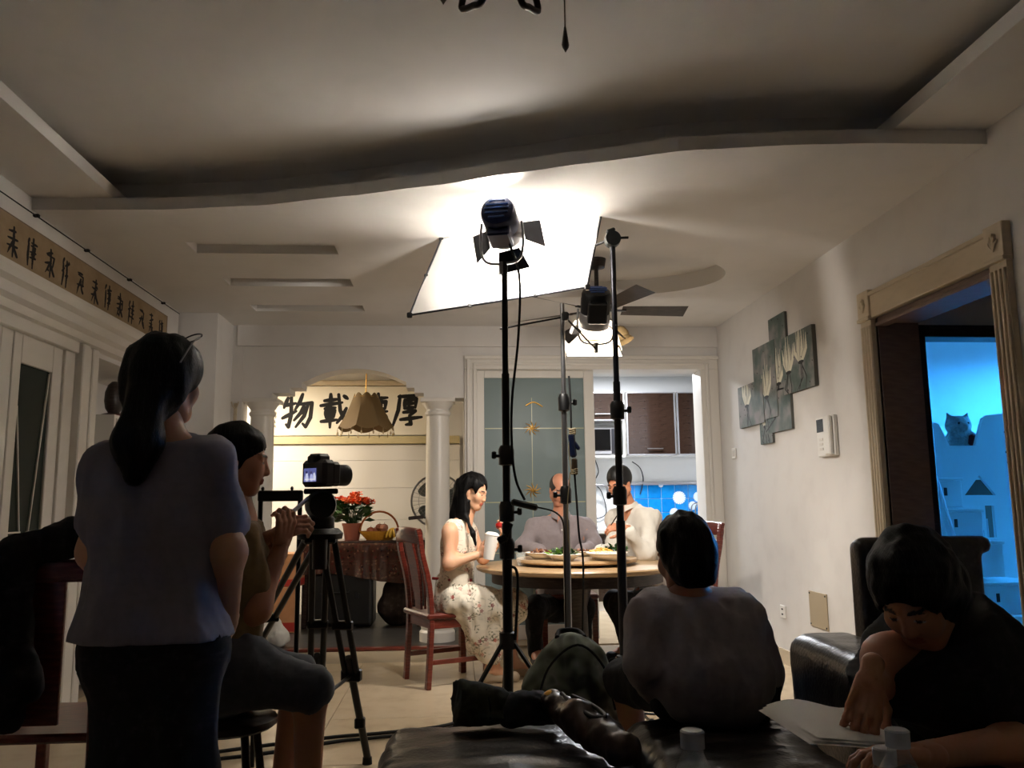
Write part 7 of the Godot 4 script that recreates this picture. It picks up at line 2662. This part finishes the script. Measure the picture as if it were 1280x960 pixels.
	f.ell(P.call(-0.085, -0.012, 0.025), Vector3(0.03, 0.045, 0.035), hb, 0.02, true)
	f.folds(noise_of(143, 16.0, 2), 0.012, Vector3(1, 0.15, 1))
	soft(w, "long_black_hair", f, M.hair)
	shoe(w, j, mat(Color(0.70, 0.62, 0.52), 0.5))
	# the white cup in her hand and the red fruit in the other
	var cu := at(612, 682, d - 0.17)
	var cup := thing("paper_cup", "tall white paper cup in the hand of the woman in the flowered dress", "cup", cu - Vector3(0, 0.07, 0))
	st = mb()
	var cx := place(cu - Vector3(0.008, 0.085, 0), Vector3(0.16, 1, 0.05))
	lathe(st, [Vector2(0.0, 0.0), Vector2(0.034, 0.0), Vector2(0.045, 0.155), Vector2(0.042, 0.155), Vector2(0.032, 0.01), Vector2(0.0, 0.008)], cx, 24)
	part(cup, "wall", st, M.white)
	st = mb()
	lathe(st, [Vector2(0.044, 0.15), Vector2(0.048, 0.156), Vector2(0.044, 0.161), Vector2(0.030, 0.172), Vector2(0.0, 0.175)], cx, 24)
	part(cup, "lid", st, M.white)
	var fr := at(624, 657, d - 0.0)
	st = mb()
	lathe(st, [Vector2(0.0, -0.024), Vector2(0.016, -0.021), Vector2(0.027, -0.002), Vector2(0.023, 0.015), Vector2(0.008, 0.022), Vector2(0.0, 0.019)], Transform3D(Basis.IDENTITY, fr), 16)
	var rf := solo("red_fruit", "small red fruit between the fingers of the woman in the dress", "fruit", st, mat(Color(0.62, 0.05, 0.04), 0.3))
	st = mb()
	tube(st, [fr + Vector3(0, 0.018, 0), fr + Vector3(0.003, 0.03, 0)], 0.0015, 4)
	part(rf, "stalk", st, M.dark_wood)

	# ---- older man in grey behind the table
	d = 6.40
	j = {
		"head": at(700, 612, d - 0.06), "sL": at(733, 656, d), "sR": at(668, 656, d), "eL": at(744, 697, d - 0.10), "eR": at(655, 697, d - 0.10), "wL": at(724, 688, d - 0.32), "wR": at(677, 688, d - 0.32),
		"pel": at(700, 750, d + 0.06), "hL": at(713, 758, d + 0.04), "hR": at(687, 758, d + 0.04), "kL": at(729, 758, d - 0.40), "kR": at(668, 758, d - 0.40), "aL": at(728, 815, d - 0.34), "aR": at(670, 815, d - 0.34),
	}
	feet_below(j, Vector3(0, 0, 1))
	for s in ["L", "R"]:
		j["w" + s] = Vector3(j["w" + s].x, TOP + 0.055, j["w" + s].z)
		j["e" + s] = Vector3(j["e" + s].x, TOP + 0.09, j["e" + s].z)
	j.handL = [Vector3(-0.7, 0.0, 0.6), Vector3(0, -1, 0), Vector3(-0.3, 0.6, 0.5), [0.45, 0.5, 0.5, 0.5, 0.4]]
	j.handR = [Vector3(0.7, 0.0, 0.6), Vector3(0, -1, 0), Vector3(0.3, 0.6, 0.5), [0.45, 0.5, 0.5, 0.5, 0.4]]
	var look := Vector3(0.12, -0.42, 1.0)
	w = person("balding older man in a grey shirt seated behind the table", j, look, Vector3(0, 1, 0), Color(0.76, 0.53, 0.42), 1.02, true, true)
	m = (j.sL + j.sR) * 0.5
	var grey := cloth(Color(0.56, 0.52, 0.53), 145, 0.05)
	garment(w, "grey_shirt", ["torso", "shoulder", "upper_arm", "forearm"], 0.013, grey, [[m + Vector3(0, 0.07, 0), Vector3.UP]], 0.020, 146, {"forearm": 0.85}, 0.011)
	collar(w, m + Vector3(0, 0.075, 0.012), Vector3.UP, Vector3(0, 0, 1), grey)
	buttons(w, m + Vector3(0, 0.03, 0.0), j.pel + Vector3(0, 0.15, -0.04), Vector3(0, 0.08, 1).normalized(), 0.105, grey)
	garment(w, "dark_trousers", ["thigh", "calf"], 0.014, M.black_cloth, [], 0.02, 147, {}, 0.014, [["x", j.hL, j.hR, 0.11, 0.11]])
	soft(w, "grey_hair_fringe", hair_short(j.head, head_frame(look, Vector3.UP), 0.006, "bald"), mat(Color(0.16, 0.14, 0.13), 0.7))
	shoe(w, j, M.rubber)

	# ---- man in white leaning on the table
	d = 6.15
	j = {
		"head": at(775, 604, d - 0.05), "sL": at(813, 645, d - 0.12), "sR": at(768, 646, d + 0.18), "eL": at(808, 692, d - 0.24), "wL": at(781, 660, d - 0.30), "eR": at(768, 688, d + 0.02), "wR": at(744, 686, d - 0.22),
		"pel": at(829, 742, d + 0.05), "hL": at(826, 752, d - 0.04), "hR": at(812, 752, d + 0.12), "kL": at(775, 755, d - 0.22), "kR": at(768, 752, d + 0.10), "aL": at(790, 822, d - 0.20), "aR": at(786, 818, d + 0.05),
	}
	feet_below(j, Vector3(-1, 0, 0.3))
	j.eL = Vector3(j.eL.x, TOP + 0.055, j.eL.z)
	j.eR = Vector3(j.eR.x, TOP + 0.07, j.eR.z)
	j.wR = Vector3(j.wR.x, TOP + 0.06, j.wR.z)
	j.handL = [Vector3(-1, 0.10, 0.1), Vector3(-0.1, -0.75, -0.6), Vector3(0.0, 0.2, 1), [0.55, 0.6, 0.7, 0.8, 0.6]]
	j.handR = [Vector3(-0.8, 0.0, 0.4), Vector3(0, -1, 0), Vector3(0.3, 0.6, 0.5), [0.4, 0.4, 0.4, 0.4, 0.4]]
	look = Vector3(-0.72, -0.42, 0.62)
	w = person("smiling man in a white shirt leaning on the table with chopsticks", j, look, Vector3(-0.16, 1, 0.05), Color(0.80, 0.55, 0.42), 1.02, true, true)
	m = (j.sL + j.sR) * 0.5
	var shirt := cloth(Color(0.88, 0.86, 0.82), 150, 0.03)
	garment(w, "white_shirt", ["torso", "shoulder", "upper_arm", "forearm"], 0.014, shirt, [[m + Vector3(-0.02, 0.075, 0.01), Vector3(-0.3, 1, 0.1)]], 0.026, 151, {"forearm": 0.80}, 0.011)
	collar(w, m + Vector3(-0.03, 0.078, 0.015), Vector3(-0.25, 1, 0.08).normalized(), Vector3(-0.75, -0.1, 0.6).normalized(), shirt)
	garment(w, "dark_trousers", ["thigh", "calf"], 0.014, M.black_cloth, [], 0.02, 152, {}, 0.014, [["x", j.hL, j.hR, 0.11, 0.11]])
	soft(w, "short_dark_hair", hair_short(j.head, head_frame(look, Vector3(-0.16, 1, 0.05)), 0.006, "short"), mat(Color(0.05, 0.045, 0.045), 0.5))
	shoe(w, j, M.rubber)
	for k in 2:
		st = mb()
		var hnd: Vector3 = j.wL + Vector3(-0.105, 0.005 + 0.006 * k, -0.01)
		tube(st, [hnd + Vector3(0.05, 0.075, 0.012 * k), hnd, hnd + Vector3(-0.065 + 0.012 * k, -0.125, 0.006 * k)], [0.0035, 0.0032, 0.002], 6)
		solo("chopstick", "dark chopstick in the hand of the man in white", "chopstick", st, M.dark_wood, "chopsticks of the man in white")

	# ---- standing woman with a ponytail, seen from behind
	d = 2.42
	j = {
		"head": at(206, 478, d), "sL": at(140, 577, d + 0.02), "sR": at(262, 574, d), "eL": at(117, 690, d), "eR": at(288, 690, d - 0.02), "wL": at(150, 770, d + 0.24), "wR": at(286, 782, d + 0.14),
		"pel": at(192, 800, d), "hL": at(158, 812, d), "hR": at(228, 812, d), "kL": at(155, 970, d - 0.02), "kR": at(232, 970, d - 0.02), "aL": at(152, 1120, d), "aR": at(234, 1120, d),
	}
	feet_below(j, Vector3(0.15, 0, -1))
	j.handR = [Vector3(-0.2, -1, -0.3), Vector3(-0.8, 0, 0.2), Vector3(-0.3, -0.1, -1), [0.3, 0.3, 0.3, 0.3, 0.2]]
	j.handL = [Vector3(0.3, -0.3, -1), Vector3(0.4, -1, 0), Vector3(0.3, 0.6, -0.5), [0.4, 0.4, 0.4, 0.4, 0.3]]
	look = Vector3(0.55, -0.05, -1.0)
	w = person("standing woman with a ponytail seen from behind in a pale tee", j, look, Vector3.UP, skin, 0.98, false, false)
	m = (j.sL + j.sR) * 0.5
	var tee := cloth(Color(0.50, 0.48, 0.53), 155, 0.05)
	garment(w, "pale_tee", ["torso", "shoulder", "upper_arm"], 0.020, tee, [[m + Vector3(0, 0.06, 0.03), Vector3(0, 1, 0.35)], [Vector3(0, at(190, 797, d).y, 0), Vector3.DOWN]], 0.022, 156, {"upper_arm": 0.66}, 0.012, [["x", j.pel + Vector3(-0.07, -0.02, 0), j.pel + Vector3(0.08, -0.02, 0), 0.12, 0.12], ["x", m - Vector3(0.08, 0.2, 0), j.pel + Vector3(-0.08, -0.02, 0), 0.09, 0.095]])
	garment(w, "black_trousers", ["thigh", "calf"], 0.022, M.black_cloth, [], 0.02, 157, {}, 0.016, [["x", j.hL, j.hR, 0.105, 0.105], ["x", j.pel, j.pel + Vector3(0, 0.06, 0), 0.10, 0.10]])
	hb = head_frame(look, Vector3.UP)
	hc = j.head
	f = Field.new(hc + Vector3(-0.2, -0.36, -0.2), hc + Vector3(0.2, 0.2, 0.22), 0.009)
	f.ell(hc + hb * Vector3(0, 0.038, -0.012), Vector3(0.102, 0.107, 0.112), hb)
	f.ell(hc + hb * Vector3(0, -0.02, -0.035), Vector3(0.098, 0.10, 0.085), hb, 0.03)
	f.cap(hc + Vector3(-0.02, -0.06, 0.09), hc + Vector3(-0.03, -0.18, 0.11), 0.050, 0.062, 0.03)
	f.cap(hc + Vector3(-0.03, -0.18, 0.11), hc + Vector3(-0.025, -0.27, 0.12), 0.062, 0.036, 0.03)
	f.ell(hc + hb * Vector3(0, -0.045, 0.105), Vector3(0.076, 0.112, 0.085), hb, 0.02, true)
	f.folds(noise_of(158, 14.0, 2), 0.012, Vector3(1, 0.2, 1))
	soft(w, "black_ponytail_hair", f, M.hair)
	shoe(w, j, M.rubber)

	# ---- camera operator, seated in profile
	d = 2.98
	j = {
		"head": at(298, 576, d), "sR": at(292, 668, d - 0.13), "sL": at(298, 668, d + 0.17), "eR": at(322, 762, d - 0.10), "wR": at(352, 682, d - 0.02), "eL": at(318, 712, d + 0.14), "wL": at(345, 668, d + 0.02),
		"pel": at(272, 822, d), "hR": at(282, 838, d - 0.09), "hL": at(284, 836, d + 0.09), "kR": at(388, 862, d - 0.10), "kL": at(372, 842, d + 0.16), "aR": at(384, 1000, d - 0.08), "aL": at(350, 970, d + 0.16),
	}
	feet_below(j, Vector3(1, 0, 0))
	j.handR = [Vector3(0.2, 1, 0.1), Vector3(-0.6, 0.1, -0.6), Vector3(0.4, 0.2, -0.6), [0.8, 0.8, 0.8, 0.8, 0.6]]
	j.handL = [Vector3(0.8, 0.35, 0.0), Vector3(0.1, -0.5, -0.7), Vector3(0, 1, 0), [0.8, 0.8, 0.8, 0.8, 0.6]]
	look = Vector3(1.0, -0.12, -0.15)
	w = person("seated camera operator in an olive shirt and grey shorts holding the tripod handle", j, look, Vector3(-0.05, 1, 0), Color(0.72, 0.50, 0.38), 1.0, true, false)
	m = (j.sL + j.sR) * 0.5
	garment(w, "olive_shirt", ["torso", "shoulder", "upper_arm"], 0.022, cloth(Color(0.47, 0.38, 0.22), 160, 0.08), [[m + Vector3(0.02, 0.06, 0), Vector3(0.25, 1, 0)], [j.pel + Vector3(0, -0.08, 0), Vector3.DOWN]], 0.03, 161, {"upper_arm": 0.62}, 0.013)
	garment(w, "grey_shorts", ["thigh"], 0.022, cloth(Color(0.27, 0.28, 0.31), 162, 0.1), [], 0.018, 163, {}, 0.014, [["x", j.hL, j.hR, 0.125, 0.125]])
	soft(w, "short_black_hair", hair_short(j.head, head_frame(look, Vector3(-0.05, 1, 0)), 0.007, "full"), M.hair)
	shoe(w, j, M.rubber)

	# ---- man in the grey shirt, back to us, on the leather bench
	d = 2.86
	j = {
		"head": at(855, 694, d), "sL": at(812, 772, d), "sR": at(916, 762, d), "eL": at(801, 832, d - 0.10), "eR": at(948, 838, d + 0.02), "wL": at(812, 866, d + 0.16), "wR": at(905, 872, d + 0.18),
		"pel": at(890, 872, d - 0.06), "hL": at(858, 876, d - 0.03), "hR": at(922, 876, d - 0.03), "kL": at(782, 850, d + 0.36), "kR": at(950, 868, d + 0.36), "aL": at(800, 920, d + 0.42), "aR": at(930, 930, d + 0.42),
	}
	j.pel.y = maxf(j.pel.y, 0.56)
	j.hL.y = 0.53
	j.hR.y = 0.53
	feet_below(j, Vector3(-0.2, 0, -1))
	j.handL = [Vector3(0.6, -0.3, -0.6), Vector3(0.2, -1, 0), Vector3(0.6, 0.5, 0), [0.4, 0.4, 0.4, 0.4, 0.3]]
	j.handR = [Vector3(-0.6, -0.3, -0.6), Vector3(-0.2, -1, 0), Vector3(-0.6, 0.5, 0), [0.4, 0.4, 0.4, 0.4, 0.3]]
	look = Vector3(-0.42, -0.25, -1.0)
	w = person("man in a dark grey shirt sitting with his back to the room", j, look, Vector3(-0.05, 1, 0), Color(0.72, 0.50, 0.38), 1.05, true, false)
	m = (j.sL + j.sR) * 0.5
	garment(w, "dark_grey_shirt", ["torso", "shoulder", "upper_arm"], 0.024, cloth(Color(0.58, 0.55, 0.57), 165, 0.08), [[m + Vector3(0, 0.075, 0.02), Vector3(0, 1, 0.25)]], 0.03, 166, {"upper_arm": 0.95}, 0.012, [["x", m - Vector3(0, 0.14, -0.02), j.pel + Vector3(0, 0.0, 0.0), 0.14, 0.15], ["x", m + Vector3(0.12, -0.2, 0), j.pel + Vector3(0.11, -0.02, 0.0), 0.09, 0.085], ["x", m + Vector3(-0.09, -0.18, 0), j.pel + Vector3(-0.08, 0.0, 0.0), 0.10, 0.10]], 0.07)
	garment(w, "dark_shorts", ["thigh"], 0.020, M.black_cloth, [], 0.02, 167, {}, 0.015, [["x", j.hL, j.hR, 0.12, 0.12]])
	f = hair_short(j.head, head_frame(look, Vector3(-0.05, 1, 0)), 0.007, "full", 1.06)
	f.folds(noise_of(168, 14.0, 2), 0.008, Vector3(1, 0.5, 1))
	soft(w, "thick_black_hair", f, M.hair)
	shoe(w, j, M.rubber)

	# ---- reader in black at the right edge
	d = 2.05
	j = {
		"head": at(1147, 742, d - 0.08), "sR": at(1106, 822, d - 0.02), "sL": at(1236, 822, d + 0.08), "eR": at(1118, 880, d + 0.02), "wR": at(1090, 842, d - 0.20), "eL": at(1262, 930, d - 0.12), "wL": at(1152, 944, d - 0.32),
		"pel": at(1205, 940, d + 0.42), "hR": at(1165, 955, d + 0.38), "hL": at(1245, 955, d + 0.44), "kR": at(1190, 990, d - 0.05), "kL": at(1275, 1000, d - 0.08), "aR": at(1190, 1200, d + 0.05), "aL": at(1270, 1200, d - 0.02),
	}
	j.pel.y = 0.56
	j.hR.y = 0.53
	j.hL.y = 0.53
	feet_below(j, Vector3(-0.4, 0, 1))
	j.eR = at(1112, 862, d + 0.06)
	j.wR = at(1088, 846, d - 0.16)
	j.handR = [Vector3(-0.35, -0.75, 0.25), Vector3(0.2, -0.4, -0.9), Vector3(1, -0.1, 0.3), [0.30, 0.35, 0.4, 0.45, 0.35]]
	j.handL = [Vector3(-1, 0.12, 0.05), Vector3(0.0, -1, 0.2), Vector3(0.1, 0.3, -1), [0.35, 0.4, 0.45, 0.5, 0.4]]
	look = Vector3(-0.75, -0.75, 0.55)
	w = person("person in black bent over script pages in the leather armchair", j, look, Vector3(-0.35, 1, 0.25), Color(0.72, 0.50, 0.38), 1.06, true, false)
	m = (j.sL + j.sR) * 0.5
	garment(w, "black_tee", ["torso", "shoulder", "upper_arm"], 0.028, M.black_cloth, [[m + Vector3(-0.06, 0.075, 0.0), Vector3(-0.6, 1, 0.2)]], 0.024, 171, {"upper_arm": 0.72}, 0.012, [["x", m, j.pel, 0.15, 0.16], ["x", m + Vector3(0.08, -0.02, 0), j.pel + Vector3(0.12, 0, 0), 0.13, 0.14]])
	garment(w, "black_trousers", ["thigh", "calf"], 0.020, M.black_cloth, [], 0.02, 172, {}, 0.016, [["x", j.hL, j.hR, 0.12, 0.12]])
	f = hair_short(j.head, head_frame(look, Vector3(-0.35, 1, 0.25)), 0.007, "full", 1.16)
	f.folds(noise_of(173, 12.0, 2), 0.008, Vector3.ONE)
	soft(w, "black_hair", f, M.hair)
	shoe(w, j, M.rubber)
